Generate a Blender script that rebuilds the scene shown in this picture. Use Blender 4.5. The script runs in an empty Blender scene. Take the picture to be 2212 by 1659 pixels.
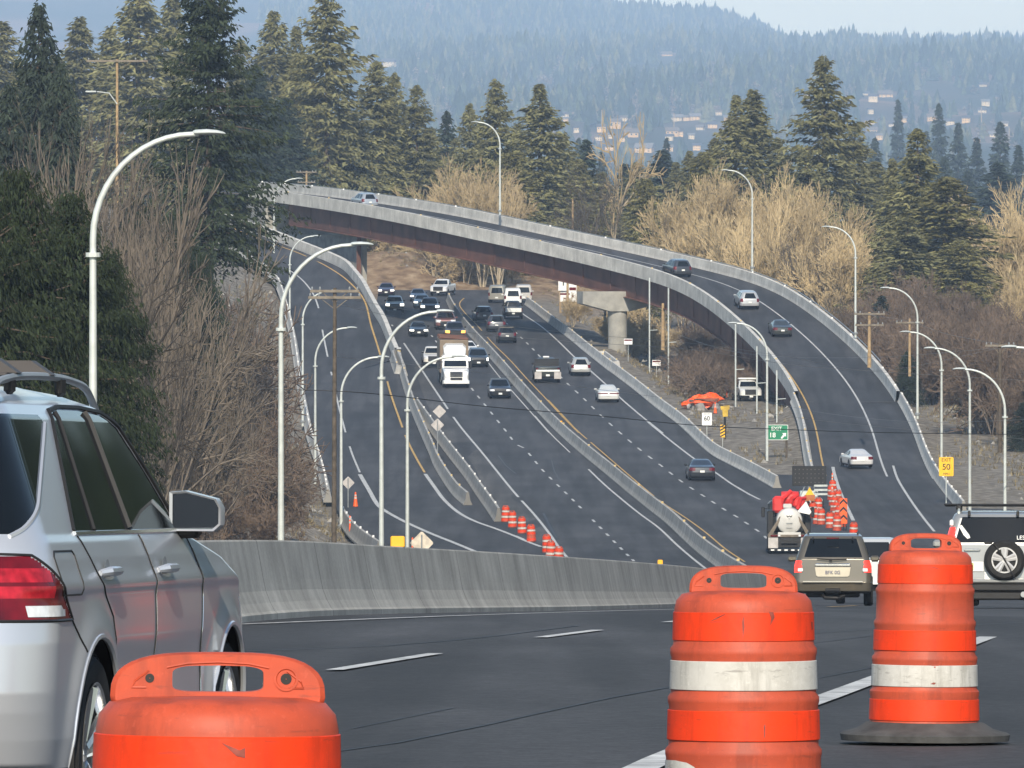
import bpy, math, random
import numpy as np
from mathutils import Vector, Matrix

C = bpy.context.scene
COL = C.collection
# ---------------------------------------------------------------- camera
F = 18000.0; CX = 1106.0; HY = 400.0       # focal length and level line of the survey the scene is laid out from
cam = bpy.data.cameras.new("camera"); cam.sensor_width = 36.0
cam.lens = 36.0 * F / 2212.0
cam.shift_y = -(829.5 - HY) / 2212.0
cam.clip_start = 0.5; cam.clip_end = 60000
cam_o = bpy.data.objects.new("camera", cam); COL.objects.link(cam_o)
cam_o.rotation_euler = (math.radians(90), 0, 0)
C.camera = cam_o
# ---------------------------------------------------------------- sky, sun, exposure
SUN_EL = math.radians(33); SUN_ROT = math.radians(180)
world = bpy.data.worlds.new("World"); C.world = world; world.use_nodes = True
wt = world.node_tree; wt.nodes.clear()
sky = wt.nodes.new("ShaderNodeTexSky"); sky.sky_type = 'NISHITA'; sky.sun_disc = False
sky.sun_elevation = SUN_EL; sky.sun_rotation = SUN_ROT; sky.air_density = 1.3; sky.dust_density = 0.6; sky.ozone_density = 2.2
bg = wt.nodes.new("ShaderNodeBackground"); bg.inputs[1].default_value = 0.11
wo = wt.nodes.new("ShaderNodeOutputWorld")
wt.links.new(sky.outputs[0], bg.inputs[0]); wt.links.new(bg.outputs[0], wo.inputs[0])
sd = Vector((math.sin(SUN_ROT) * math.cos(SUN_EL), math.cos(SUN_ROT) * math.cos(SUN_EL), math.sin(SUN_EL)))
sun = bpy.data.lights.new("sun", 'SUN'); sun.energy = 3.9; sun.angle = math.radians(0.5); sun.color = (1.0, 0.89, 0.72)
sun_o = bpy.data.objects.new("sun", sun); COL.objects.link(sun_o)
sun_o.rotation_euler = sd.to_track_quat('Z', 'Y').to_euler(); sun_o.location = (0, -50, 80)
C.view_settings.view_transform = 'Standard'; C.view_settings.look = 'None'
C.view_settings.exposure = 0.52; C.view_settings.gamma = 1.0
C.cycles.max_bounces = 6; C.cycles.diffuse_bounces = 2; C.cycles.glossy_bounces = 2; C.cycles.transmission_bounces = 2
C.cycles.volume_bounces = 0; C.cycles.transparent_max_bounces = 4
C.cycles.use_denoising = True
RND = random.Random(7)

# ---------------------------------------------------------------- helpers
def P(x, y, d):
    return np.array(((x - CX) / F * d, d, (HY - y) / F * d))

ZK = np.array([(-60,.6),(0,-1.45),(16.3,-1.96),(28.6,-2.35),(42.5,-2.85),(60,-3.5),(75,-4.1),(94,-4.87),(107,-5.5),(129,-6.59),(181,-9.15),(200,-10.1),
 (260,-13),(330,-16.3),(390,-18.6),(430,-19.9),(470,-20.8),(530,-21.3),(600,-21.2),(660,-20.2),(722,-18.45),(825,-15.3),(935,-13),(1000,-11.4),(1100,-9.5)], float)
_m = np.gradient(ZK[:, 1], ZK[:, 0])
def ZN(d):
    d = np.clip(np.asarray(d, float), -59.9, 1099.9)
    i = np.clip(np.searchsorted(ZK[:, 0], d) - 1, 0, len(ZK) - 2)
    h = ZK[i+1, 0] - ZK[i, 0]; t = (d - ZK[i, 0]) / h
    return ((2*t**3-3*t**2+1)*ZK[i, 1] + (t**3-2*t**2+t)*h*_m[i] + (-2*t**3+3*t**2)*ZK[i+1, 1] + (t**3-t**2)*h*_m[i+1])
_D = np.linspace(12, 1095, 8000); _Y = HY - ZN(_D) * F / _D
_Ym = np.minimum.accumulate(_Y)
def Gd(y):
    return float(np.interp(-y, -_Ym, _D))
def G(x, y, lift=0.0):
    d = Gd(y); return np.array(((x - CX) / F * d, d, float(ZN(d)) + lift))
def crop(ox, oy, s):
    return lambda pts: [((ox + x / s) * .864, (oy + y / s) * .864) for x, y in pts]
S_ = 2212 / 640.
c4 = crop(500, 500, S_); c5 = crop(900, 650, S_); c6 = crop(1340, 650, S_); c1 = crop(1920, 600, S_)
q2 = crop(1800, 1000, 2212/760.); q5 = crop(700, 1100, S_); q7 = crop(700, 800, S_); q8 = crop(1240, 1000, S_)
k1 = crop(600, 430, 5.53); k2 = crop(1000, 480, 5.53); k3 = crop(1400, 560, 5.53)

def spath(pts, step, close=False):
    """smooth resampled path through 3D points"""
    p = np.array(pts, float)
    if len(p) < 3:
        n = max(2, int(np.linalg.norm(p[-1]-p[0]) / step) + 1)
        return p[0] + (p[-1]-p[0]) * np.linspace(0, 1, n)[:, None]
    q = np.vstack([2*p[0]-p[1], p, 2*p[-1]-p[-2]])
    out = []
    for i in range(1, len(q)-2):
        a, b, c, e = q[i-1], q[i], q[i+1], q[i+2]
        n = max(2, int(np.linalg.norm(c-b) / step))
        ta = max(np.linalg.norm(b-a), 1e-6)**.5; tb = max(np.linalg.norm(c-b), 1e-6)**.5; tc = max(np.linalg.norm(e-c), 1e-6)**.5
        m1 = tb*((b-a)/ta - (c-a)/(ta+tb) + (c-b)/tb); m2 = tb*((c-b)/tb - (e-b)/(tb+tc) + (e-c)/tc)
        for t in np.arange(n) / n:
            out.append((2*t**3-3*t**2+1)*b + (t**3-2*t**2+t)*m1 + (-2*t**3+3*t**2)*c + (t**3-t**2)*m2)
    out.append(p[-1]); return np.array(out)
def arclen(p):
    return np.r_[0, np.cumsum(np.linalg.norm(np.diff(p, axis=0), axis=1))]
def along(p, s):
    a = arclen(p); return np.array([np.interp(s, a, p[:, i]) for i in range(3)])
def resamp(p, step):
    a = arclen(p); n = max(2, int(a[-1] / step) + 1); t = np.linspace(0, a[-1], n)
    return np.c_[[np.interp(t, a, p[:, i]) for i in range(3)]].T
def gnd(pix, lift=0.0, step=2.0):
    return spath([G(x, y, lift) for x, y in pix], step)
def sides(p):
    t = np.gradient(p, axis=0); n = np.c_[t[:, 1], -t[:, 0], 0*t[:, 0]]
    return n / np.maximum(np.linalg.norm(n, axis=1), 1e-9)[:, None]      # to the right of travel

def tag(o, label=None, cat=None, group=None, kind=None):
    if label: o['label'] = label
    if cat: o['category'] = cat
    if group: o['group'] = group
    if kind: o['kind'] = kind
    return o
def link(name, me, parent=None, loc=None):
    o = bpy.data.objects.new(name, me); COL.objects.link(o)
    if parent is not None: o.parent = parent
    if loc is not None: o.location = [float(v) for v in loc]
    return o
def thing(name, loc, label, cat, group=None, rz=0.0, rx=0.0):
    o = link(name, None, None, loc); o.rotation_euler = (rx, 0, rz); o.empty_display_size = .2
    return tag(o, label, cat, group)
def letters(body, size, m, parent, loc, rot, align='CENTER', bold=0., extrude=.004):
    f = bpy.data.curves.new('letters', 'FONT'); f.body = body; f.size = size; f.align_x = align; f.align_y = 'CENTER'; f.extrude = extrude; f.offset = bold
    t = bpy.data.objects.new('letters', f); COL.objects.link(t); bpy.context.view_layer.update()
    me = bpy.data.meshes.new_from_object(t.evaluated_get(bpy.context.evaluated_depsgraph_get())); bpy.data.objects.remove(t); bpy.data.curves.remove(f)
    me.materials.clear(); me.materials.append(m); o = link('lettering', me, parent, loc); o.rotation_euler = rot; return o
def npmesh(name, V, Fc, mats, smooth=False, mi=None, uv=None):
    V = np.asarray(V, np.float32); Fc = np.asarray(Fc, np.int32)
    me = bpy.data.meshes.new(name); k = Fc.shape[1]
    me.vertices.add(len(V)); me.vertices.foreach_set("co", V.ravel())
    me.loops.add(Fc.size); me.loops.foreach_set("vertex_index", Fc.ravel())
    me.polygons.add(len(Fc)); me.polygons.foreach_set("loop_start", np.arange(0, Fc.size, k, dtype=np.int32))
    me.polygons.foreach_set("loop_total", np.full(len(Fc), k, np.int32))
    for m in (mats if isinstance(mats, (list, tuple)) else [mats]): me.materials.append(m)
    if mi is not None: me.polygons.foreach_set("material_index", np.asarray(mi, np.int32))
    me.polygons.foreach_set("use_smooth", np.full(len(Fc), smooth))
    if uv is not None:
        l = me.uv_layers.new(name="UVMap"); l.data.foreach_set("uv", np.asarray(uv, np.float32)[Fc.ravel()].ravel())
    me.update(); me.validate(); return me

class MB:
    def __init__(s): s.v = []; s.f = []; s.m = []; s.M = None
    def add(s, vs, fs, m=0):
        b = len(s.v)
        for p in vs:
            if s.M is not None: p = tuple(s.M @ Vector(p))
            s.v.append(tuple(float(c) for c in p))
        for f in fs: s.f.append([b+i for i in f]); s.m.append(m)
        return s
    def box(s, c, d, m=0, ch=0.0, rz=0.0):
        x, y, z = [k/2. for k in d]; ch = min(ch, x*.9, y*.9, z*.9)
        if ch <= 0:
            vs = [(a*x, b*y, e*z) for a in (-1, 1) for b in (-1, 1) for e in (-1, 1)]
            fs = [(0,1,3,2),(4,6,7,5),(0,4,5,1),(2,3,7,6),(0,2,6,4),(1,5,7,3)]
        else:
            vs = []; rings = [(-z, ch), (-z+ch, 0), (z-ch, 0), (z, ch)]
            for zz, i in rings:
                a, b = x-i, y-i; k = ch*.7 if i == 0 else ch*.4
                vs += [(-a+k,-b,zz),(a-k,-b,zz),(a,-b+k,zz),(a,b-k,zz),(a-k,b,zz),(-a+k,b,zz),(-a,b-k,zz),(-a,-b+k,zz)]
            fs = [tuple(range(7,-1,-1)), tuple(range(24,32))]
            for r in range(3):
                for i in range(8): j = (i+1) % 8; fs.append((r*8+i, r*8+j, r*8+8+j, r*8+8+i))
        cr, sr = math.cos(rz), math.sin(rz)
        return s.add([(c[0]+p[0]*cr-p[1]*sr, c[1]+p[0]*sr+p[1]*cr, c[2]+p[2]) for p in vs], fs, m)
    def tube(s, pts, r, n=8, m=0, cap=True):
        p = [Vector([float(c) for c in q]) for q in pts]; R = r if hasattr(r, '__len__') else [r]*len(p)
        vs = []; fs = []; up = None
        for i, q in enumerate(p):
            t = (p[min(i+1, len(p)-1)] - p[max(i-1, 0)]).normalized()
            a = t.orthogonal().normalized() if up is None else (up - t*up.dot(t)).normalized()
            up = a; b = t.cross(a)
            vs += [tuple(q + (a*math.cos(2*math.pi*k/n) + b*math.sin(2*math.pi*k/n))*R[i]) for k in range(n)]
        for i in range(len(p)-1):
            for k in range(n): j = (k+1) % n; fs.append((i*n+k, i*n+j, i*n+n+j, i*n+n+k))
        if cap: fs += [tuple(range(n-1, -1, -1)), tuple(range((len(p)-1)*n, len(p)*n))]
        return s.add(vs, fs, m)
    def lathe(s, prof, n=24, m=0, c=(0,0,0), axis='z', caps=True):
        vs = []; fs = []
        for r, z in prof:
            for k in range(n):
                a = 2*math.pi*k/n; q = (r*math.cos(a), r*math.sin(a), z)
                if axis == 'x': q = (q[2], q[0], q[1])
                if axis == 'y': q = (q[0], q[2], q[1])
                vs.append((c[0]+q[0], c[1]+q[1], c[2]+q[2]))
        for i in range(len(prof)-1):
            for k in range(n): j = (k+1) % n; fs.append((i*n+k, i*n+j, i*n+n+j, i*n+n+k))
        if caps: fs += [tuple(range(n-1, -1, -1)), tuple(range((len(prof)-1)*n, len(prof)*n))]
        return s.add(vs, fs, m)
    def prism(s, poly, y0, y1, m=0, plane='xz'):
        """polygon in a plane given thickness along the third axis"""
        n = len(poly)
        mk = (lambda a, b, h: (a, h, b)) if plane == 'xz' else ((lambda a, b, h: (h, a, b)) if plane == 'yz' else (lambda a, b, h: (a, b, h)))
        vs = [mk(a, b, y0) for a, b in poly] + [mk(a, b, y1) for a, b in poly]
        fs = [tuple(range(n)), tuple(range(2*n-1, n-1, -1))] + [(i, i+n, (i+1) % n + n, (i+1) % n) for i in range(n)]
        return s.add(vs, fs, m)
    def build(s, name, mats, parent=None, smooth=False, loc=None):
        me = bpy.data.meshes.new(name); me.from_pydata(s.v, [], s.f)
        for k in (mats if isinstance(mats, (list, tuple)) else [mats]): me.materials.append(k)
        if any(s.m): me.polygons.foreach_set("material_index", s.m)
        me.update()
        import bmesh
        b = bmesh.new(); b.from_mesh(me); bmesh.ops.recalc_face_normals(b, faces=b.faces); b.to_mesh(me); b.free()
        if smooth:
            me.polygons.foreach_set("use_smooth", [True]*len(me.polygons))
            try: me.set_sharp_from_angle(angle=math.radians(40))
            except Exception: pass
        return link(name, me, parent, loc)

def sweep(name, path, prof, mats, parent=None, smooth=False, closed=False):
    """prof: (offset to the right, height) carried along a path; u along, v around in the uv map"""
    n = sides(path); m = len(prof); pr = np.array(prof, float)
    V = path[:, None, :] + n[:, None, :]*pr[None, :, 0, None]; V[:, :, 2] += pr[None, :, 1]
    u = arclen(path); v = np.r_[0, np.cumsum(np.hypot(*np.diff(pr, axis=0).T))]
    uv = np.stack(np.broadcast_arrays(u[:, None], v[None, :]), -1).reshape(-1, 2)
    I = np.arange(len(path)*m).reshape(len(path), m)
    q = np.stack([I[:-1, :-1], I[:-1, 1:], I[1:, 1:], I[1:, :-1]], -1).reshape(-1, 4)
    o = link(name, npmesh(name, V.reshape(-1, 3), q, mats, smooth, uv=uv), parent)
    return o
def loft(name, A, B, mats, n=6, parent=None, lift=0.0):
    """sheet between two polylines"""
    k = max(len(A), len(B)); sa = np.linspace(0, 1, k)
    rs = lambda p: np.c_[[np.interp(sa, arclen(p)/arclen(p)[-1], p[:, i]) for i in range(3)]].T
    a, b = rs(A), rs(B); t = np.linspace(0, 1, n)[None, :, None]
    V = a[:, None]*(1-t) + b[:, None]*t; V[..., 2] += lift
    I = np.arange(k*n).reshape(k, n); q = np.stack([I[:-1, :-1], I[:-1, 1:], I[1:, 1:], I[1:, :-1]], -1).reshape(-1, 4)
    w = np.linalg.norm(a-b, axis=1).mean(); u = arclen((a+b)/2)
    uv = np.stack(np.broadcast_arrays(u[:, None], (t[..., 0])*w), -1).reshape(-1, 2)
    return link(name, npmesh(name, V.reshape(-1, 3), q, mats, True, uv=uv), parent)
def stripe(mb, path, w, lift=.012, seg=None):
    """flat painted line along a path; seg = list of (s0, s1)"""
    a = arclen(path)
    for s0, s1 in (seg or [(0, a[-1])]):
        n = max(2, int((s1-s0)/3)+1); p = np.array([along(path, s) for s in np.linspace(s0, s1, n)])
        sd_ = sides(p)*w/2; vs = []; fs = []
        for i in range(n): vs += [tuple(p[i]-sd_[i]+[0,0,lift]), tuple(p[i]+sd_[i]+[0,0,lift])]
        for i in range(n-1): fs.append((2*i, 2*i+1, 2*i+3, 2*i+2))
        mb.add(vs, fs)

# ---------------------------------------------------------------- materials
def nodes(name):
    m = bpy.data.materials.new(name); m.use_nodes = True; t = m.node_tree
    return m, t, t.nodes["Principled BSDF"]
def mat(name, col, rough=.6, metal=0., var=.12, scale=4., coord='Object', spec=.5, bump=0., bscale=None, coat=0., emit=None, rnd=0.):
    m, t, b = nodes(name); N, L = t.nodes, t.links
    b.inputs['Roughness'].default_value = rough; b.inputs['Metallic'].default_value = metal
    b.inputs['Specular IOR Level'].default_value = spec; b.inputs['Coat Weight'].default_value = coat; b.inputs['Coat Roughness'].default_value = .06
    c = (*col, 1)
    b.inputs['Base Color'].default_value = c
    if var or bump:
        tc = N.new("ShaderNodeTexCoord"); nz = N.new("ShaderNodeTexNoise"); nz.inputs['Scale'].default_value = scale; nz.inputs['Detail'].default_value = 5
        L.new(tc.outputs[coord], nz.inputs['Vector'])
        mx = N.new("ShaderNodeMix"); mx.data_type = 'RGBA'
        mx.inputs[6].default_value = tuple(max(0, k*(1-var)) for k in col) + (1,); mx.inputs[7].default_value = tuple(min(1, k*(1+var)) for k in col) + (1,)
        rp = N.new("ShaderNodeMapRange"); rp.inputs[1].default_value = .3; rp.inputs[2].default_value = .7
        L.new(nz.outputs[0], rp.inputs[0]); L.new(rp.outputs[0], mx.inputs[0])
        out = mx.outputs[2]
        if rnd:
            oi = N.new("ShaderNodeObjectInfo"); hs = N.new("ShaderNodeHueSaturation"); r2 = N.new("ShaderNodeMapRange")
            r2.inputs[3].default_value = 1-rnd; r2.inputs[4].default_value = 1+rnd
            L.new(oi.outputs['Random'], r2.inputs[0]); L.new(r2.outputs[0], hs.inputs['Value']); L.new(out, hs.inputs['Color']); out = hs.outputs[0]
        L.new(out, b.inputs['Base Color'])
        if bump:
            n2 = N.new("ShaderNodeTexNoise"); n2.inputs['Scale'].default_value = bscale or scale*6; n2.inputs['Detail'].default_value = 4
            L.new(tc.outputs[coord], n2.inputs['Vector']); bp = N.new("ShaderNodeBump"); bp.inputs['Strength'].default_value = bump; bp.inputs['Distance'].default_value = .02
            L.new(n2.outputs[0], bp.inputs['Height']); L.new(bp.outputs[0], b.inputs['Normal'])
    if emit:
        b.inputs['Emission Color'].default_value = (*emit[0], 1); b.inputs['Emission Strength'].default_value = emit[1]
    return m
def asphalt(name, col, warm=0.):
    m, t, b = nodes(name); N, L = t.nodes, t.links
    b.inputs['Roughness'].default_value = .82; b.inputs['Specular IOR Level'].default_value = .25
    g = N.new("ShaderNodeNewGeometry")
    def noise(sc, stretch=None, det=4):
        v = g.outputs['Position']
        if stretch:
            mp = N.new("ShaderNodeMapping"); mp.inputs['Scale'].default_value = stretch; L.new(v, mp.inputs[0]); v = mp.outputs[0]
        n = N.new("ShaderNodeTexNoise"); n.inputs['Scale'].default_value = sc; n.inputs['Detail'].default_value = det; L.new(v, n.inputs['Vector']); return n.outputs[0]
    big = noise(.09, (1, .25, 1)); fine = noise(9, None, 3); tr = noise(.8, (1.3, .035, 1), 3); pat = noise(.35, (1, .3, 1), 5)
    def mul(a, lo, hi, x0=.3, x1=.7):
        r = N.new("ShaderNodeMapRange"); r.inputs[1].default_value = x0; r.inputs[2].default_value = x1; r.inputs[3].default_value = lo; r.inputs[4].default_value = hi; L.new(a, r.inputs[0]); return r.outputs[0]
    def m2(a, c):
        k = N.new("ShaderNodeMath"); k.operation = 'MULTIPLY'; L.new(a, k.inputs[0]); L.new(c, k.inputs[1]); return k.outputs[0]
    grit = noise(38, None, 2); v = m2(m2(mul(big, .80, 1.18), m2(mul(fine, .74, 1.26), mul(grit, .72, 1.34))), m2(mul(tr, .80, 1.18, .40, .60), mul(pat, .86, 1.16, .40, .62)))
    s = N.new("ShaderNodeVectorMath"); s.operation = 'SCALE'; s.inputs[0].default_value = col; L.new(v, s.inputs['Scale'])
    L.new(s.outputs[0], b.inputs['Base Color'])
    bp = N.new("ShaderNodeBump"); bp.inputs['Strength'].default_value = .35; bp.inputs['Distance'].default_value = .01; L.new(fine, bp.inputs['Height']); L.new(bp.outputs[0], b.inputs['Normal'])
    return m
def concrete(name, col, joint=6.1, streak=1.0):
    """poured concrete with run-down streaks and joints, in the sweep's own u, v"""
    m, t, b = nodes(name); N, L = t.nodes, t.links
    b.inputs['Roughness'].default_value = .85; b.inputs['Specular IOR Level'].default_value = .2
    tc = N.new("ShaderNodeTexCoord"); sp = N.new("ShaderNodeSeparateXYZ"); L.new(tc.outputs['UV'], sp.inputs[0])
    mp = N.new("ShaderNodeMapping"); mp.inputs['Scale'].default_value = (1.0, .4, 1); L.new(tc.outputs['UV'], mp.inputs[0])
    st = N.new("ShaderNodeTexNoise"); st.inputs['Scale'].default_value = 1.6; st.inputs['Detail'].default_value = 6; st.inputs['Roughness'].default_value = .7; L.new(mp.outputs[0], st.inputs['Vector'])
    bl = N.new("ShaderNodeTexNoise"); bl.inputs['Scale'].default_value = .55; bl.inputs['Detail'].default_value = 6; L.new(tc.outputs['UV'], bl.inputs['Vector'])
    fi = N.new("ShaderNodeTexNoise"); fi.inputs['Scale'].default_value = 22; fi.inputs['Detail'].default_value = 2; L.new(tc.outputs['UV'], fi.inputs['Vector'])
    def rng(a, x0, x1, lo, hi):
        r = N.new("ShaderNodeMapRange"); r.inputs[1].default_value = x0; r.inputs[2].default_value = x1; r.inputs[3].default_value = lo; r.inputs[4].default_value = hi; L.new(a, r.inputs[0]); return r.outputs[0]
    def op(o, a, c):
        k = N.new("ShaderNodeMath"); k.operation = o
        for i, q in enumerate((a, c)):
            if isinstance(q, (int, float)): k.inputs[i].default_value = q
            else: L.new(q, k.inputs[i])
        return k.outputs[0]
    jt = op('PINGPONG', sp.outputs[0], joint/2)
    jl = rng(jt, .012, .03, .45, 1.0)
    v = op('MULTIPLY', op('MULTIPLY', rng(st.outputs[0], .38, .66, 1-.42*streak, 1+.1*streak), rng(bl.outputs[0], .3, .7, .78, 1.16)), op('MULTIPLY', rng(fi.outputs[0], .35, .65, .93, 1.06), jl))
    s = N.new("ShaderNodeVectorMath"); s.operation = 'SCALE'; s.inputs[0].default_value = col; L.new(v, s.inputs['Scale'])
    L.new(s.outputs[0], b.inputs['Base Color'])
    return m

def worn_plastic(name, col, dirt, sc, fine, amt=.6):
    m, t, b = nodes(name); N, L = t.nodes, t.links; b.inputs['Roughness'].default_value = .55; b.inputs['Specular IOR Level'].default_value = .35
    tc = N.new("ShaderNodeTexCoord")
    def noise(s, st=(1, 1, 1), det=6):
        mp = N.new("ShaderNodeMapping"); mp.inputs['Scale'].default_value = st; L.new(tc.outputs['Object'], mp.inputs[0])
        n = N.new("ShaderNodeTexNoise"); n.inputs['Scale'].default_value = s; n.inputs['Detail'].default_value = det; n.inputs['Roughness'].default_value = .68; L.new(mp.outputs[0], n.inputs['Vector']); return n.outputs[0]
    def rng(a, x0, x1, lo, hi):
        r = N.new("ShaderNodeMapRange"); r.inputs[1].default_value = x0; r.inputs[2].default_value = x1; r.inputs[3].default_value = lo; r.inputs[4].default_value = hi; L.new(a, r.inputs[0]); return r.outputs[0]
    def mx(f, a, c):
        k = N.new("ShaderNodeMix"); k.data_type = 'RGBA'; L.new(f, k.inputs[0])
        for i, q in ((6, a), (7, c)):
            if isinstance(q, tuple): k.inputs[i].default_value = (*q, 1)
            else: L.new(q, k.inputs[i])
        return k.outputs[2]
    c1_ = mx(rng(noise(sc), .44, .60, 0, amt), col, dirt)                                # faded and grimy patches
    c2_ = mx(rng(noise(sc*2.5, (1, 1, .12)), .50, .64, 0, amt), c1_, tuple(k*.55 for k in dirt))   # runs
    c3_ = mx(rng(noise(fine, det=2), .60, .72, 0, amt*.7), c2_, tuple(min(1, k*1.25+.03) for k in col))
    c4_ = mx(rng(noise(sc*7, (.25, .25, 1.6)), .60, .68, 0, amt), c3_, (.05,.035,.03))     # scrapes
    L.new(c4_, b.inputs['Base Color'])
    bp = N.new("ShaderNodeBump"); bp.inputs['Strength'].default_value = .25; bp.inputs['Distance'].default_value = .01; L.new(noise(sc*1.2, det=3), bp.inputs['Height']); L.new(bp.outputs[0], b.inputs['Normal'])
    return m
M = {}
M['asphalt'] = asphalt('asphalt', (.047, .047, .050)); M['asphalt_new'] = asphalt('asphalt_fresh', (.036, .038, .044)); M['shoulder'] = asphalt('asphalt_shoulder', (.075, .073, .072))
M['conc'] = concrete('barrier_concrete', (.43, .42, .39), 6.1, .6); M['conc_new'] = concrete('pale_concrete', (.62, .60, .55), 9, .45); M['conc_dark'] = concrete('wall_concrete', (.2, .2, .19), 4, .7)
M['conc_o'] = mat('cast_concrete', (.30, .295, .27), .85, var=.25, scale=.9, spec=.2, bump=.1); M['tank_white'] = mat('dusty_white_tank', (.50,.50,.48), .45, var=.12, scale=2)
M['white_paint'] = mat('white_road_paint', (.47, .47, .455), .7, var=.45, scale=5, coord='Object'); M['yellow_paint'] = mat('yellow_road_paint', (.50, .31, .08), .7, var=.35, scale=2.2)
M['sealant'] = mat('crack_sealant', (.012, .012, .013), .6, var=0)
M['steel'] = mat('galvanised_steel', (.56, .60, .58), .42, .25, var=.12, scale=3, rnd=.08); M['steel_dk'] = mat('dull_steel', (.3, .32, .33), .5, .4)
M['girder'] = mat('weathering_steel', (.115, .046, .029), .75, .1, var=.35, scale=.5, coord='Object'); M['girder2'] = mat('weathering_steel_flange', (.13, .06, .042), .75, .1, var=.3, scale=.7)
M['rubber'] = mat('tyre_rubber', (.018, .018, .019), .8, var=.25, scale=14, spec=.3); M['black'] = mat('black_plastic', (.016, .016, .017), .5, var=.15, scale=8, spec=.35)
M['glass'] = mat('tinted_car_glass', (.006, .008, .010), .05, 0, var=0, spec=.32); M['chrome'] = mat('bright_alloy', (.72, .73, .74), .22, .9, var=.06, scale=9)
M['plate'] = mat('license_plate_white', (.7, .72, .7), .5, var=.12, scale=20); M['red_lens'] = mat('red_lens', (.11,.002,.005), .18, var=.5, scale=9, coat=.15); M['rim_silver'] = mat('silver_wheel_paint', (.52,.52,.52), .35, .3, var=.06)
M['red_lit'] = mat('red_lens_lit', (.7, .02, .02), .2, var=0, emit=((1, .05, .03), 1.2)); M['clear_lens'] = mat('clear_lens', (.72, .74, .76), .12, .1, var=.15, scale=25, coat=.5)
M['head_lit'] = mat('headlamp_lit', (.9, .9, .86), .2, var=0, emit=((1, .97, .88), 2.2)); M['amber_lit'] = mat('amber_lamp_lit', (.9, .4, .06), .2, var=0, emit=((1, .42, .08), 1.8))
M['drum'] = worn_plastic('orange_drum_plastic', (.46,.070,.030), (.24,.050,.032), 5, 70, .36); M['band_o'] = worn_plastic('orange_reflective_band', (.76,.042,.003), (.48,.036,.008), 7, 120, .35)
M['band_w'] = worn_plastic('white_reflective_band', (.52,.51,.48), (.33,.315,.28), 6, 60, .4); M['sign_o'] = mat('orange_sign_face', (.88, .11, .012), .5, var=.08)
M['sign_back'] = mat('sign_back_aluminium', (.42, .40, .39), .5, .3, var=.2, scale=3); M['sign_w'] = mat('white_sign_face', (.74, .75, .74), .5, var=.05); M['sign_y'] = mat('yellow_sign_face', (.85, .47, .01), .5, var=.06); M['sign_g'] = mat('green_sign_face', (.004, .19, .085), .5, var=.08)
M['ink'] = mat('black_sign_ink', (.012, .012, .012), .6, var=0); M['refl_y'] = mat('yellow_reflector', (.80, .40, .03), .35, var=.05); M['refl_p'] = mat('pale_amber_reflector', (.55, .42, .20), .4, var=.1); M['crossarm'] = mat('grey_crossarm_wood', (.19, .165, .13), .9, var=.3, scale=4); M['wood'] = mat('weathered_pole_wood', (.085, .068, .05), .9, var=.4, scale=5, bump=.3); M['wood_lt'] = mat('pale_pole_wood', (.34, .24, .13), .9, var=.3, scale=4)
M['wire'] = mat('black_cable', (.015, .015, .016), .6, var=0); M['wire_lt'] = mat('aluminium_cable', (.20, .21, .22), .5, .3, var=0)
# ================================================================ alignments
sm = lambda x, a, b: (lambda t: t*t*(3-2*t))(np.clip((np.asarray(x, float)-a)/(b-a), 0, 1))
OUT_TOP = [(565,393),(691,403.5),(937,437.6),(1080,464),(1183,490),(1330,517),(1464,548),(1560,570),(1659,594.6),(1741,643.4),(1809,697),(1845,727),(1881,766),(1919,806),(1940,840),(1959,876),(1975,908),(1994,962),(2018,1009),(2048,1048),(2075,1079)]
DTAB = np.array([(520,975),(565,958),(742,915),(918,888),(1093,862),(1267,843),(1441,826),(1614,804),(1695,788),(1769,768),(1837,746),(1899,721),(1946,699),(1969,673),(1994,634),(2018,602),(2048,572),(2075,545)], float)
PAR = .95; RW = 8.6
_o = [P(x, y, np.interp(x, DTAB[:, 0], DTAB[:, 1])) for x, y in [(520,391.5)] + OUT_TOP]
ramp_out = spath(_o, 2.0)
for _ in range(60):                                   # fair the curve
    ramp_out[1:-1] = .5*ramp_out[1:-1] + .25*(ramp_out[:-2]+ramp_out[2:])
ramp_out[:, 2] -= PAR
_s = sides(ramp_out)                                   # travel runs from the far end towards us, right of travel = inner side
for _ in range(30): _s[1:-1] = .5*_s[1:-1] + .25*(_s[:-2]+_s[2:])
_s /= np.linalg.norm(_s, axis=1)[:, None]
ramp_in = ramp_out + _s*RW
def off(t):                                             # t metres from the inner edge
    return ramp_in - _s*t
ip = CX + ramp_in[:, 0]/ramp_in[:, 1]*F; op_ = CX + ramp_out[:, 0]/ramp_out[:, 1]*F
J = int(np.argmin(abs(op_-1941)))                       # expansion joint: bridge before it, filled ramp after it
A0 = int(np.argmin(abs(ip-611)))                        # far abutment
E0 = int(np.argmin(abs(ip-1766)))                       # end of the inner ramp barrier

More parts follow.
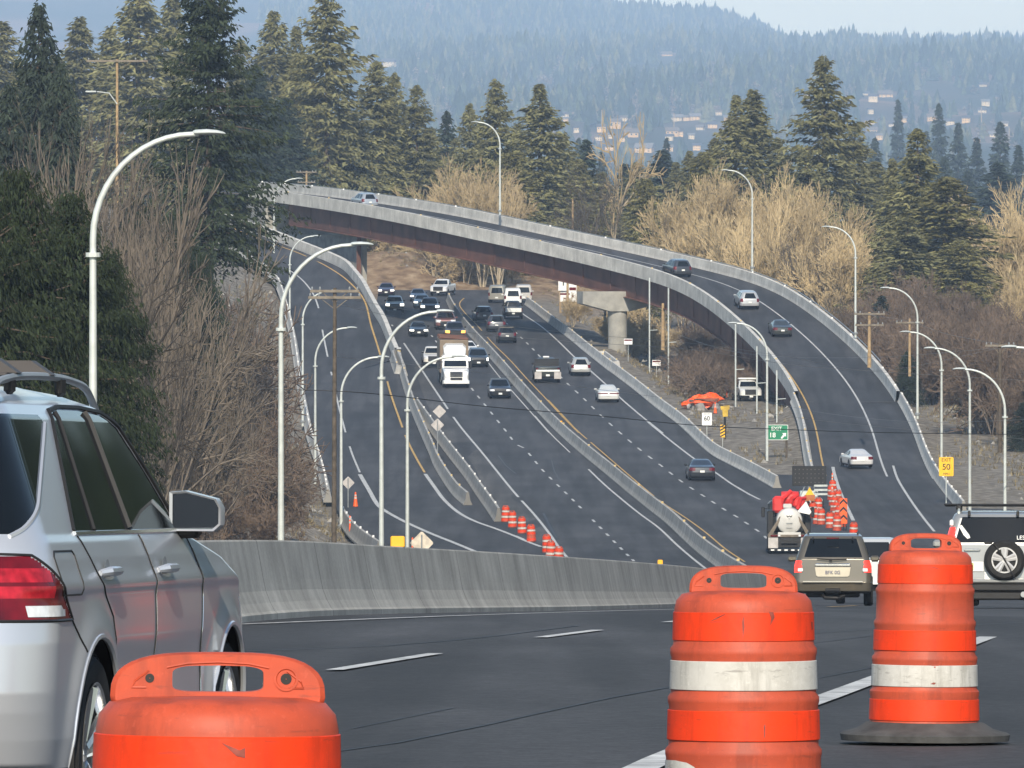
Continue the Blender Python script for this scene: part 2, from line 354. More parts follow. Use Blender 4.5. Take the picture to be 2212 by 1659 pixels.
LT = np.array([(480,905),(520,885),(560,866),(600,845),(650,818),(700,790),(760,765),(820,738),(880,702)], float)
def LG(x, y, lift=0.0):
    if y > 880: return G(x, y, lift)
    d = float(np.interp(y, LT[:, 0], LT[:, 1])); p = P(x, y, d); p[2] += lift; return p
lroad_l = spath([LG(x, y) for x, y in [(478,525)] + c4([(215,425),(350,490),(480,560),(600,640),(700,740),(740,830),(770,930),(800,1040),(830,1170),(850,1270),(870,1400)]) + q7([(200,520),(240,740),(270,880),(290,980),(320,1080),(370,1220),(420,1390)]) + [(722,1090),(752,1135),(800,1185)]], 2.5)
lroad_r = spath([LG(x, y) for x, y in [(470,470)] + c4([(280,225),(500,300),(700,375),(900,455),(1100,535),(1235,602),(1300,670),(1380,770),(1440,880),(1500,990),(1560,1090),(1640,1290),(1740,1520)]) + q7([(1000,330),(1050,540),(1120,760),(1200,960),(1290,1170),(1320,1250),(1400,1390),(1500,1530),(1580,1600)])], 2.5)

# ================================================================ terrain
FZ = np.array([(1000,-11.75),(1200,-13.5),(1500,-18),(2200,-26),(3200,-27),(4500,-22),(5000,-9),(6000,32),(7000,70),(8000,108),(9000,137),(9600,146),(60000,146)], float)
YR = np.array([(-4000,-20),(700,-35),(950,-25),(1100,0),(1250,25),(1400,45),(1560,60),(1640,80),(1700,118),(2300,125),(6000,125)], float)
_rc = .5*(ramp_in+ramp_out)[J:]
_ll = lroad_l
def terrain(X, D):
    X = np.asarray(X, float); D = np.asarray(D, float)
    z = np.where(D < 1000, ZN(D)-.35, np.interp(D, FZ[:, 0], FZ[:, 1]))
    a = CX + X/np.maximum(D, 30)*F
    zt = (HY-np.interp(a, YR[:, 0], YR[:, 1]))/F*12500
    z = np.where(D > 9000, z + (zt-146)*sm(D, 9000, 12500), z)
    z = z + sm(D, 1500, 5000)*9*(np.sin(X*.011+D*.0013)*np.sin(D*.0041+1)+.6*np.sin(X*.031+2)*np.sin(D*.009))
    # bank left of the on-ramp
    o = np.argsort(_ll[:, 1]); xl = np.interp(D, _ll[o, 1], _ll[o, 0], left=-14.5)
    zl = np.interp(D, _ll[o, 1], _ll[o, 2], left=-99)-.35
    xl = np.where(D < 500, np.interp(D, [0,200,350,430,500], [-14,-14,-15,-13.5,_ll[-1, 0]]), xl)
    L = xl - 1.2 - X; w = sm(D, 250, 340)*(1-sm(D, 1000, 1200))
    z = np.where((L > -4) & (D > 600) & (D < 930), np.maximum(z, np.where(L > -1.2, zl, zl-2.2*(-L-1.2))), z)
    z = z + w*np.clip(L, 0, 60)*.30*(1-.55*sm(L, 8, 45)) + w*np.where(L > 0, .25*np.sin(X*1.3+D*.4)*np.sin(D*.9), 0)
    # embankment of the ramp
    d2 = ((X.ravel()[:, None]-_rc[None, :, 0])**2 + (D.ravel()[:, None]-_rc[None, :, 1])**2) if X.size < 4000 else None
    if d2 is not None:
        i = d2.argmin(1); dist = np.sqrt(d2.min(1)).reshape(X.shape); zr = _rc[i, 2].reshape(X.shape)
        z = np.maximum(z, zr-.45-.5*np.maximum(0, dist-RW/2-.9))
    # ground beside the carriageway
    xr = np.interp(D, [590,640,800,960], [21,17,9.2,2.5])
    z = z - 1.9*sm(X-xr, 1.0, 5)*sm(D, 700, 780)*(1-sm(D, 930, 1000))
    z = z + sm(X - np.maximum(.072*D+16, 34), 0, 70)*46*sm(D, 60, 200)*(1-sm(D, 700, 1000))      # unseen hillside added right of the road for the near SUV to reflect
    # cut slope and mound at the far end of the works
    mnd = sm(D, 968, 1004)*(1-sm(D, 1040, 1120))
    z = z + mnd*(1.0+2.6*(1-sm(X, -11.5, -5.0)))*(1-sm(X, 8, 16)) + mnd*.3*np.sin(X*1.7)*np.sin(D*.5)
    return z
def TZ(x, d): return float(terrain(np.array([x]), np.array([d]))[0])
rows = np.r_[np.arange(-60, 360, 14), np.arange(360, 1120, 3.2), np.geomspace(1130, 16000, 90)]
cols = np.r_[np.linspace(-230, -62, 24), np.linspace(-60, 62, 92), np.linspace(64, 230, 24)]
V = []
for d in rows:
    k = 1.0 if d < 1100 else 1.0 + (d-1100)/900.
    x = cols*k; V.append(np.c_[x, np.full_like(x, d), terrain(x, np.full_like(x, d))])
V = np.array(V); nr, nc = V.shape[:2]
I = np.arange(nr*nc).reshape(nr, nc); Q = np.stack([I[:-1, :-1], I[:-1, 1:], I[1:, 1:], I[1:, :-1]], -1).reshape(-1, 4)
def ground_mat():
    m, t, b = nodes('ground_soil'); N, L = t.nodes, t.links
    b.inputs['Roughness'].default_value = .95; b.inputs['Specular IOR Level'].default_value = .1
    g = N.new("ShaderNodeNewGeometry"); sp = N.new("ShaderNodeSeparateXYZ"); L.new(g.outputs['Position'], sp.inputs[0])
    def noise(sc, det=6, st=None):
        n = N.new("ShaderNodeTexNoise"); n.inputs['Scale'].default_value = sc; n.inputs['Detail'].default_value = det; v = g.outputs['Position']
        if st:
            mp = N.new("ShaderNodeMapping"); mp.inputs['Scale'].default_value = st; L.new(v, mp.inputs[0]); v = mp.outputs[0]
        L.new(v, n.inputs['Vector']); return n.outputs[0]
    def ramp(fac, stops):
        r = N.new("ShaderNodeValToRGB"); e = r.color_ramp.elements
        while len(e) < len(stops): e.new(.5)
        for q, (p, c) in zip(e, stops): q.position = p; q.color = (*c, 1)
        L.new(fac, r.inputs[0]); return r.outputs[0]
    near = ramp(noise(1.4, 8), [(.3, (.10,.089,.073)), (.5, (.185,.166,.138)), (.7, (.30,.275,.235))])
    dirt = ramp(noise(.7, 9, (1, .4, 2)), [(.3, (.13,.085,.05)), (.5, (.24,.165,.10)), (.72, (.38,.29,.19))])
    far = ramp(noise(.006, 5, (1, .3, 1)), [(.38, (.03,.042,.02)), (.52, (.07,.06,.035)), (.62, (.19,.12,.075)), (.75, (.13,.075,.06))])
    fm = N.new("ShaderNodeMapRange"); fm.inputs[1].default_value = 935; fm.inputs[2].default_value = 975; L.new(sp.outputs[1], fm.inputs[0])
    fm2 = N.new("ShaderNodeMapRange"); fm2.inputs[1].default_value = 1040; fm2.inputs[2].default_value = 1200; L.new(sp.outputs[1], fm2.inputs[0])
    def mix(f, a, c):
        k = N.new("ShaderNodeMix"); k.data_type = 'RGBA'; L.new(f, k.inputs[0]); L.new(a, k.inputs[6]); L.new(c, k.inputs[7]); return k.outputs[2]
    L.new(mix(fm2.outputs[0], mix(fm.outputs[0], near, dirt), far), b.inputs['Base Color'])
    bp = N.new("ShaderNodeBump"); bp.inputs['Strength'].default_value = .8; bp.inputs['Distance'].default_value = .12; L.new(noise(2.2, 8), bp.inputs['Height']); L.new(bp.outputs[0], b.inputs['Normal'])
    return m
tag(link('ground', npmesh('ground', V.reshape(-1, 3), Q, ground_mat(), True)), kind='structure')

# ================================================================ roads
nb_right = gnd(c5([(1470,385),(1545,440),(1640,515),(1750,598),(1840,665),(2000,795),(2212,962)]) + c6([(560,860),(700,965),(900,1115),(1100,1275),(1300,1425)]) + q2([(0,400),(120,465),(240,525),(370,595),(450,640)]), step=2.5)
med_px = c5([(765,350),(800,425),(890,560),(1000,690),(1200,905),(1400,1135),(1600,1355)]) + q8([(740,440),(960,620),(1200,820),(1450,1020),(1720,1240)])
near_pts = [(-6.6,18),(-5.6,45),(-4.3,68)] + [((x-CX)/F*d, d) for x, d in [(510,90),(605,94),(830,107),(1158,129),(1480,181)]] + [(7.0,240),(9.2,300),(10.6,370),(11.05,440)]
near_pts = [np.array((x, d, float(ZN(d)))) for x, d in near_pts]
m_far = gnd(med_px[::-1], step=2.5)
median = spath(near_pts + [m_far[i] for i in range(10, len(m_far), 12)] + [m_far[-1]], 2.0)
for _ in range(6): median[1:-1] = .5*median[1:-1] + .25*(median[:-2]+median[2:])
median[:, 2] = ZN(median[:, 1]) + .0
ds = np.r_[np.arange(-45, 60, 5), np.arange(60, 972, 4.)]
o_r = np.argsort(nb_right[:, 1]); o_l = np.argsort(lroad_l[:, 1]); o_m = np.argsort(lroad_r[:, 1])
XR = np.where(ds > 606, np.interp(ds, nb_right[o_r, 1], nb_right[o_r, 0])+.25, 34)
XR = np.where((ds > 590) & (ds <= 606), np.interp(ds, [590, 606], [31, XR[ds > 606][0]]), XR)
XR = np.where((ds > 548) & (ds <= 606), np.interp(ds, ramp_out[::-1, 1], ramp_out[::-1, 0])-.1, XR)
XL = np.where(ds < 505, np.interp(ds, [-45,200,350,430,505], [-13.5,-13.5,-14.5,-13,lroad_l[-1, 0]]), np.interp(ds, lroad_l[o_l, 1], lroad_l[o_l, 0]))
XL = np.where(ds > 640, np.interp(ds, lroad_r[o_m, 1], lroad_r[o_m, 0])+.1, XL)
XL = np.where(ds > 770, np.interp(ds, [770, 860, 972], [XL[np.argmin(abs(ds-770))], -14.5, -15.5]), XL)
A = np.c_[XL, ds, ZN(ds)]; B = np.c_[XR, ds, ZN(ds)]
tag(loft('main_road', A, B, M['asphalt'], 12), kind='structure')
gl = np.argmin(abs(lroad_l[:, 1]-660)); 
lr = resamp(lroad_r, 2.5); ll = resamp(lroad_l, 2.5)
ll2 = ll[ll[:, 1] > 600]; lr2 = lr[lr[:, 1] > 600]
tag(loft('left_ramp_road', ll2, lr2, M['asphalt'], 5, lift=.016), kind='structure')
tag(loft('right_ramp_road', ramp_in[J:], ramp_out[J:], M['asphalt'], 5, lift=.014), kind='structure')
# older, paler strip of asphalt at the foot of the left barriers
wl_px = c5([(275,560),(400,750),(540,960),(700,1200),(860,1430),(1050,1659)]) + q8([(150,790),(330,990),(450,1140),(540,1270),(630,1380)])
wl = gnd(wl_px); 
sh = gnd(q7([(1010,60),(1160,420),(1260,700)]) + q5([(1440,0),(1640,180),(1760,400),(1960,700)]) + q8([(400,1240),(560,1380)]))
tag(loft('road_shoulder', sh, wl, M['shoulder'], 3, lift=.006), kind='structure')
# ---- painted lines
wh = MB(); ye = MB()
stripe(wh, wl, .17)
sbd = gnd(c5([(540,560),(615,650),(655,700),(800,900),(940,1080),(1090,1265),(1250,1465),(1375,1605)]) + q8([(205,395),(410,615),(648,848),(888,1090),(1113,1317),(1230,1430)]), step=1.5)
T = arclen(sbd)[-1]; stripe(wh, sbd, .15, seg=[(s, s+4.2) for s in np.arange(3, T-5, 12.2)])
stripe(wh, gnd(c5([(1110,890),(1230,1040),(1320,1140),(1480,1320),(1640,1500)]) + q8([(330,130),(480,300),(640,455)])), .11)
stripe(wh, gnd(q8([(800,600),(930,725),(1100,870),(1250,990),(1400,1100),(1560,1250),(1700,1370),(1820,1465)])), .15)
stripe(ye, gnd(c5([(900,330),(868,360),(862,395),(905,455),(1012,565),(1150,722),(1300,870),(1450,1035),(1600,1192),(1760,1365),(1900,1503)]) + q8([(450,0),(548,110),(708,270),(858,400),(1338,810),(1455,900),(1625,1010),(1805,1140),(1985,1290),(2150,1400)])), .11)
nbd = gnd(c5([(1180,460),(1280,560),(1360,640),(1470,745),(1570,850),(1690,965),(1800,1075),(1920,1185)]) + q8([(800,30),(938,163),(1087,297),(1248,433),(1432,572),(1600,703),(1805,838),(2040,988)]) + q2([(105,840),(300,970),(490,1100)]) + [(1760,1195)], step=1.5)
T = arclen(nbd)[-1]; stripe(wh, nbd, .15, seg=[(s, s+4.4) for s in np.arange(5, T-5, 12.2)])
stripe(wh, gnd(c5([(1330,405),(1420,475),(1560,570),(1700,690),(1870,855),(2000,965),(2140,1090)]) + c6([(720,1185),(900,1340),(1100,1500)]) + q8([(1300,180),(1500,345),(1730,520),(1900,630),(2050,735),(2212,830)]) + q2([(100,620),(200,680),(290,725)])), .17)
stripe(wh, spath([LG(x, y) for x, y in c4([(190,340),(400,430),(600,512),(820,640),(950,770),(1020,920),(1060,1140),(1100,1340),(1140,1520)]) + q7([(500,720),(560,950),(620,1150),(690,1320)])], 2), .15, .03)
stripe(wh, gnd(q5([(690,300),(760,420),(850,570),(900,610),(1080,710),(1300,810),(1500,890),(1740,990)])), .3, .03)
stripe(ye, spath([LG(x, y) for x, y in c4([(230,215),(340,270),(600,370),(800,440),(1000,525),(1200,640),(1330,750),(1420,870),(1480,1090),(1540,1280),(1600,1500)]) + q7([(960,650),(1040,880),(1100,1040),(1180,1200),(1250,1320)])], 2), .16, .03)
stripe(wh, gnd(q5([(1255,295),(1330,400),(1420,520),(1560,640),(1700,710),(1870,770),(2100,860)]) + q8([(150,1170),(270,1225),(390,1270)])), .26, .018)
stripe(ye, off(.85)[A0-20:E0+3], .13, .03); stripe(wh, off(5.3)[A0-20:E0+2], .15, .03)
stripe(wh, gnd(q2([(1260,480),(1290,570),(1380,720),(1480,860),(1560,960)])), .17, .03)
stripe(wh, gnd(q2([(822,490),(830,530),(870,660),(970,880)])), .24, .03)
# near carriageway
stripe(wh, gnd([(722,1450),(941,1414)]), .13); stripe(wh, gnd([(1168,1379),(1292,1363)]), .13); stripe(wh, gnd([(1440,1346),(1500,1340)]), .13)
stripe(wh, gnd([(505,1351),(700,1343),(900,1335),(1158,1326),(1470,1317)]), .11)
stripe(wh, gnd([(1330,1690),(1480,1620),(1762,1518),(1880,1474),(2112,1386),(2300,1320)]), .17)
stripe(ye, gnd([(1790,1312),(1850,1309)]), .12)
tag(wh.build('white_road_markings', M['white_paint']), kind='structure'); tag(ye.build('yellow_road_markings', M['yellow_paint']), kind='structure')
ck = MB()
def crack(pix, w=.03): stripe(ck, gnd(pix, step=.6), w, .004)
crack([(560,1648),(700,1632),(900,1598),(1080,1561),(1300,1512),(1460,1483)], .022); crack([(1460,1420),(1700,1396),(1900,1372)], .02); crack([(1755,1368),(2050,1352),(2212,1345)], .03)
crack([(520,1408),(760,1400),(1000,1382),(1250,1352)], .04); crack([(760,1575),(820,1560),(900,1555),(980,1530)], .014); crack([(1760,1310),(2212,1312)], .05); crack([(1770,1465),(1840,1458),(1900,1440)], .015)
crack(q8([(20,485),(300,500),(560,510),(860,520)]), .12); crack(q8([(20,480),(90,570),(170,635)]), .1); crack(q8([(410,980),(470,1100),(520,1190)]), .16); crack(q8([(480,520),(520,640),(600,700),(720,690)]), .07)
tag(ck.build('sealed_road_cracks', M['sealant']), kind='structure')

# ================================================================ barriers
_h = [(.31,-.05),(.31,.06),(.285,.085),(.235,.17),(.185,.29),(.160,.40),(.082,.80),(.07,.815)]
FSH = [(-x, z) for x, z in _h] + _h[::-1]
FSH2 = [(x, z*1.06) for x, z in FSH]
def refl(path, step, dx, top, mname, parent, s0=2.0, size=(.11,.05,.13)):
    b = MB(); T = arclen(path)[-1]; sd_ = sides(path); a = arclen(path)
    for s in np.arange(s0, T, step):
        p = along(path, s); n = np.array([np.interp(s, a, sd_[:, k]) for k in range(3)])*dx
        q = MB(); q.box((0,0,size[2]/2), size, ch=.012); q.build('reflector', M[mname], parent, loc=p+n+[0,0,top])
def end_cap(path, prof):
    pass
def barrier(name, path, label, prof=FSH, m='conc', rstep=None, rm='refl_y', top=.815, group=None, rs0=2.0, caps=True):
    o = thing(name, path[0], label, 'barrier', group)
    loc = path - path[0]
    w = sweep('wall', loc, prof, M[m], o, False)
    if caps:
        sd_ = sides(loc)
        for i in (0, -1):
            mb = MB(); mb.add([tuple(loc[i]+sd_[i]*x+[0,0,z]) for x, z in prof], [tuple(range(len(prof)))]); mb.build('end_face', M[m], o)
    if rstep: refl(loc, rstep, 0, top, rm, o, rs0)
    return o
shift = lambda p, k: p + sides(p)*k
barrier('median_barrier', median, 'long grey concrete median barrier running past the silver SUV and up between the carriageways', FSH2, rstep=None, top=.86)
mb0 = bpy.data.objects[-1] if False else [o for o in COL.objects if o.name.startswith('median_barrier')][0]
mloc = median - median[0]; a_ = arclen(median); s_far = float(np.interp(400, median[:, 1], a_))
pf = np.array([along(mloc, s) for s in np.arange(s_far, a_[-1], 2.)])
refl(pf, 33, 0, .86, 'refl_p', mb0, 4, (.15,.08,.12))
for x, y, sz in ((860,1184,(.185,.05,.15)),(1212,1206,(.155,.05,.13)),(1425,1221,(.105,.05,.10)),(1690,1236,(.10,.05,.09)),(1706,1238,(.10,.05,.09))):
    X_ = (x-CX)/F; i = int(np.argmin(abs(median[:, 0]/median[:, 1]-X_))) if x < 1600 else int(np.argmin(abs(median[:, 1]-(262 if x < 1700 else 272))))
    s_ = sides(mloc)[i]
    q = MB(); q.box((0,0,sz[2]/2), sz, ch=.015); q.build('reflector', M['refl_y'], mb0, loc=mloc[i]+[0,0,.855])
nbr = shift(resamp(nb_right, 2.0), .33)
barrier('roadside_barrier', nbr, 'pale concrete barrier along the right edge of the outbound lanes under the overpass', FSH2, 'conc_new', 16, 'refl_p', .86)
lb1 = shift(resamp(lroad_r[lroad_r[:, 1] < 760], 2.0), -.33)
barrier('divider_barrier', lb1, 'weathered concrete barrier between left ramp and oncoming lanes, ending in a sloped nose', FSH2, 'conc', 17, 'refl_p', .86)
lb2 = shift(gnd(q7([(1150,760),(1250,900)]) + q5([(1390,60),(1500,205),(1600,335),(1700,485),(1800,630),(1850,705)])), -.3)
barrier('divider_barrier', lb2, 'short concrete barrier beside the orange drums left of the oncoming lanes', FSH2, 'conc', 13, 'sign_w', .86)
lb3 = gnd(q5([(540,700),(600,790),(660,860),(760,940),(860,1010)]))
barrier('kerb_barrier', lb3, 'low curved concrete barrier at the foot of the left ramp bank', FSH2, 'conc', 9, 'sign_w', .86)
lw = shift(resamp(lroad_r[lroad_r[:, 1] >= 755], 2.0), -.25)
wall_o = thing('retaining_wall', lw[0], 'curved pale parapet wall on the inside of the left ramp below the abutment', 'wall')
sweep('parapet', lw-lw[0], [(-.22,-.4),(-.22,1.0),(.18,1.0),(.25,.2),(.25,-.02)], M['conc_new'], wall_o)
lo = lw.copy(); lo[:, 2] = np.minimum(ZN(np.minimum(lo[:, 1], 1000)), lo[:, 2]-.5)-.4
up = lw.copy(); up[:, 2] -= .3; sd_ = sides(lw)*-.2
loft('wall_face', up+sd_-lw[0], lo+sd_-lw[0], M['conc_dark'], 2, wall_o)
llp = shift(resamp(lroad_l[lroad_l[:, 1] > 560], 2.0), .35)
barrier('roadside_barrier', llp, 'stained concrete barrier along the outer left edge of the left ramp', FSH2, 'conc_new', 8, 'sign_w', .86)
rin = ramp_in[J:E0]; rout = ramp_out[J:]
barrier('ramp_barrier', shift(rin, .2), 'concrete barrier on the inner edge of the exit ramp beside the gore', FSH2, 'conc_new', 14, 'refl_p', .86, caps=True)
barrier('ramp_barrier', shift(rout, -.2), 'concrete barrier on the outer edge of the exit ramp below the expansion joint', FSH2, 'conc_new', 9, 'sign_w', .86)

# ================================================================ overpass
br = thing('overpass', ramp_in[(A0+J)//2], 'long curving concrete flyover ramp carried on rust brown steel girders', 'overpass')
BO = ramp_in[(A0+J)//2]
K0 = 0
bi = ramp_in[K0:J+1]-BO; bo = ramp_out[K0:J+1]-BO
loft('road_deck', bi, bo, M['asphalt'], 5, br, lift=.014)
KI = int(np.argmax(ip > 535)); sweep('parapet', bi[KI:], [(-.30,0),(-.24,.25),(-.18,PAR),(.12,PAR),(.15,-.30),(.10,-.30),(-.3,-.30)], M['conc_new'], br)
sweep('parapet', bo, [(.30,0),(.24,.25),(.18,PAR),(-.12,PAR),(-.15,-.30),(-.1,-.3),(.3,-.3)], M['conc_new'], br)
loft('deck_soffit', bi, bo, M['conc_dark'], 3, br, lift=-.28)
refl(bi[30:], 16, 0, PAR, 'refl_p', br, 4, (.16,.08,.11)); refl(bo[6:], 14, 0, PAR, 'sign_w', br, 4, (.16,.08,.13))
rail = MB(); pr = shift(bo, -.3)+[0,0,.98]; rail.tube(pr[:J-10], .05, 4); rail.build('guard_rail', M['steel_dk'], br)
for t, mm in ((.62,'girder'),(3.0,'girder'),(5.6,'girder'),(8.0,'girder')):
    g0 = (off(t)[A0:J-1]-BO)
    gp = sweep('girder', g0, [(-.28,-.28),(.28,-.28),(.28,-.33),(.02,-.34),(.02,-2.62),(.30,-2.64),(.30,-2.70),(-.30,-2.70),(-.30,-2.64),(-.02,-2.62),(-.02,-.34),(-.28,-.33),(-.28,-.28)], M[mm], br)
    if t < 1:
        T = arclen(g0)[-1]
        for s in np.arange(9, T, 7.5):
            p = along(g0, s); i = int(np.argmin(np.linalg.norm(g0-p, axis=1))); n = _s[A0+i]
            q = p + n*.10; st = MB(); st.box((q[0], q[1], q[2]-1.35), (.05,.16,1.95), rz=math.atan2(n[1], n[0])); st.build('stiffener', M['girder'], gp)
# expansion joint strips
ej = MB()
for t0, t1 in ((.2,1.5),(5.4,8.4)):
    a, b = off(t0)[J], off(t1)[J]; stripe(ej, np.array([a-BO, b-BO]), .55, .03)
ej.build('expansion_joint', M['conc_new'], br)
# pier under the crossing
i = int(np.argmin(abs(ip-1322))); c = off(4.3)[i]; gz = TZ(c[0], c[1]); gb = c[2]-2.25
c = np.array([(1334-CX)/F*(c[1]-2), c[1]-2, gz]); ax = math.atan2(.25, .97)
pr_ = MB(); h = gb-gz
pr_.M = Matrix.Rotation(ax, 4, 'Z')
pr_.lathe([(.94,-.6),(.94,.3),(.93,h-1.9)], 28)
pr_.M = None
pier = pr_.build('pier', M['conc_o'], br, True, c-BO)
cp = MB(); cp.M = Matrix.Rotation(ax, 4, 'Z')
cp.prism([(-3.8,h-.02),(4.0,h-.02),(4.0,h-1.2),(1.0,h-1.95),(-1.0,h-1.95),(-3.8,h-1.2)], -1.1, 1.1)
cp.build('pier_cap', M['conc_o'], pier)
# abutments
ab = MB(); a = off(-.3)[A0-4]; b = off(8.8)[A0-4]; z0 = TZ(a[0], a[1])-6
def slab(mb, p, q, th, z0, z1):
    n = np.array([q[1]-p[1], -(q[0]-p[0]), 0]); n = n/np.linalg.norm(n)*th
    pts = [p, q, q+n, p+n]
    mb.add([(k[0]-BO[0], k[1]-BO[1], z0-BO[2]) for k in pts]+[(k[0]-BO[0], k[1]-BO[1], z1-BO[2]) for k in pts], [(0,1,2,3),(7,6,5,4),(0,4,5,1),(1,5,6,2),(2,6,7,3),(3,7,4,0)])
slab(ab, a, b, 1.2, z0, a[2]-.31)
i2 = int(np.argmin(abs(ip-752))); a2 = off(.9)[i2]; b2 = off(5)[A0+1]; slab(ab, off(1.4)[A0-3], off(2.2)[i2], .5, z0, a2[2]-2.7)
ab.build('abutment', M['conc_o'], br)
ww = MB(); 
for k in range(KI, A0-3, 2):
    p, q = off(-.02)[k], off(-.02)[min(k+2, A0-3)]; slab(ww, p, q, .3, TZ(p[0], p[1])-6, min(p[2], q[2])-.28)
ww.build('wing_wall', M['conc_o'], br)
ab = MB(); slab(ab, off(.3)[J-3], off(8.4)[J-3], 1.3, off(4)[J][2]-6, off(4)[J][2]-.31); ab.build('abutment', M['conc_o'], br)
po = MB(); p = off(1.3)[i2]; po.box((p[0]-BO[0], p[1]-BO[1], (p[2]-2.44-7+p[2]-2.44)/2-BO[2]), (.5,.5,7.0)); po.build('bent_column', M['girder'], br)
# ================================================================ vehicles
# a body is a stack of plan outlines (rounded rectangles) whose rear, front and half width follow the side profile of the kind
KINDS = {
 'suv': dict(H=1.70, W=1.86, rear=[(.24,-2.08),(.36,-2.26),(.62,-2.29),(.98,-2.22),(1.06,-2.18),(1.56,-1.86),(1.64,-1.78),(1.68,-1.5),(1.70,-1.1)],
   front=[(.24,2.1),(.36,2.24),(.72,2.28),(.92,2.18),(.99,1.95),(1.09,1.22),(1.56,.42),(1.63,.2),(1.68,-.1),(1.70,-.4)],
   width=[(.24,.84),(.4,.92),(.9,.93),(1.06,.90),(1.56,.70),(1.64,.64),(1.68,.56),(1.70,.46)], belt=1.08, top=1.56, ax=(-1.36,1.36), wr=.35, side=[(-1.78,-1.05),(-.98,-.02),(.05,1.02)], tail=(.78,1.08,.70), head=(.68,.86,.56), grille=(.42,.84,.52), clad=.42, mir=(.86,1.08)),
 'sedan': dict(H=1.45, W=1.83, rear=[(.2,-2.15),(.34,-2.32),(.6,-2.35),(.92,-2.29),(.99,-2.15),(1.06,-1.66),(1.36,-.86),(1.41,-.66),(1.45,-.35)],
   front=[(.18,2.2),(.32,2.32),(.62,2.33),(.76,2.18),(.84,1.75),(.95,1.0),(1.34,.22),(1.41,0),(1.45,-.2)],
   width=[(.18,.82),(.34,.90),(.8,.915),(.98,.86),(1.34,.63),(1.41,.56),(1.45,.45)], belt=.98, top=1.34, ax=(-1.37,1.4), wr=.325, side=[(-1.25,-.32),(-.24,.74)], tail=(.70,.92,.52), head=(.58,.74,.55), grille=(.32,.66,.48), clad=.28, mir=(.62,.98)),
 'pickup': dict(H=1.88, W=1.98, rear=[(.42,-2.72),(.56,-2.80),(1.2,-2.78),(1.27,-2.74),(1.29,-2.6),(1.295,-.66),(1.74,-.50),(1.82,-.38),(1.86,-.2),(1.88,.1)],
   front=[(.36,2.7),(.52,2.8),(1.02,2.78),(1.12,2.5),(1.18,2.2),(1.27,1.3),(1.72,.72),(1.81,.5),(1.86,.3),(1.88,.15)],
   width=[(.36,.88),(.55,.98),(1.1,.985),(1.25,.95),(1.30,.90),(1.74,.74),(1.82,.68),(1.86,.6),(1.88,.5)], belt=1.28, top=1.74, ax=(-1.75,1.75), wr=.40, side=[(-.52,.28),(.34,1.15)], tail=(.85,1.2,.80), head=(.82,1.06,.60), grille=(.62,1.06,.56), clad=.58, mir=(1.1,1.32)),
 'van': dict(H=2.0, W=1.95, rear=[(.3,-2.3),(.42,-2.42),(1.1,-2.42),(1.86,-2.32),(1.95,-2.22),(2.0,-1.9)],
   front=[(.3,2.3),(.42,2.4),(.82,2.38),(.95,2.1),(1.1,1.6),(1.75,.9),(1.9,.6),(1.97,.3),(2.0,0)],
   width=[(.3,.88),(.45,.97),(1.1,.97),(1.8,.84),(1.95,.76),(2.0,.64)], belt=1.12, top=1.72, ax=(-1.5,1.5), wr=.36, side=[(-1.9,-.8),(-.7,.3),(.38,1.2)], tail=(.8,1.2,.78), head=(.68,.9,.58), grille=(.5,.8,.52), clad=.42, mir=(1.1,1.15)),
}
def body_grid(S, nz, ne, nc, ns, rr, rf, zs=None):
    """returns X, Y, Z arrays [nz, nu] and segment ids [nu]"""
    g = lambda k, z: np.interp(z, [p[0] for p in S[k]], [p[1] for p in S[k]])
    z0, z1 = S['width'][0][0], S['H']
    if zs is None:
        key = sorted(set([p[0] for k in ('rear','front','width') for p in S[k]] + [S['belt'], S['top']]))
        zs = np.unique(np.r_[np.linspace(z0, z1, nz), [k for k in key if z0 <= k <= z1]])
    out = []; seg = []
    u = np.r_[np.linspace(0, 1, ne, endpoint=False)]
    for z in zs:
        w = g('width', z); yr = g('rear', z); yf = g('front', z); L = yf-yr
        r1 = min(rr, w*.8, L*.4); r2 = min(rf, w*.8, L*.4)
        bul = S.get('bulge', .05)
        px = []; py = []; sg = []
        t = np.linspace(0, 1, ne, endpoint=False); x = t*(w-r1); px += list(x); py += list(yr - bul*((1-(x/w)**2)-(1-((w-r1)/w)**2))); sg += [0]*ne
        a = np.linspace(0, np.pi/2, nc, endpoint=False); px += list(w-r1+r1*np.sin(a)); py += list(yr+r1-r1*np.cos(a)); sg += [1]*nc
        t = np.linspace(0, 1, ns, endpoint=False); px += [w]*ns; py += list(yr+r1+t*(L-r1-r2)); sg += [2]*ns
        a = np.linspace(0, np.pi/2, nc, endpoint=False); px += list(w-r2+r2*np.cos(a)); py += list(yf-r2+r2*np.sin(a)); sg += [3]*nc
        t = np.linspace(0, 1, ne); x = (1-t)*(w-r2); px += list(x); py += list(yf+bul*((1-(x/w)**2)-(1-((w-r2)/w)**2))); sg += [4]*ne
        px = np.array(px); py = np.array(py)
        out.append(np.c_[np.r_[px, -px[-2:0:-1]], np.r_[py, py[-2:0:-1]], np.full(2*len(px)-2, z)])
        seg = sg
    seg = np.array(seg); seg = np.r_[seg, seg[-2:0:-1]]
    return np.array(out), seg
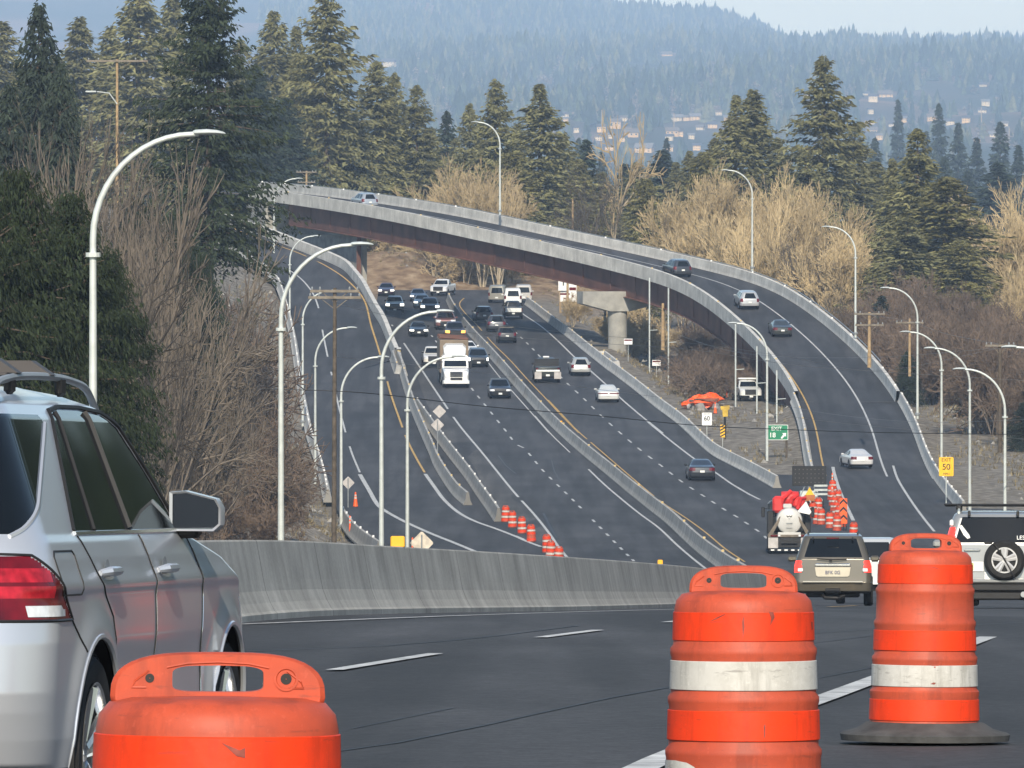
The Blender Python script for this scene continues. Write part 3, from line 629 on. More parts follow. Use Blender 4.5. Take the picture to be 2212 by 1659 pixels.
def grid_parts(Gd_, seg, classify, S):
    nz, nu = Gd_.shape[:2]
    I = np.arange(nz*nu).reshape(nz, nu); J_ = np.roll(I, -1, 1)
    Q = np.stack([I[:-1], J_[:-1], J_[1:], I[1:]], -1).reshape(-1, 4)
    Vv = Gd_.reshape(-1, 3); c = Vv[Q].mean(1); sgq = np.tile(seg, (nz-1, 1)).reshape(-1)
    e1 = Vv[Q[:, 2]]-Vv[Q[:, 0]]; e2 = Vv[Q[:, 3]]-Vv[Q[:, 1]]; nrm = np.cross(e1, e2); nrm /= np.maximum(np.linalg.norm(nrm, axis=1), 1e-9)[:, None]
    return Vv, Q, classify(c, sgq, nrm)
def submesh(name, Vv, Q, mats, parent, smooth=True, extra=None):
    us, inv = np.unique(Q.ravel(), return_inverse=True)
    me = npmesh(name, Vv[us], inv.reshape(-1, 4), mats, smooth)
    try: me.set_sharp_from_angle(angle=math.radians(34))
    except Exception: pass
    return link(name, me, parent)
_paint = {}
def paint(rgb, metal=.35):
    k = (rgb, metal)
    if k not in _paint: _paint[k] = mat('car_paint', rgb, .28 if metal else .35, metal, var=.06, scale=1.3, coat=.7, spec=.5)
    return _paint[k]
def wheel(parent, x, y, r, w=.22, rim='chrome', sub=False, n=20):
    s = 1 if x > 0 else -1
    t = MB(); t.lathe([(r*.62,-w/2),(r*.9,-w/2),(r,-w*.34),(r,w*.34),(r*.9,w/2),(r*.62,w/2)], n, 0, axis='x', caps=False)
    f = MB(); f.lathe([(.001,s*w*.40),(r*.12,s*w*.42),(r*.55,s*w*.30),(r*.64,s*w*.48),(r*.66,s*w*.3),(r*.64,-s*w*.45),(.001,-s*w*.45)], n, 0, axis='x', caps=False)
    if sub:
        o = thing_part('wheel', parent, (x, y, r)); t.build('tyre', M['rubber'], o, True); f.build('rim', M[rim], o, True)
    else:
        t.m = [0]*len(t.m); t.v += f.v; b = len(t.v)-len(f.v); t.f += [[b+i for i in q] for q in f.f]; t.m += [1]*len(f.f)
        o = t.build('wheel', [M['rubber'], M[rim]], parent, True, (x, y, r))
    return o
def thing_part(name, parent, loc):
    o = link(name, None, parent, loc); o.empty_display_size = .1; return o
def classifier(S):
    W = S['W']/2; b, t = S['belt'], S['top']; wid = lambda z: np.interp(z, [p[0] for p in S['width']], [p[1] for p in S['width']])
    rearz = lambda z: np.interp(z, [p[0] for p in S['rear']], [p[1] for p in S['rear']])
    frz = lambda z: np.interp(z, [p[0] for p in S['front']], [p[1] for p in S['front']])
    def f(c, sg, n):
        x, y, z = abs(c[:, 0]), c[:, 1], c[:, 2]; lab = np.full(len(c), 'body', dtype='U14'); w = wid(z)
        win = (z > b+.02) & (z < t)
        steep = n[:, 2] < .93
        lab[win & (sg == 0) & (x < w-.10) & steep] = 'rear_window'; lab[win & (sg >= 3) & (x < w-.09) & steep] = 'windscreen'
        for a0, a1 in S['side']:
            k = win & ((sg == 2)) & (y > a0) & (y < a1) & (y < frz(z)-.20) & (y > rearz(z)+.16) & (z < t-.01); lab[k] = 'side_window'
        z0, z1, xf = S['tail']; lab[(sg <= 1) & (z > z0) & (z < z1) & (x > xf*W)] = 'tail_light'
        z0, z1, xf = S['head']; lab[(sg >= 3) & (z > z0) & (z < z1) & (x > xf*W)] = 'headlight'
        z0, z1, xf = S['grille']; lab[(sg == 4) & (z > z0) & (z < z1) & (x < xf*W)] = 'grille'
        lab[z < S['clad']] = 'bumper'
        return lab
    return f
def vehicle(kind, name, loc, heading, rgb, label, cat='car', group=None, lit=False, metal=.35, over=None, nz=26, ne=9, nc=6, ns=26, pitch=0., tails='red_lens', rr=.28, rf=.34, sub=False, scale=1.0, extras=None, rim='chrome', clad='black'):
    S = dict(KINDS[kind]); S.update(over or {})
    o = thing(name, loc, label, cat, group, rz=heading, rx=pitch); o.scale = (scale,)*3
    Gx, seg = body_grid(S, nz, ne, nc, ns, rr, rf)
    Vv, Q, lab = grid_parts(Gx, seg, classifier(S), S)
    pm = paint(rgb, metal)
    mats = dict(body=pm, rear_window=M['glass'], windscreen=M['glass'], side_window=M['glass'], tail_light=M[tails], headlight=M['head_lit' if lit is True else (lit or 'clear_lens')], grille=M['black'], bumper=M[clad] if clad != 'paint' else pm)
    parts = {}
    for k in mats:
        q = lab == k
        if not q.any(): continue
        if k in ('tail_light','headlight','side_window'):
            cx = Vv[Q[q]].mean(1)[:, 0]
            for s in (-1, 1): parts[k] = submesh(k, Vv, Q[q][cx*s > 0], mats[k], o)
        else: parts[k] = submesh(k, Vv, Q[q], mats[k], o)
    tp = MB(); tp.add([tuple(p) for p in Gx[-1]], [tuple(range(Gx.shape[1]))]); tp.build('roof_panel', pm, o)
    uf = MB(); uf.add([tuple(p) for p in Gx[0]], [tuple(range(Gx.shape[1]))[::-1]]); uf.build('underbody', M['black'], o)
    W = S['W']/2; wr = S['wr']
    for yy in S['ax']:
        for s in (-1, 1):
            a = MB(); n = 14
            wz = float(np.interp(wr, [p[0] for p in S['width']], [p[1] for p in S['width']]))
            rad = wr+.055; ring = [(s*(W*1.0+.004), yy+rad*math.cos(t), max(S['width'][0][0]-.02, wr+.0+rad*math.sin(t))) for t in np.linspace(0, math.pi, n)]
            a.add([(s*(W+.004), yy-rad, S['width'][0][0]-.02)]+ring[::-1]+[(s*(W+.004), yy+rad, S['width'][0][0]-.02)], [tuple(range(n+2))]); a.build('wheel_arch', M['black'], o)
            wheel(o, s*(W-.09), yy, wr, .22, rim, sub)
    my, mz = S['mir']
    for s in (-1, 1):
        m_ = MB(); xw = float(np.interp(mz, [p[0] for p in S['width']], [p[1] for p in S['width']]))
        m_.box((s*(xw+.12), my, mz+.03), (.22,.12,.15), ch=.04); m_.build('wing_mirror', pm if kind != 'pickup' else M['black'], o)
    p_ = MB(); pz = S.get('plz', {'suv':.74,'sedan':.66,'pickup':.62,'van':.62}[kind]); yr = float(np.interp(pz, [q[0] for q in S['rear']], [q[1] for q in S['rear']]))-S.get('bulge', .05)
    p_.box((0, yr-.012, pz), (.31,.02,.155), ch=.006); p_.build('license_plate', M['plate'], o)
    yf = float(np.interp(.45, [q[0] for q in S['front']], [q[1] for q in S['front']]))+S.get('bulge', .05); p_ = MB(); p_.box((0, yf+.014, .46), (.31,.02,.155), ch=.006); p_.build('license_plate', M['plate'], o)
    if extras: extras(o, S, pm)
    return o
# ---- placement on the carriageways
md_o = np.argsort(median[:, 1])
def road_dir(d):
    a = np.interp(d-12, median[md_o, 1], median[md_o, 0]); b = np.interp(d+12, median[md_o, 1], median[md_o, 0]); return -math.atan2(b-a, 24.)
def slope(d): return math.atan2(float(ZN(d+5)-ZN(d-5)), 10.)
def put(kind, x, y, facing, rgb, label, wpx=None, dh=0., **k):
    """x, y: where the near bumper meets the road"""
    d = Gd(y); S = KINDS[kind]; L = 4.6 if kind != 'pickup' else 5.6
    h = road_dir(d) + dh; c = np.array(((x-CX)/F*d - math.sin(h)*L/2, d+L/2*math.cos(h), 0.)); c[2] = float(ZN(c[1])) + .004
    sc = 1.0
    if wpx: sc = min(1.12, max(.9, wpx*d/F/S['W']))
    back = facing == 'toward'
    return vehicle(kind, k.pop('name', {'suv':'suv','sedan':'sedan','pickup':'pickup_truck','van':'van'}[kind]), c, h + (math.pi if back else 0), rgb, label, pitch=(-slope(d) if back else slope(d)), scale=sc, **k)
GI, GO = 'oncoming traffic left of the median barrier', 'traffic driving away right of the median barrier'
WHT=(.72,.73,.72); BLK=(.012,.013,.015); NAV=(.025,.04,.075); GRY=(.16,.17,.18); SIL=(.42,.43,.44); RED=(.13,.018,.022); TAN=(.36,.31,.24)
put('sedan', 834, 640, 'toward', (.05,.03,.05), 'dark maroon car half hidden behind the retaining wall, front of the oncoming line', cat='car', group=GI, lit=True)
put('pickup', 853, 678, 'toward', (.50,.52,.47), 'pale pickup with lit square headlamps beside the left retaining wall', cat='pickup truck', group=GI, lit=True, over=dict(clad=.8))
put('sedan', 903, 652, 'toward', NAV, 'dark blue sedan behind two others in the oncoming lanes', group=GI, lit=True, wpx=34)
put('sedan', 912, 666, 'toward', (.06,.10,.15), 'blue grey sedan between two dark cars in the oncoming queue', group=GI, lit=True, wpx=36)
put('pickup', 929, 682, 'toward', BLK, 'black pickup with angled white running lamps under the lamp arm', cat='pickup truck', group=GI, lit=True)
put('pickup', 946, 640, 'toward', WHT, 'white pickup with black bumper turning at the foot of the dirt slope', cat='pickup truck', group=GI, metal=0., dh=-.2)
put('suv', 963, 713, 'toward', (.24,.12,.115), 'dusty red SUV with chrome grille in the oncoming lanes', cat='suv', group=GI, lit='clear_lens', wpx=44, over=dict(head=(.68,.95,.5)))
put('pickup', 984, 738, 'toward', (.04,.03,.035), 'dark pickup with amber corner lamps glowing', cat='pickup truck', group=GI, lit='amber_lit')
put('sedan', 905, 728, 'toward', BLK, 'black sedan with bright white headlamps in the left oncoming lane', group=GI, lit=True)
put('sedan', 1013, 772, 'toward', WHT, 'white sedan beside the median just behind the box truck', group=GI, metal=0., dh=.04)
put('pickup', 938, 795, 'toward', (.62,.6,.55), 'white pickup half hidden behind the left side of the box truck', cat='pickup truck', group=GI, metal=0.)
put('suv', 1034, 794, 'toward', (.02,.025,.03), 'black SUV with lit upright lamps beside the box truck', cat='suv', group=GI, lit=True, over=dict(head=(.62,.9,.8)))
put('suv', 1081, 862, 'toward', (.02,.024,.034), 'dark blue hatchback leading the oncoming traffic alone on the road', cat='car', group=GI, over=dict(H=1.6), lit='clear_lens')
put('van', 1073, 655, 'away', (.30,.29,.25), 'beige minivan at the far bend of the outbound lanes', cat='van', group=GO, dh=-.1)
put('van', 1108, 662, 'away', WHT, 'white van in front of the dark pickup at the far bend', cat='van', group=GO, metal=0.)
put('van', 1131, 654, 'away', (.45,.44,.42), 'pale van mostly hidden behind the white van at the far bend', cat='van', group=GO, metal=0.)
put('pickup', 1109, 690, 'away', (.016,.018,.022), 'black pickup with pale tailgate and white door on the outbound lanes', cat='pickup truck', group=GO, extras=lambda o, S, p: (lambda q: (q.box((0,-2.86,.98), (1.7,.03,.42), ch=.02), q.build('tailgate', M['plate'], o)))(MB()))
put('suv', 1047, 697, 'away', (.10,.10,.105), 'dark grey SUV nearest the median on the outbound lanes', cat='suv', group=GO, dh=.06)
put('suv', 1073, 718, 'away', (.05,.055,.065), 'dark SUV with light roof just ahead of the black hatchback', cat='suv', group=GO)
put('suv', 1096, 742, 'away', (.014,.015,.018), 'small black hatchback with white plate in the middle outbound lane', cat='car', group=GO, over=dict(H=1.55), wpx=40)
put('suv', 1255, 813, 'away', (.40,.41,.40), 'silver SUV with dark rear window in the right outbound lane', cat='suv', group=GO, wpx=43)
put('sedan', 1315, 870, 'away', (.60,.61,.59), 'white sedan with full width red tail lamps in the right outbound lane', group=GO, metal=.1, over=dict(tail=(.72,.86,.1)))
put('sedan', 1517, 1039, 'away', (.030,.034,.040), 'dark charcoal sedan alone in the right outbound lane', group=GO, wpx=57, nz=40, ne=14, nc=9, ns=40)
# flatbed pickup carrying a plough frame
def flatbed(o, S, pm):
    q = MB(); q.box((0,-1.75,1.02), (2.1,2.2,.12), ch=.02); q.box((0,-.72,1.45), (2.0,.06,.75), ch=.02)
    for s in (-1, 1): q.box((s*.98,-1.75,1.18), (.05,2.2,.22))
    q.build('flat_bed', M['black'], o)
    q = MB()
    for s in (-1, 1): q = MB(); q.box((s*.78,-2.83,.60), (.56,.03,.56), ch=.01); q.build('mud_flap', M['sign_back'], o)
    q = MB(); q.box((0,-2.86,.98), (1.9,.05,.16), ch=.02); q.build('tail_board', M['plate'], o)
    q = MB(); q.box((.0,.0,1.95), (.5,.2,.12), ch=.03); q.build('light_bar', M['sign_w'], o)
put('pickup', 1183, 827, 'away', (.03,.035,.03), 'dark flatbed work truck with pale mud flaps on the outbound lanes', cat='work truck', group=GO, wpx=54, extras=flatbed)
# white tractor truck with a loaded box behind
def tractor():
    y = 840; d = Gd(y); h = road_dir(d+4); c = np.array(((981-CX)/F*d, d+5, float(ZN(d+5))+.004))
    o = thing('box_truck', c, 'white tractor truck with black grille hauling a brown load in the oncoming lanes', 'truck', GI, rz=h+math.pi, rx=-slope(d+4))
    WP = paint((.74,.75,.74), 0.)
    def tap(mb, secs, n=None, m=0):
        vs = []; fs = []
        for (yy, w, z0, z1, ch) in secs:
            vs += [(-w,yy,z0),(w,yy,z0),(w,yy,z1-ch),(w-ch,yy,z1),(-w+ch,yy,z1),(-w,yy,z1-ch)]
        for i in range(len(secs)-1):
            for k in range(6): j = (k+1) % 6; fs.append((i*6+k, i*6+j, i*6+6+j, i*6+6+k))
        fs += [tuple(range(5,-1,-1)), tuple(range((len(secs)-1)*6, len(secs)*6))]
        mb.add(vs, fs, m)
    b = MB(); tap(b, [(1.6,1.16,.55,1.75,.1),(3.1,1.13,.50,1.68,.14),(3.75,1.08,.48,1.55,.2),(3.95,.98,.5,1.35,.2)]); b.build('hood', WP, o)
    b = MB(); tap(b, [(-.6,1.18,.55,2.75,.12),(1.1,1.18,.55,2.75,.12),(1.62,1.16,.55,1.80,.1)]); b.build('cab', WP, o)
    b = MB(); tap(b, [(-.7,1.02,2.72,3.75,.25),(.4,1.0,2.72,3.62,.3),(1.0,.9,2.72,2.9,.15)]); b.build('roof_fairing', WP, o)
    b = MB(); b.add([(-1.0,1.64,1.80),(1.0,1.64,1.80),(.95,1.20,2.55),(-.95,1.20,2.55)], [(0,1,2,3)]); b.build('windscreen', M['glass'], o)
    b = MB()
    for z in (1.42,1.30,1.18,1.06): b.box((0,3.99,z), (1.1,.06,.07))
    b.box((0,3.99,.78), (1.05,.05,.3)); b.build('grille', M['black'], o)
    b = MB(); tap(b, [(3.7,1.2,.38,.72,.1),(4.05,1.12,.40,.70,.1)]); b.build('bumper', WP, o)
    for s in (-1, 1):
        b = MB(); b.box((s*.82,3.86,1.0), (.34,.22,.26), ch=.06); b.build('headlight', M['clear_lens'], o)
        b = MB(); b.box((s*1.38,1.5,1.95), (.2,.12,.75), ch=.05); b.tube([(s*1.1,1.45,2.2),(s*1.4,1.5,2.2)], .03, 6); b.build('wing_mirror', M['black'], o)
        b = MB(); b.add([(s*1.19,.0,1.75),(s*1.19,1.25,1.75),(s*1.19,1.02,2.5),(s*1.19,.0,2.5)], [(0,1,2,3)]); b.build('side_window', M['glass'], o)
        wheel(o, s*1.03, 2.9, .5, .3, 'steel'); wheel(o, s*1.0, -1.6, .5, .4, 'steel'); wheel(o, s*1.0, -5.2, .5, .4, 'steel')
    b = MB(); b.box((0,-4.2,.9), (.9,7,.25)); b.build('chassis', M['black'], o)
    b = MB(); b.box((0,-4.4,2.55), (2.55,6.6,2.95), ch=.05); b.build('load_box', mat('rusty_box', (.20,.155,.11), .8, var=.3, scale=1.2), o)
    b = MB()
    for k in range(9): b.tube([(-1.27,-7.6+k*.8,4.08),(1.27,-7.6+k*.8,4.02+.12*(k % 3))], .09, 6)
    b.build('stacked_bars', M['girder'], o)
tractor()
# ---- vehicles on the exit ramp (deck height from the ramp itself)
def on_ramp(kind, x, y, t, rgb, label, dd=0, **k):
    P_ = off(t); px = CX + P_[:, 0]/P_[:, 1]*F; py = HY - P_[:, 2]/P_[:, 1]*F
    i = int(np.argmin((px-x)**2 + (py-y)**2)); tg = P_[max(i-3, 0)]-P_[min(i+3, len(P_)-1)]
    h = math.atan2(-tg[0], tg[1]); L = 4.6; c = P_[i] + tg/np.linalg.norm(tg)*L/2 + np.array((0,0,.02))
    return vehicle(kind, k.pop('name', {'suv':'suv','sedan':'sedan','pickup':'pickup_truck'}[kind]), c, h, rgb, label, group='cars driving up the curving overpass', pitch=math.atan2(tg[2], math.hypot(tg[0], tg[1])), **k)
on_ramp('suv', 806, 452, 3.2, (.33,.36,.40), 'silver blue SUV at the top left end of the overpass', cat='suv')
on_ramp('suv', 1478, 589, 3.2, (.05,.055,.065), 'dark SUV rounding the curve of the overpass', cat='suv', scale=1.0)
on_ramp('suv', 1620, 664, 3.2, (.45,.46,.47), 'silver SUV with red tail lamps midway along the overpass', cat='suv', scale=.98)
on_ramp('sedan', 1695, 729, 3.2, (.05,.055,.052), 'dark green grey sedan with white plate on the overpass', scale=.97)
_s_ = put('sedan', 1864, 1012, 'away', (.62,.62,.62), 'pale silver sedan on the exit ramp below the expansion joint', metal=.2, dh=.13, nz=36, ne=12, nc=8, ns=36, wpx=50)
# ---- parked work pickup
d_ = 742.; x_ = (1613-CX)/F*d_
def workrack(o, S, pm):
    q = MB(); q.box((0,.1,2.0), (1.6,.5,.14), ch=.04); q.build('light_bar', M['sign_w'], o)
vehicle('pickup', 'pickup_truck', (x_, d_, TZ(x_, d_)), math.pi+.12, (.70,.71,.69), 'white work pickup parked on the gravel below the overpass', 'pickup truck', metal=0., extras=workrack, clad='black')

# ---- gold SUV ahead of the near drums
def jeep_x(o, S, pm):
    q = MB(); q.box((0,-2.31,.985), (.86,.05,.075), ch=.025); q.build('chrome_bar', M['chrome'], o)
    q = MB(); q.prism([(-.43,.93),(.43,.93),(.40,.73),(.36,.70),(-.36,.70),(-.40,.73)], -2.305, -2.28); q.build('plate_recess', mat('pale_gold_panel', (.50,.46,.37), .4, .2, var=.08), o)
    q = MB(); q.box((0,-2.25,1.625), (.30,.03,.035), ch=.01); q.build('brake_lamp', M['red_lens'], o)
    q = MB(); q.box((0,-2.36,.575), (1.45,.10,.035), ch=.012); q.build('bumper_step', mat('bumper_top', (.55,.53,.46), .35, .3, var=.05), o)
    q = MB(); q.box((0,-2.37,.36), (.36,.06,.12), ch=.02); q.tube([(-.16,-2.43,.36),(.16,-2.43,.36)], .02, 6); q.build('tow_hitch', M['black'], o)
    q = MB(); q.tube([(-.25,-2.1,.26),(-.2,-2.2,.20),(.1,-2.2,.18),(.28,-2.1,.24)], .05, 8); q.box((.0,-1.5,.28), (1.3,.8,.16), ch=.04); q.build('exhaust', M['black'], o)
    q = MB(); q.tube([(-.38,-2.30,1.13),(0,-2.34,1.11),(.34,-2.30,1.12)], .014, 6); q.box((-.05,-2.33,1.10), (.08,.06,.06), ch=.02); q.build('wiper', M['black'], o)
    for s in (-1, 1):
        q = MB(); q.box((s*.78,-2.275,.86), (.125,.03,.085), ch=.015); q.build('reverse_lamp', M['clear_lens'], o)
        q = MB(); q.tube([(s*.60,-1.7,1.74),(s*.60,-1.2,1.78),(s*.58,.1,1.78),(s*.57,.5,1.73)], .022, 6); q.build('roof_rail', M['black'], o)
        q = MB(); q.tube([(s*.48,-2.02,1.64),(s*.48,-2.1,1.58)], .02, 6); q.build('hinge', M['black'], o)
    letters('BFK 0G', .115, mat('plate_ink', (.06,.07,.16), .6, var=0), o, (0,-2.332,.80), (math.radians(90),0,0), extrude=.001)
JE = dict(W=1.88, H=1.76, rear=[(.30,-2.1),(.36,-2.28),(.56,-2.32),(.57,-2.26),(.70,-2.25),(1.12,-2.22),(1.18,-2.19),(1.60,-1.98),(1.68,-1.92),(1.73,-1.7),(1.76,-1.3)],
  front=[(.30,2.1),(.4,2.3),(.8,2.32),(.98,2.2),(1.04,2.0),(1.12,1.0),(1.6,.4),(1.68,.2),(1.73,0),(1.76,-.3)],
  width=[(.30,.86),(.36,.925),(.6,.94),(.95,.93),(1.13,.885),(1.60,.735),(1.68,.705),(1.73,.66),(1.76,.58)], belt=1.15, top=1.62, tail=(.80,1.09,.80), clad=.33, wr=.37, side=[(-1.9,-1.2),(-1.1,-.1),(0,.95)], mir=(.8,1.12), plz=.80, bulge=.04)
d_ = 201.; x_ = (1806-CX)/F*d_
vehicle('suv', 'suv', (x_+.02, d_+2.2, float(ZN(d_+2.2))+.005), -.045, (.125,.112,.088), 'pale gold boxy SUV with dark rear window ahead of the near orange drums', 'suv', over=JE, nz=90, ne=30, nc=12, ns=60, rr=.16, rf=.3, pitch=slope(d_), extras=jeep_x, sub=True, rim='steel_dk', metal=.45, tails='red_lit', clad='black')
# ---- white car further on, mostly hidden beyond the gold one
d_ = 236.; vehicle('pickup', 'pickup_truck', ((1884-CX)/F*d_, d_, float(ZN(d_))), -.03, (.52,.54,.55), 'grey pickup showing only its corner between the gold SUV and an orange drum', 'pickup truck', pitch=slope(d_), metal=.2)
# ---- silver SUV with the spare wheel
def zuki_x(o, S, pm):
    sw = thing_part('spare_wheel', o, (.19,-2.17,.83))
    t = MB(); t.lathe([(.20,-.11),(.30,-.13),(.345,-.09),(.355,-.03),(.355,.06),(.33,.10),(.2,.10)], 48, 0, axis='y'); t.build('tyre', M['rubber'], sw, True)
    r = MB(); r.lathe([(.224,-.10),(.224,-.135),(.20,-.135),(.195,-.08)], 48, 0, axis='y', caps=False); r.lathe([(.001,-.125),(.055,-.125),(.06,-.10)], 20, 0, axis='y', caps=False)
    for k in range(5):
        a = k*2*math.pi/5+math.pi/2
        for da in (-.17, .17):
            p0 = (.04*math.cos(a+da*1.5),-.12,.04*math.sin(a+da*1.5)); p1 = (.21*math.cos(a+da),-.118,.21*math.sin(a+da)); r.tube([p0, p1], [.034,.036], 6)
    r.build('rim', M['rim_silver'], sw, True)
    r = MB(); r.lathe([(.001,-.07),(.2,-.07)], 30, 0, axis='y', caps=False); r.build('spoke_shade_disc', M['black'], sw)  # black disc standing in for the shade behind the spokes
    q = MB(); q.tube([(-.16,-.14,.26),(.0,-.145,.02),(.12,-.145,-.2),(.17,-.13,-.29)], .015, 8); q.box((-.17,-.12,.27), (.05,.06,.05), ch=.015); q.build('wiper_strap', M['black'], sw)
    q = MB(); q.box((-.37,-2.105,1.01), (.28,.04,.035), ch=.012); q.build('door_handle', M['chrome'], o)
    q = MB(); q.box((-.35,-2.105,.72), (.36,.02,.17), ch=.02); q.build('plate_frame', M['sign_w'], o)
    q = MB(); q.box((-.43,-2.12,.72), (.17,.02,.13), ch=.008); q.build('yellow_plate', mat('old_plate', (.36,.36,.12), .5, var=.3, scale=30), o)
    q = MB(); q.box((0,-2.14,.47), (1.62,.14,.06), ch=.02); q.build('bumper_top', pm, o); q = MB(); q.box((0,-2.12,.36), (1.66,.16,.16), ch=.04); q.build('rear_bumper', M['black'], o)
    q = MB(); q.box((0,-1.9,.22), (1.2,.5,.16), ch=.03); q.box((-.33,-1.8,.12), (.16,.3,.16), ch=.03); q.build('undercarriage', M['black'], o)
    q = MB(); q.lathe([(.05,-.3),(.055,0)], 14, axis='y', c=(.52,-2.0,.24)); q.build('exhaust', M['steel_dk'], o)
    for yy in (-1.35, .1):
        q = MB(); q.box((0,yy,1.80), (1.72,.07,.035), ch=.015)
        for s in (-1, 1): q.box((s*.60,yy,1.75), (.10,.12,.12), ch=.03)
        q.build('roof_bar', M['black'], o)
    for s in (-1, 1):
        q = MB(); q.tube([(s*.60,-1.75,1.66),(s*.60,-1.3,1.73),(s*.58,.2,1.73),(s*.57,.5,1.66)], .024, 6); q.build('roof_rail', M['steel'], o)
        q = MB(); q.box((s*.42,-1.92,1.64), (.05,.08,.09), ch=.01); q.build('hinge', M['black'], o)
        q = MB(); q.add([(s*.80,-1.985,1.18),(s*.70,-1.995,1.18),(s*.64,-1.95,1.52),(s*.70,-1.94,1.52)], [(0,1,2,3)]);
        q = MB(); q.box((s*.725,-1.93,1.475), (.07,.05,.12), ch=.03); q.build('reverse_lamp', M['clear_lens'], o)
    q = MB(); q.prism([(-.60,1.42),(-.55,1.44),(-.42,1.27),(-.40,1.22),(-.45,1.20),(-.52,1.27)], -2.03, -2.025); q.build('window_sticker', M['sign_w'], o)
    q = MB(); q.box((-.09,-2.075,1.13), (.14,.03,.04), ch=.012); q.build('wiper', M['black'], o)
    letters('LES', .1, M['sign_w'], o, (.40,-2.06,1.22), (math.radians(78),0,0), align='LEFT', extrude=.001)
ZU = dict(W=1.78, H=1.70, rear=[(.30,-1.9),(.40,-2.06),(.52,-2.08),(1.10,-2.05),(1.16,-2.03),(1.56,-1.90),(1.63,-1.84),(1.68,-1.6),(1.70,-1.2)],
  front=[(.3,2.0),(.4,2.1),(.8,2.1),(.98,2.0),(1.04,1.8),(1.10,.9),(1.56,.35),(1.63,.15),(1.68,0),(1.70,-.3)],
  width=[(.30,.82),(.40,.875),(.8,.89),(1.08,.85),(1.56,.71),(1.63,.675),(1.68,.6),(1.70,.5)], belt=1.12, top=1.58, tail=(1.16,1.40,.74), clad=.42, wr=.35, side=[(-1.8,-1.1),(-1.0,0),(.1,.9)], mir=(.75,1.1), plz=.55, bulge=.03)
d_ = 151.; vehicle('suv', 'suv', ((2158-CX)/F*d_+.02, d_+2, float(ZN(d_+2))+.005), -.06, (.30,.31,.315), 'silver SUV with a spare wheel on its tailgate and a roof rack', 'suv', over=ZU, nz=110, ne=36, nc=14, ns=60, rr=.15, rf=.3, pitch=slope(d_), scale=1.045, extras=zuki_x, sub=True, metal=.35, tails='red_lit')

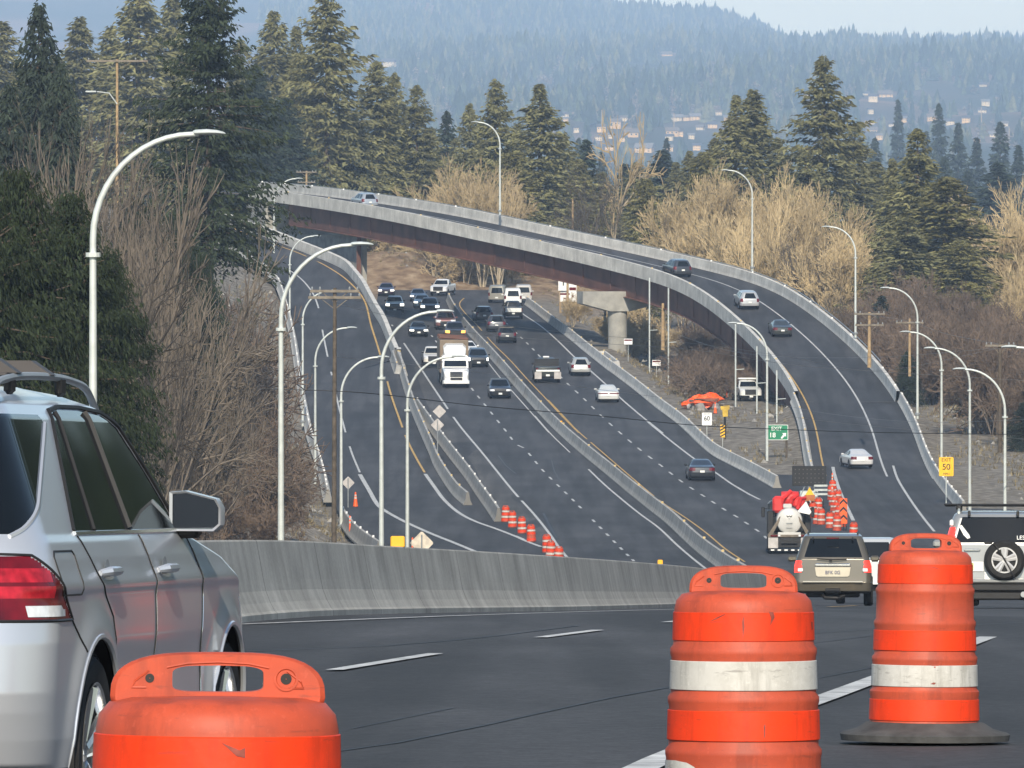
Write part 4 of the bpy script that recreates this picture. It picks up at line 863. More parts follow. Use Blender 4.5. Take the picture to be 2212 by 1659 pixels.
# ================================================================ tank truck in the closed lane
def tank_truck():
    d = 470.; c = np.array(((1708-CX)/F*d, d+3.5, float(ZN(d+3.5))+.004)); c[2] = (HY-1150)/F*d
    c[2] = float(ZN(d+3.5))
    o = thing('tank_truck', c, 'dark truck with a round white tank and red gear stopped beside the drums', 'truck', None, rz=-.02, rx=slope(d))
    b = MB(); b.box((0,.3,.75), (.9,8.0,.3)); b.build('chassis', M['black'], o)
    b = MB(); b.box((0,-.9,1.0), (2.45,5.0,.16), ch=.03)
    b.prism([(-1.2,1.08),(-.55,2.1),(-.42,2.1),(-.95,1.08)], -3.3, -3.15); b.prism([(1.2,1.08),(.55,2.1),(.42,2.1),(.95,1.08)], -3.3, -3.15)
    b.build('flat_bed', mat('worn_bed_steel', (.16,.135,.105), .7, .2, var=.35, scale=3), o)
    b = MB(); b.lathe([(.001,-3.32),(.55,-3.30),(.70,-3.2),(.74,-3.05),(.74,.6),(.60,.75),(.001,.8)], 40, 0, c=(0,0,1.85), axis='y'); tk = b.build('tank', M['tank_white'], o, True)
    b = MB(); b.box((-.1,-2.6,2.68), (.5,.5,.25), ch=.05); b.build('tank_hatch', M['tank_white'], o)
    b = MB(); b.box((.0,-3.0,1.13), (1.3,.6,.16), ch=.03); b.build('tank_mount', M['tank_white'], o)
    t = MB(); t.prism([(-.17,2.16),(-.09,2.05),(0,2.12),(.09,2.05),(.17,2.16),(.13,2.17),(.08,2.10),(0,2.17),(-.08,2.10),(-.13,2.17)], -3.345, -3.335); t.build('emblem', M['ink'], tk)
    t = MB()
    for z, w in ((1.98,.10),(1.72,.36),(1.70,.30),(1.46,.34)): t.box((0,-3.335,z), (w,.012,.035 if w < .35 else .06))
    t.build('small_print', M['steel_dk'], tk)
    b = MB(); rnd = random.Random(3)
    b.lathe([(.001,-.5),(.42,-.48),(.46,.0),(.42,.5),(.001,.52)], 20, 0, c=(.05,-1.3,3.05), axis='x')
    b.box((-.62,-1.6,2.75), (.62,.9,.95), ch=.15); b.box((.55,-1.5,2.85), (.7,.8,.7), ch=.2)
    for k in range(3): b.tube([(-.5+.5*k,-1.9,2.5),(-.35+.5*k,-2.0,3.1),(.1+.4*k,-1.6,3.5-.2*k)], .12, 8)
    b.build('red_machinery', mat('red_machine_paint', (.60,.03,.025), .45, var=.2, scale=3), o)
    b = MB(); b.prism([(.45,2.35),(.95,2.95),(1.25,2.35),(1.15,2.2)], -2.6, -2.5); b.build('striped_panel', M['sign_w'], o)
    b = MB(); b.box((0,2.9,1.7), (2.3,2.4,2.3), ch=.15); b.box((0,4.6,1.2), (2.2,1.4,1.4), ch=.2); b.build('cab', paint((.03,.035,.04)), o)
    b = MB(); b.box((0,1.68,2.3), (1.7,.03,.6)); b.build('rear_window', M['glass'], o)
    
    for s in (-1, 1): b = MB(); b.box((s*1.05,-.2,1.75), (.35,3.2,1.3), ch=.05); b.build('tool_locker', M['black'], o)
    b = MB(); b.box((0,-3.45,.62), (2.2,.12,.55), ch=.03); b.box((0,-3.5,.22), (2.3,.12,.12), ch=.02); b.build('rear_bumper', M['black'], o)
    for s in (-1, 1):
        b = MB(); b.box((s*.92,-3.56,.62), (.56,.02,.60), ch=.01); b.build('mud_flap', M['sign_back'], o)
        b = MB(); b.box((s*.85,-3.42,1.02), (.45,.05,.1), ch=.02); b.build('tail_light', M['red_lens'], o)
        b = MB(); b.box((s*.58,-3.43,1.02), (.14,.05,.11), ch=.02); b.build('reverse_lamp', M['clear_lens'], o)
        b = MB(); b.box((s*1.42,3.3,2.2), (.2,.1,.6), ch=.04); b.tube([(s*1.15,3.3,2.4),(s*1.4,3.3,2.4)], .03, 6); b.build('wing_mirror', M['black'], o)
        for y in (3.9,-1.6,-2.7): wheel(o, s*1.02, y, .48, .34, 'steel')
    b = MB()
    for k in range(6): b.box((-.95+.38*k,-3.57,.22), (.19,.02,.08))
    b.build('reflective_tape', M['sign_w'], o)
    b = MB(); b.box((.0,-3.52,.72), (.34,.02,.18), ch=.01); b.build('license_plate', M['plate'], o)
tank_truck()
# ================================================================ silver SUV in the next lane, close to the camera
def inpoly(px, py, poly):
    r = np.zeros(len(px), bool); n = len(poly)
    for i in range(n):
        x0, y0 = poly[i]; x1, y1 = poly[(i+1) % n]
        c = ((y0 > py) != (y1 > py)); xi = x0 + (py-y0)*(x1-x0)/((y1-y0) if y1 != y0 else 1e-9); r ^= c & (px < xi)
    return r
def near_suv():
    S = dict(H=1.74, W=1.934, belt=1.19, top=1.64, bulge=.06, rear=[(.27,-2.22),(.36,-2.40),(.55,-2.46),(.62,-2.47),(.80,-2.45),(.95,-2.41),(1.14,-2.37),(1.20,-2.34),(1.62,-2.13),(1.67,-2.06),(1.71,-1.8),(1.74,-1.2)],
      front=[(.27,2.1),(.45,2.32),(.75,2.35),(.98,2.25),(1.08,1.9),(1.18,1.18),(1.40,.95),(1.60,.70),(1.67,.42),(1.715,.05),(1.74,-.4)],
      width=[(.27,.90),(.33,.93),(.45,.952),(.62,.962),(.80,.967),(.93,.962),(1.03,.955),(1.045,.952),(1.10,.935),(1.16,.912),(1.19,.895),(1.62,.715),(1.67,.675),(1.71,.60),(1.74,.50)])
    th = math.radians(7.63); d0 = 30.93; gz = float(ZN(32.4))-.05
    cx = -2.488 + 1.457*math.sin(th); cy = d0 + 1.457*math.cos(th)
    o = thing('suv', (cx, cy, gz), 'large silver SUV close by with wing mirror, red tail lamp and roof rails', 'suv', None, rz=-th, rx=math.atan2(float(ZN(33.5)-ZN(30.5)), 3))
    zs = np.unique(np.r_[np.linspace(.27, 1.2, 130), np.linspace(1.2, 1.66, 66), np.linspace(1.66, 1.74, 14)])
    Gx, seg = body_grid(S, 0, 26, 34, 250, .34, .5, zs)
    # crease and flared arches
    y, z = Gx[..., 1], Gx[..., 2]; sx = np.sign(Gx[..., 0])
    for ya in (-1.457, 1.457):
        r = np.hypot(y-ya, z-.385); Gx[..., 0] += sx*.022*np.exp(-((r-.44)/.075)**2)*(np.abs(Gx[..., 0]) > .80)
    Gx[..., 0] += sx*(.010*np.exp(-((z-1.00)/.03)**2)-.012*np.exp(-((z-.66)/.12)**2)*(np.abs(y) < 1.1))*(np.abs(Gx[..., 0]) > .85)
    Gx[..., 0] -= sx*.012*(y/1.457)**2*np.clip((np.abs(Gx[..., 0])-.45)/.25, 0, 1)
    door = [(-1.52,1.20),(.66,1.20),(.62,1.22),(.42,1.42),(.18,1.59),(-.02,1.64),(-.40,1.655),(-.80,1.655),(-1.03,1.64),(-1.10,1.60)]
    quart = [(-2.6,1.19),(-2.24,1.19),(-2.18,1.21),(-1.26,1.60),(-1.30,1.635),(-2.6,1.635)]
    tail = [(-2.7,.885),(-1.90,.885),(-1.98,.94),(-2.14,1.06),(-2.22,1.11),(-2.7,1.12)]
    def f(c, sg, n):
        x, y, z = abs(c[:, 0]), c[:, 1], c[:, 2]; lab = np.full(len(c), 'body', dtype='U14')
        side = (sg >= 1) & (sg <= 3)
        lab[(sg >= 2) & (sg <= 3) & inpoly(y, z, door)] = 'side_window'
        lab[(sg >= 1) & (sg <= 2) & inpoly(y, z, quart)] = 'quarter_window'
        lab[(sg == 0) & (z > 1.20) & (z < 1.63) & (x < .62)] = 'rear_window'; lab[(sg >= 3) & (z > 1.2) & (z < 1.66) & (n[:, 2] < .9)] = 'windscreen'
        t = (sg <= 2) & inpoly(y, z, tail) & (x > .42); lab[t] = 'tail_light'; lab[t & (z > .965) & (z < 1.07) & (y < -2.14) & ((z < 1.008) | (z > 1.022))] = 'lamp_core'
        lab[(sg >= 3) & (z > .72) & (z < .92) & (x > .5)] = 'headlight'; lab[(sg == 4) & (z > .42) & (z < .9) & (x < .5)] = 'grille'
        lab[z < .345] = 'bumper'
        for ya in (-1.457, 1.457): lab[side & (np.hypot(y-ya, z-.385) < .425) & (x > .6)] = 'cut'
        return lab
    Vv, Q, lab = grid_parts(Gx, seg, f, S)
    m, t, b = nodes('silver_metallic_paint'); N, L = t.nodes, t.links
    b.inputs['Base Color'].default_value = (.56,.585,.63,1); b.inputs['Metallic'].default_value = .5; b.inputs['Roughness'].default_value = .30; b.inputs['Coat Weight'].default_value = .4; b.inputs['Coat Roughness'].default_value = .08
    tc = N.new("ShaderNodeTexCoord"); nz = N.new("ShaderNodeTexNoise"); nz.inputs['Scale'].default_value = 420; nz.inputs['Detail'].default_value = 1; L.new(tc.outputs['Object'], nz.inputs['Vector'])
    n2 = N.new("ShaderNodeTexNoise"); n2.inputs['Scale'].default_value = 5; n2.inputs['Detail'].default_value = 5; L.new(tc.outputs['Object'], n2.inputs['Vector'])
    r = N.new("ShaderNodeMapRange"); r.inputs[3].default_value = .25; r.inputs[4].default_value = .36; L.new(n2.outputs[0], r.inputs[0]); L.new(r.outputs[0], b.inputs['Roughness'])
    bp = N.new("ShaderNodeBump"); bp.inputs['Strength'].default_value = .03; bp.inputs['Distance'].default_value = .002; L.new(nz.outputs[0], bp.inputs['Height']); L.new(bp.outputs[0], b.inputs['Normal'])
    SP = m
    gl = M['glass']
    mats = dict(body=SP, side_window=gl, quarter_window=gl, rear_window=gl, windscreen=gl, tail_light=M['red_lens'], lamp_core=mat('red_lamp_core', (.36,.012,.022), .2, var=.4, scale=24), headlight=M['clear_lens'], grille=M['black'], bumper=M['black'])
    for k, mm in mats.items():
        q = lab == k
        if not q.any(): continue
        if k in ('side_window','quarter_window','tail_light','headlight','lamp_core'):
            ccx = Vv[Q[q]].mean(1)[:, 0]
            for s in (-1, 1): pt = submesh(k, Vv, Q[q][ccx*s > 0], mm, o)
        else: submesh(k, Vv, Q[q], mm, o)
    tp = MB(); tp.add([tuple(p) for p in Gx[-1]], [tuple(range(Gx.shape[1]))]); tp.build('roof_panel', SP, o)
    Wz = lambda z: float(np.interp(z, [p[0] for p in S['width']], [p[1] for p in S['width']]))
    g = lambda k, z: float(np.interp(z, [p[0] for p in S[k]], [p[1] for p in S[k]]))
    def surf(y, z, out=.003):                            # point on the right hand surface
        w = Wz(z); yr, yf = g('rear', z), g('front', z); r1, r2 = .34, .5
        x = w
        if y < yr+r1: x = w-r1+math.sqrt(max(0, r1*r1-(yr+r1-y)**2))
        if y > yf-r2: x = w-r2+math.sqrt(max(0, r2*r2-(y-yf+r2)**2))
        if x > .8:
            for ya in (-1.457, 1.457): x += .022*math.exp(-((math.hypot(y-ya, z-.385)-.44)/.075)**2)
            x += .010*math.exp(-((z-1.0)/.03)**2) - (.012*math.exp(-((z-.66)/.12)**2) if abs(y) < 1.1 else 0)
        return (x+out-.012*(y/1.457)**2*min(1, max(0, (x-.45)/.25)), y, z)
    def line(pts, r, mname, name, close=False, out=.001, n=5, parent=o):
        p = []
        pts = list(pts)+([pts[0]] if close else [])
        for (a, c) in zip(pts[:-1], pts[1:]):
            k = max(2, int(math.hypot(a[0]-c[0], a[1]-c[1])/.03)+1)
            for t_ in np.linspace(0, 1, k, endpoint=False): p.append(surf(a[0]+(c[0]-a[0])*t_, a[1]+(c[1]-a[1])*t_, out))
        p.append(surf(*pts[-1], out))
        q = MB(); q.tube(p, r, n); return q.build(name, M[mname] if mname in M else mname, parent, True)
    line([(-1.53,1.192),(.74,1.192)], .010, 'chrome', 'window_trim'); 
    line([(-1.53,1.2),(-1.11,1.60),(-1.04,1.648),(-.80,1.665),(-.40,1.665),(-.01,1.65),(.20,1.60),(.44,1.43),(.66,1.215)], .011, 'black', 'window_seal')
    line([(-2.24,1.185),(-2.17,1.21),(-1.25,1.60)], .009, SP, 'window_seal')
    line([(-.42,1.2),(-.34,1.64)], .028, 'black', 'window_pillar', out=-.012); line([(-1.13,1.2),(-.93,1.64)], .016, 'black', 'window_pillar', out=-.006)
    for pts in ([(-.26,.36),(-.25,.7),(-.25,1.0),(-.30,1.18)], [(.82,.36),(.84,.62),(.80,.78),(.83,.95),(.76,1.12),(.72,1.18)], [(-1.04,.60),(-1.13,.88),(-1.36,1.02),(-1.50,1.18)], [(-1.90,.885),(-1.80,.83),(-1.72,.76)], [(-.95,.355),(.9,.355)]):
        line(pts, .0045, 'black', 'panel_seam', out=.0005); 
    line([(-.243,.36),(-.236,.7),(-.236,1.0),(-.285,1.18)], .0035, 'chrome', 'seam_highlight', out=.001); line([(.834,.36),(.855,.62),(.815,.78),(.845,.95),(.775,1.12)], .0035, 'chrome', 'seam_highlight', out=.001)
    line([(-2.04,.97),(-1.72,.97),(-1.70,.99),(-1.70,1.115),(-1.72,1.13),(-2.03,1.13),(-2.06,1.11),(-2.06,.99)], .004, 'black', 'fuel_flap', True, out=.0008)
    line([(-2.40,1.125),(-2.21,1.117),(-2.13,1.065),(-1.97,.945),(-1.885,.88),(-2.40,.88)], .006, 'black', 'lamp_gasket', out=.001)
    # lower clear part of the lamp
    q = MB(); ys = np.linspace(-2.30, -2.02, 10); a = [surf(y_, .895, .004) for y_ in ys]; c_ = [surf(y_, .935 if i < 8 else .92, .004) for i, y_ in enumerate(ys)]
    q.add(a+c_, [(i, i+1, i+11, i+10) for i in range(9)]); q.build('reverse_lamp', M['clear_lens'], o, True)
    # door handles
    for y_ in (-1.22, -.04):
        q = MB(); x = surf(y_, 1.04)[0]; q.tube([(x,y_-.13,1.045),(x+.028,y_-.10,1.05),(x+.032,y_,1.05),(x+.028,y_+.10,1.05),(x,y_+.13,1.045)], [.012,.018,.018,.018,.012], 8); q.build('door_handle', SP, o, True)
        q = MB(); q.lathe([(.001,0),(.055,.001),(.06,.004)], 18, axis='x', c=(x-.002,y_,1.035)); q.build('handle_cup', M['steel_dk'], o, True)
    # wheels and wells
    for ya in (-1.457, 1.457):
        for s in (-1, 1):
            q = MB(); n = 26; R = .432
            ring = lambda xx, R_: [(s*xx, ya+R_*math.cos(t_), .385+R_*math.sin(t_)) for t_ in np.linspace(-.32, math.pi+.32, n)]
            a, c_ = ring(.955, R), ring(.55, R); q.add(a+c_, [(i, i+1, n+i+1, n+i) for i in range(n-1)]); q.add(c_, [tuple(range(n))]); q.build('wheel_well', M['black'], o, True)
            lip = MB(); lip.tube([(surf(p[1], min(max(p[2], .28), 1.2), -.004)[0]*s, p[1], p[2]) for p in ring(.97, .428) if p[2] > .285], .012, 6); lip.build('arch_lip', SP, o, True)
            wh_ = thing_part('wheel', o, (s*.825, ya, .375))
            q = MB(); w = .265; q.lathe([(.265,-w*.46),(.30,-w*.5),(.345,-w*.5),(.370,-w*.40),(.375,-w*.2),(.375,w*.2),(.370,w*.40),(.345,w*.5),(.30,w*.5),(.265,w*.46)], 56, axis='x', caps=False)
            for k in range(44):
                a_ = 2*math.pi*k/44
                for dx in (-.09, -.03, .03, .09): q.M = Matrix.Rotation(a_+dx*.5, 4, 'X'); q.box((dx,0,.374), (.046,.030,.008))
            q.M = None; q.build('tyre', M['rubber'], wh_, True)
            q = MB(); q.lathe([(.262,s*w*.46),(.268,s*w*.50),(.256,s*w*.48),(.245,s*w*.2),(.24,-s*w*.45)], 48, axis='x', caps=False); q.lathe([(.001,s*.085),(.05,s*.088),(.062,s*.07)], 20, axis='x', caps=False)
            for k in range(5):
                for da in (-.16, .16):
                    a_ = 2*math.pi*k/5+.3; q.tube([(s*.075,.05*math.cos(a_+da),.05*math.sin(a_+da)),(s*.105,.25*math.cos(a_+da*1.3),.25*math.sin(a_+da*1.3))], [.022,.026], 6)
            q.build('rim', M['chrome'], wh_, True)
            q = MB(); q.lathe([(.001,s*.01),(.17,s*.01),(.17,s*.03),(.001,s*.03)], 30, axis='x', caps=False); q.build('brake_disc', M['steel_dk'], wh_)
    uf = MB(); uf.box((0,0,.30), (1.1,4.2,.12)); uf.build('underbody', M['black'], o)
    # mirrors
    for s in (-1, 1):
        q = MB(); q.M = Matrix.Translation((s*.985,.62,1.265)) @ Matrix.Rotation(-s*.10, 4, 'Z') @ Matrix.Scale(.86, 4)
        pts = [(-.125,-.088),(.085,-.088),(.118,-.06),(.118,.02),(.095,.06),(-.05,.095),(-.125,.09)]
        pts = [(s*a, c_) for a, c_ in pts]
        n = len(pts); cen = (0, 0)
        rings = [(-.075, .90), (-.085, 1.0), (-.03, 1.03), (.06, .85), (.11, .45)]
        vs = [(a*k, yy, c_*k) for yy, k in rings for a, c_ in pts]; fs = [(i*n+j, i*n+(j+1) % n, (i+1)*n+(j+1) % n, (i+1)*n+j) for i in range(4) for j in range(n)]+[tuple(range(4*n, 5*n))]
        q.add(vs, fs); mr = q.build('wing_mirror', SP, o, True)
        q = MB(); q.M = Matrix.Translation((s*.985,.62,1.265)) @ Matrix.Rotation(-s*.10, 4, 'Z') @ Matrix.Scale(.86, 4); q.add([(a*.90,-.070,c_*.90) for a, c_ in pts], [tuple(range(n))]); q.build('mirror_glass', mat('mirror_glass', (.22,.23,.24), .03, 1., var=0), mr)
        q = MB(); q.box((s*.92,.64,1.19), (.12,.10,.06), ch=.015); q.build('mirror_foot', M['black'], mr)
    # rails and cross bars
    for s in (-1, 1):
        q = MB(); p = [(.655,-2.02,1.69),(.650,-1.9,1.765),(.645,-1.6,1.80),(.64,-.8,1.815),(.635,-.3,1.805),(.63,.05,1.775),(.62,.30,1.70)]; p = spath([(s*a, b_, c_) for a, b_, c_ in p], .06)
        p[:, 2] -= .036; q.tube(p, .015, 8); q.build('roof_rail', M['steel_dk'], o, True)
        for yy in (-1.55, -.55): q = MB(); q.box((s*.64,yy,1.745), (.03,.10,.08), ch=.02); q.build('rail_foot', M['black'], o)
    for yy in (-1.45, -.78):
        q = MB(); q.prism([(-.66,1.785),(.66,1.785),(.58,1.84),(-.58,1.84)], yy-.05, yy+.05); q.build('cross_bar', mat('grey_bar', (.05,.045,.045), .6, var=.2), o)
    q = MB(); q.lathe([(.001,0),(.018,.001),(.021,.004)], 16, axis='y', c=(.66,-2.478,.62)); q.build('parking_sensor', M['steel_dk'], o)
    q = MB(); q.prism([(a_*1.0, .40+c_) for a_, c_ in [(-.74,-.14),(.74,-.14),(.76,-.02),(.74,.06),(.68,.12),(.6,.135),(-.6,.135),(-.68,.12),(-.74,.06),(-.76,-.02)]], -2.478, -2.2); q.build('lower_bumper', M['black'], o)
    q = MB(); q.box((0,-2.46,.78), (.52,.02,.12), ch=.01); q.build('license_plate', M['plate'], o)
    return o
near_suv()
# ================================================================ traffic drums
def drum_mesh(n, caps=True):
    parts = {}
    b = MB(); b.lathe([(.268,.0),(.283,.015),(.283,.06),(.277,.075),(.276,.20),(.279,.215),(.279,.232),(.268,.245),(.266,.375),(.269,.39),(.269,.406),(.258,.42),(.256,.555),(.260,.570),(.260,.586),(.250,.60),(.248,.72),(.252,.735),(.252,.752),(.242,.765),(.238,.885),(.232,.915),(.212,.938),(.17,.948),(.001,.952)], n, caps=False)
    parts['body'] = (b, 'drum')
    for z0, z1, r, mm in ((.78,.878,.2415,'band_o'),(.612,.712,.2515,'band_w'),(.440,.543,.2605,'band_o'),(.258,.368,.2695,'band_w'),(.085,.192,.2790,'band_o')):
        q = MB(); q.lathe([(r+.0010,z0),(r+.0030,z0+.002),(r+.0005,z1-.002),(r-.002,z1)], n, caps=False); parts.setdefault('bands', []).append((q, mm, z0))
    # handle: arched plate with a slot
    k = 40; out = []; inn = []
    for i in range(k):
        t = 2*math.pi*i/k; cx_, cz = math.cos(t), math.sin(t)
        out.append((.186*math.copysign(abs(cx_)**.62, cx_), .950+.086*math.copysign(abs(cz)**.75, cz) if cz > 0 else .950-.03*abs(cz)**.6))
        inn.append((.079*math.copysign(abs(cx_)**.28, cx_), .983+.0215*math.copysign(abs(cz)**.28, cz)-.006*(1-abs(cx_))*(-1 if cz > 0 else .5) ))
    h = MB(); T = .028
    fr = []
    for yy, sc in ((-T, .955), (-T+.008, 1.), (T-.008, 1.), (T, .955)):
        fr.append([(a*sc, yy, .95+(c-.95)*sc) for a, c in out])
    vs = [p for r in fr for p in r]; fs = [(r*k+i, r*k+(i+1) % k, (r+1)*k+(i+1) % k, (r+1)*k+i) for r in range(3) for i in range(k)]
    for yy in (-T, T): vs += [(a, yy, c) for a, c in inn]
    fs += [(i, (i+1) % k, 4*k+(i+1) % k, 4*k+i) for i in range(k)] + [(3*k+i, 3*k+(i+1) % k, 5*k+(i+1) % k, 5*k+i) for i in range(k)] + [(4*k+i, 4*k+(i+1) % k, 5*k+(i+1) % k, 5*k+i) for i in range(k)]
    h.add(vs, fs); parts['handle'] = (h, 'drum')
    return parts
DP = drum_mesh(72)
def drum(loc, label, group=None, bands=(0,1,2,3,4), rz=0., tilt=(0,0), base=False, scale=1.0, wide=1.0):
    o = thing('traffic_drum', loc, label, 'traffic drum', group, rz=rz); o.rotation_euler = (tilt[0], tilt[1], rz); o.scale = (scale,)*3
    q = DP['body'][0]; q.build('body', M['drum'], o, True)
    hd_ = DP['handle'][0].build('handle', M['drum'], o, True); hd_.scale = (wide, 1, 1)
    for i in bands: q, mm, z0 = DP['bands'][i]; q.build('reflective_band', M[mm], o, True)
    for s, r in ((-1,.009),(1,.011)): q = MB(); q.lathe([(.001,-.0290),(r,-.0290),(r,.0290),(.001,.0290)], 14, axis='y', c=(s*.118*wide,0,.985), caps=False); q.build('bolt_hole', M['black'], o)
    q = MB(); q.lathe([(.022,-.0285),(.024,-.0305),(.020,-.0305),(.018,-.0285)], 20, axis='y', c=(.118*wide,0,.985), caps=False)
    q.tube([(-.10,-.0285,1.006),(-.06,-.0285,1.014),(0,-.0285,1.017),(.06,-.0285,1.014),(.10,-.0285,1.006)], .0022, 5)
    for s in (-1, 1): q.tube([(s*.135,-.0285,1.000),(s*.162,-.0285,.980),(s*.168,-.0285,.967),(s*.140,-.0285,.967)], .0022, 5)
    q.build('moulded_rib', M['drum'], o, True)
    if base:
        b = MB(); n = 8; rr = [(.415,-.02),(.428,-.02),(.434,.012),(.42,.022),(.35,.04),(.30,.072),(.272,.078),(.272,.02)]
        prof = []
        b.lathe(rr, 64); 
        b.v = [(x*(1+.02*math.sin(3*math.atan2(y, x)+1)), y*.95, z) for x, y, z in b.v]; b.build('rubber_base', mat('worn_base_rubber', (.055,.055,.055), .85, var=.35, scale=10, bump=.2), o, True)
    return o
gz = lambda d: float(ZN(d))+.004
d1 = drum(P(460, 1410, 16.3)-[0,0,1.036], 'nearest orange drum at the bottom, overlapping the large silver SUV', 'drums closing the lane beside the camera', rz=.05, tilt=(-.03,.01), wide=1.13)
d2 = drum(((1606-CX)/F*28.6, 28.6, float(P(0, 1222, 28.6)[2])-1.036), 'orange drum with a peeling lowest band, left of the one on a rubber base', 'drums closing the lane beside the camera', bands=(0,1,2), rz=-.03, tilt=(-.03,0))
d3 = drum(((1996-CX)/F*42.5, 42.5, float(P(0, 1152, 42.5)[2])-1.036), 'orange drum on a black rubber base, its upper white band missing', 'drums closing the lane beside the camera', bands=(0,2,3,4), rz=.10, tilt=(-.030,.012), base=True)
# peeled remains of the fourth band on the middle drum, and wear on the sheeting
def patch(dr, name, mm, pts, r, lift=.0045):
    """piece of sheeting on a drum: outline given as (angle from the front in degrees, height)"""
    q = MB(); c = (sum(p[0] for p in pts)/len(pts), sum(p[1] for p in pts)/len(pts)); n = 0; V_ = []; 
    P3 = lambda a, z: ((r(z)+lift)*math.sin(math.radians(a)), -(r(z)+lift)*math.cos(math.radians(a)), z)
    q.add([P3(*c)]+[P3(*p) for p in pts], [(0, i+1, (i+1) % len(pts)+1) for i in range(len(pts))]); return q.build(name, M[mm], dr, True)
rr_ = lambda z: np.interp(z, [.09,.26,.44,.61,.78,.88], [.279,.2695,.2605,.2515,.2415,.2385])
seg_ = [(-88,.368),(-78,.372),(-66,.372),(-54,.369),(-46,.366),(-38,.350),(-32,.335),(-26,.300),(-30,.26),(-60,.255),(-88,.255)]
for k in range(0, 9):
    a0 = -88+7*k; z1 = np.interp(a0, [-88,-60,-46,-38,-30,-25], [.37,.372,.366,.352,.325,.30]); z2 = np.interp(a0+7, [-88,-60,-46,-38,-30,-25], [.37,.372,.366,.352,.325,.30])
    patch(d2, 'peeling_band', 'band_w', [(a0,.255),(a0+7,.255),(a0+7,z2),(a0,z1)], rr_)
M['scuff'] = mat('scuffed_plastic', (.22,.045,.03), .7, var=.4, scale=40); M['glint'] = mat('wrinkled_sheeting', (.80,.10,.03), .25, var=.2, scale=30)
for dr, pts in ((d2, [(-28,.848),(-22,.862),(-14,.876),(-15,.872),(-22,.856)]), (d2, [(21,.882),(25,.880),(26,.862),(22,.835),(23,.86)]), (d2, [(-1,.850),(.4,.868),(1,.83),(-.4,.785)]), (d2, [(72,.845),(76,.842),(76,.82),(73,.815)]), (d2, [(15,.53),(17,.525),(16.5,.46),(15.5,.45)]), (d1, [(1,.868),(10,.852),(12,.858),(12,.838),(8,.842)]), (d3, [(-8,.874),(4,.864),(12,.853),(4,.860)]), (d3, [(-2,.275),(1,.283),(4,.281),(2,.272)])):
    patch(dr, 'tear', 'scuff', pts, rr_)
patch(d3, 'tear', 'drum', [(-3,.372),(9,.372),(4,.362),(2.5,.355),(1,.362)], rr_, .0055)
# ---- far drums
GD = 'orange drums on the closed strip below the short barrier'
LBL = ['orange drum nearest the end of the short barrier, first of the line', 'orange drum second from the end of the short barrier', 'orange drum in the middle of the line, two white bands showing', 'orange drum below the third one, by the curving white line', 'orange drum at the white edge line, behind two others', 'orange drum in front of the pair beside the white edge line', 'lowest orange drum, half hidden by the yellow reflector']
for (x, y), lb in zip([(1092,1127),(1107,1139),(1128,1152),(1148,1170),(1182,1193),(1189,1208),(1206,1222)], LBL):
    drum(G(x, y), lb, GD, bands=(0,1,2,3,4) if y != 1170 else (0,1,2,4), rz=RND.uniform(-.5,.5), tilt=(RND.uniform(-.03,.03), RND.uniform(-.04,.04)), scale=1.0)
GC = 'cluster of orange drums beside the tank truck'
n_ = 0
for x, y in [(1757,1118),(1765,1132),(1768,1108),(1774,1133),(1793,1141),(1752,1098),(1796,1080),(1799,1092),(1802,1104),(1806,1116),(1811,1126),(1800,1068),(1810,1090),(1816,1108),(1818,1138),(1808,1146),(1820,1120),(1843,1160)]:
    lb = 'orange drum in the packed cluster between the tank truck and the exit ramp'
    if x == 1843: lb = 'single orange drum right of the cluster, behind the gold SUV'
    if x == 1793: lb = 'orange drum standing alone between the truck and the packed cluster'
    drum(G(x, y+(4 if x == 1843 else 0)), lb, GC, bands=(0,1,2,3) if n_ % 3 else (0,1,3), rz=RND.uniform(-.6,.6), tilt=(RND.uniform(-.05,.05), RND.uniform(-.06,.06)), scale=.98); n_ += 1
# ---- cones, tube markers
def cone(loc, label, h=.9, r=.2, group=None, thin=False):
    o = thing('traffic_cone', loc, label, 'traffic cone', group)
    q = MB()
    if thin: q.lathe([(.055,.03),(.055,h-.1),(.03,h)], 14)
    else: q.lathe([(r*.75,.04),(r*.2,h-.02),(.001,h)], 16)
    q.build('body', M['sign_o'], o, True)
    q = MB(); q.box((0,0,.02), (r*2,r*2,.04), ch=.01); q.build('base', M['black'], o)
    for z in ((h*.55, h*.72) if not thin else (h*.62, h*.8)):
        rr = (.057 if thin else r*(.75-.55*z/h)+.006); q = MB(); q.lathe([(rr,z),(rr-(.012 if not thin else 0),z+h*.1)], 16, caps=False); q.build('reflective_band', M['band_w'], o)
cone(G(768, 1095), 'tall orange cone beside the grey diamond sign on the left ramp', 1.0, .22)
cone(G(756, 1157), 'orange tube marker leaning on the low kerb barrier', 1.2, .16, None, True); cone(G(891, 1208), 'orange tube marker behind the near barrier beside the lamp pole', 1.2, .16, None, True)
cone(G(1843, 1090)-[1.4,0,0], 'orange tube marker above the drum cluster by the exit ramp line', 1.3, .16, None, True)
cone(G(1798, 1062), 'tallest orange tube marker behind the drum cluster', 1.3, .16, None, True)
TG = lambda x, d: np.array(((x-CX)/F*d, d, TZ((x-CX)/F*d, d)))
cone(TG(1545, 705), 'orange cone beside the debris heap on the gravel', .95, .2); cone(TG(1570, 755), 'orange tube marker on the gravel left of the parked pickup', 1.2, .16, None, True); cone(TG(1532, 760), 'orange tube marker beside the barrel on the gravel', 1.2, .16, None, True)
drum(TG(1542, 752), 'orange drum on the gravel beyond the debris heap', None, bands=(0,1,2,3))
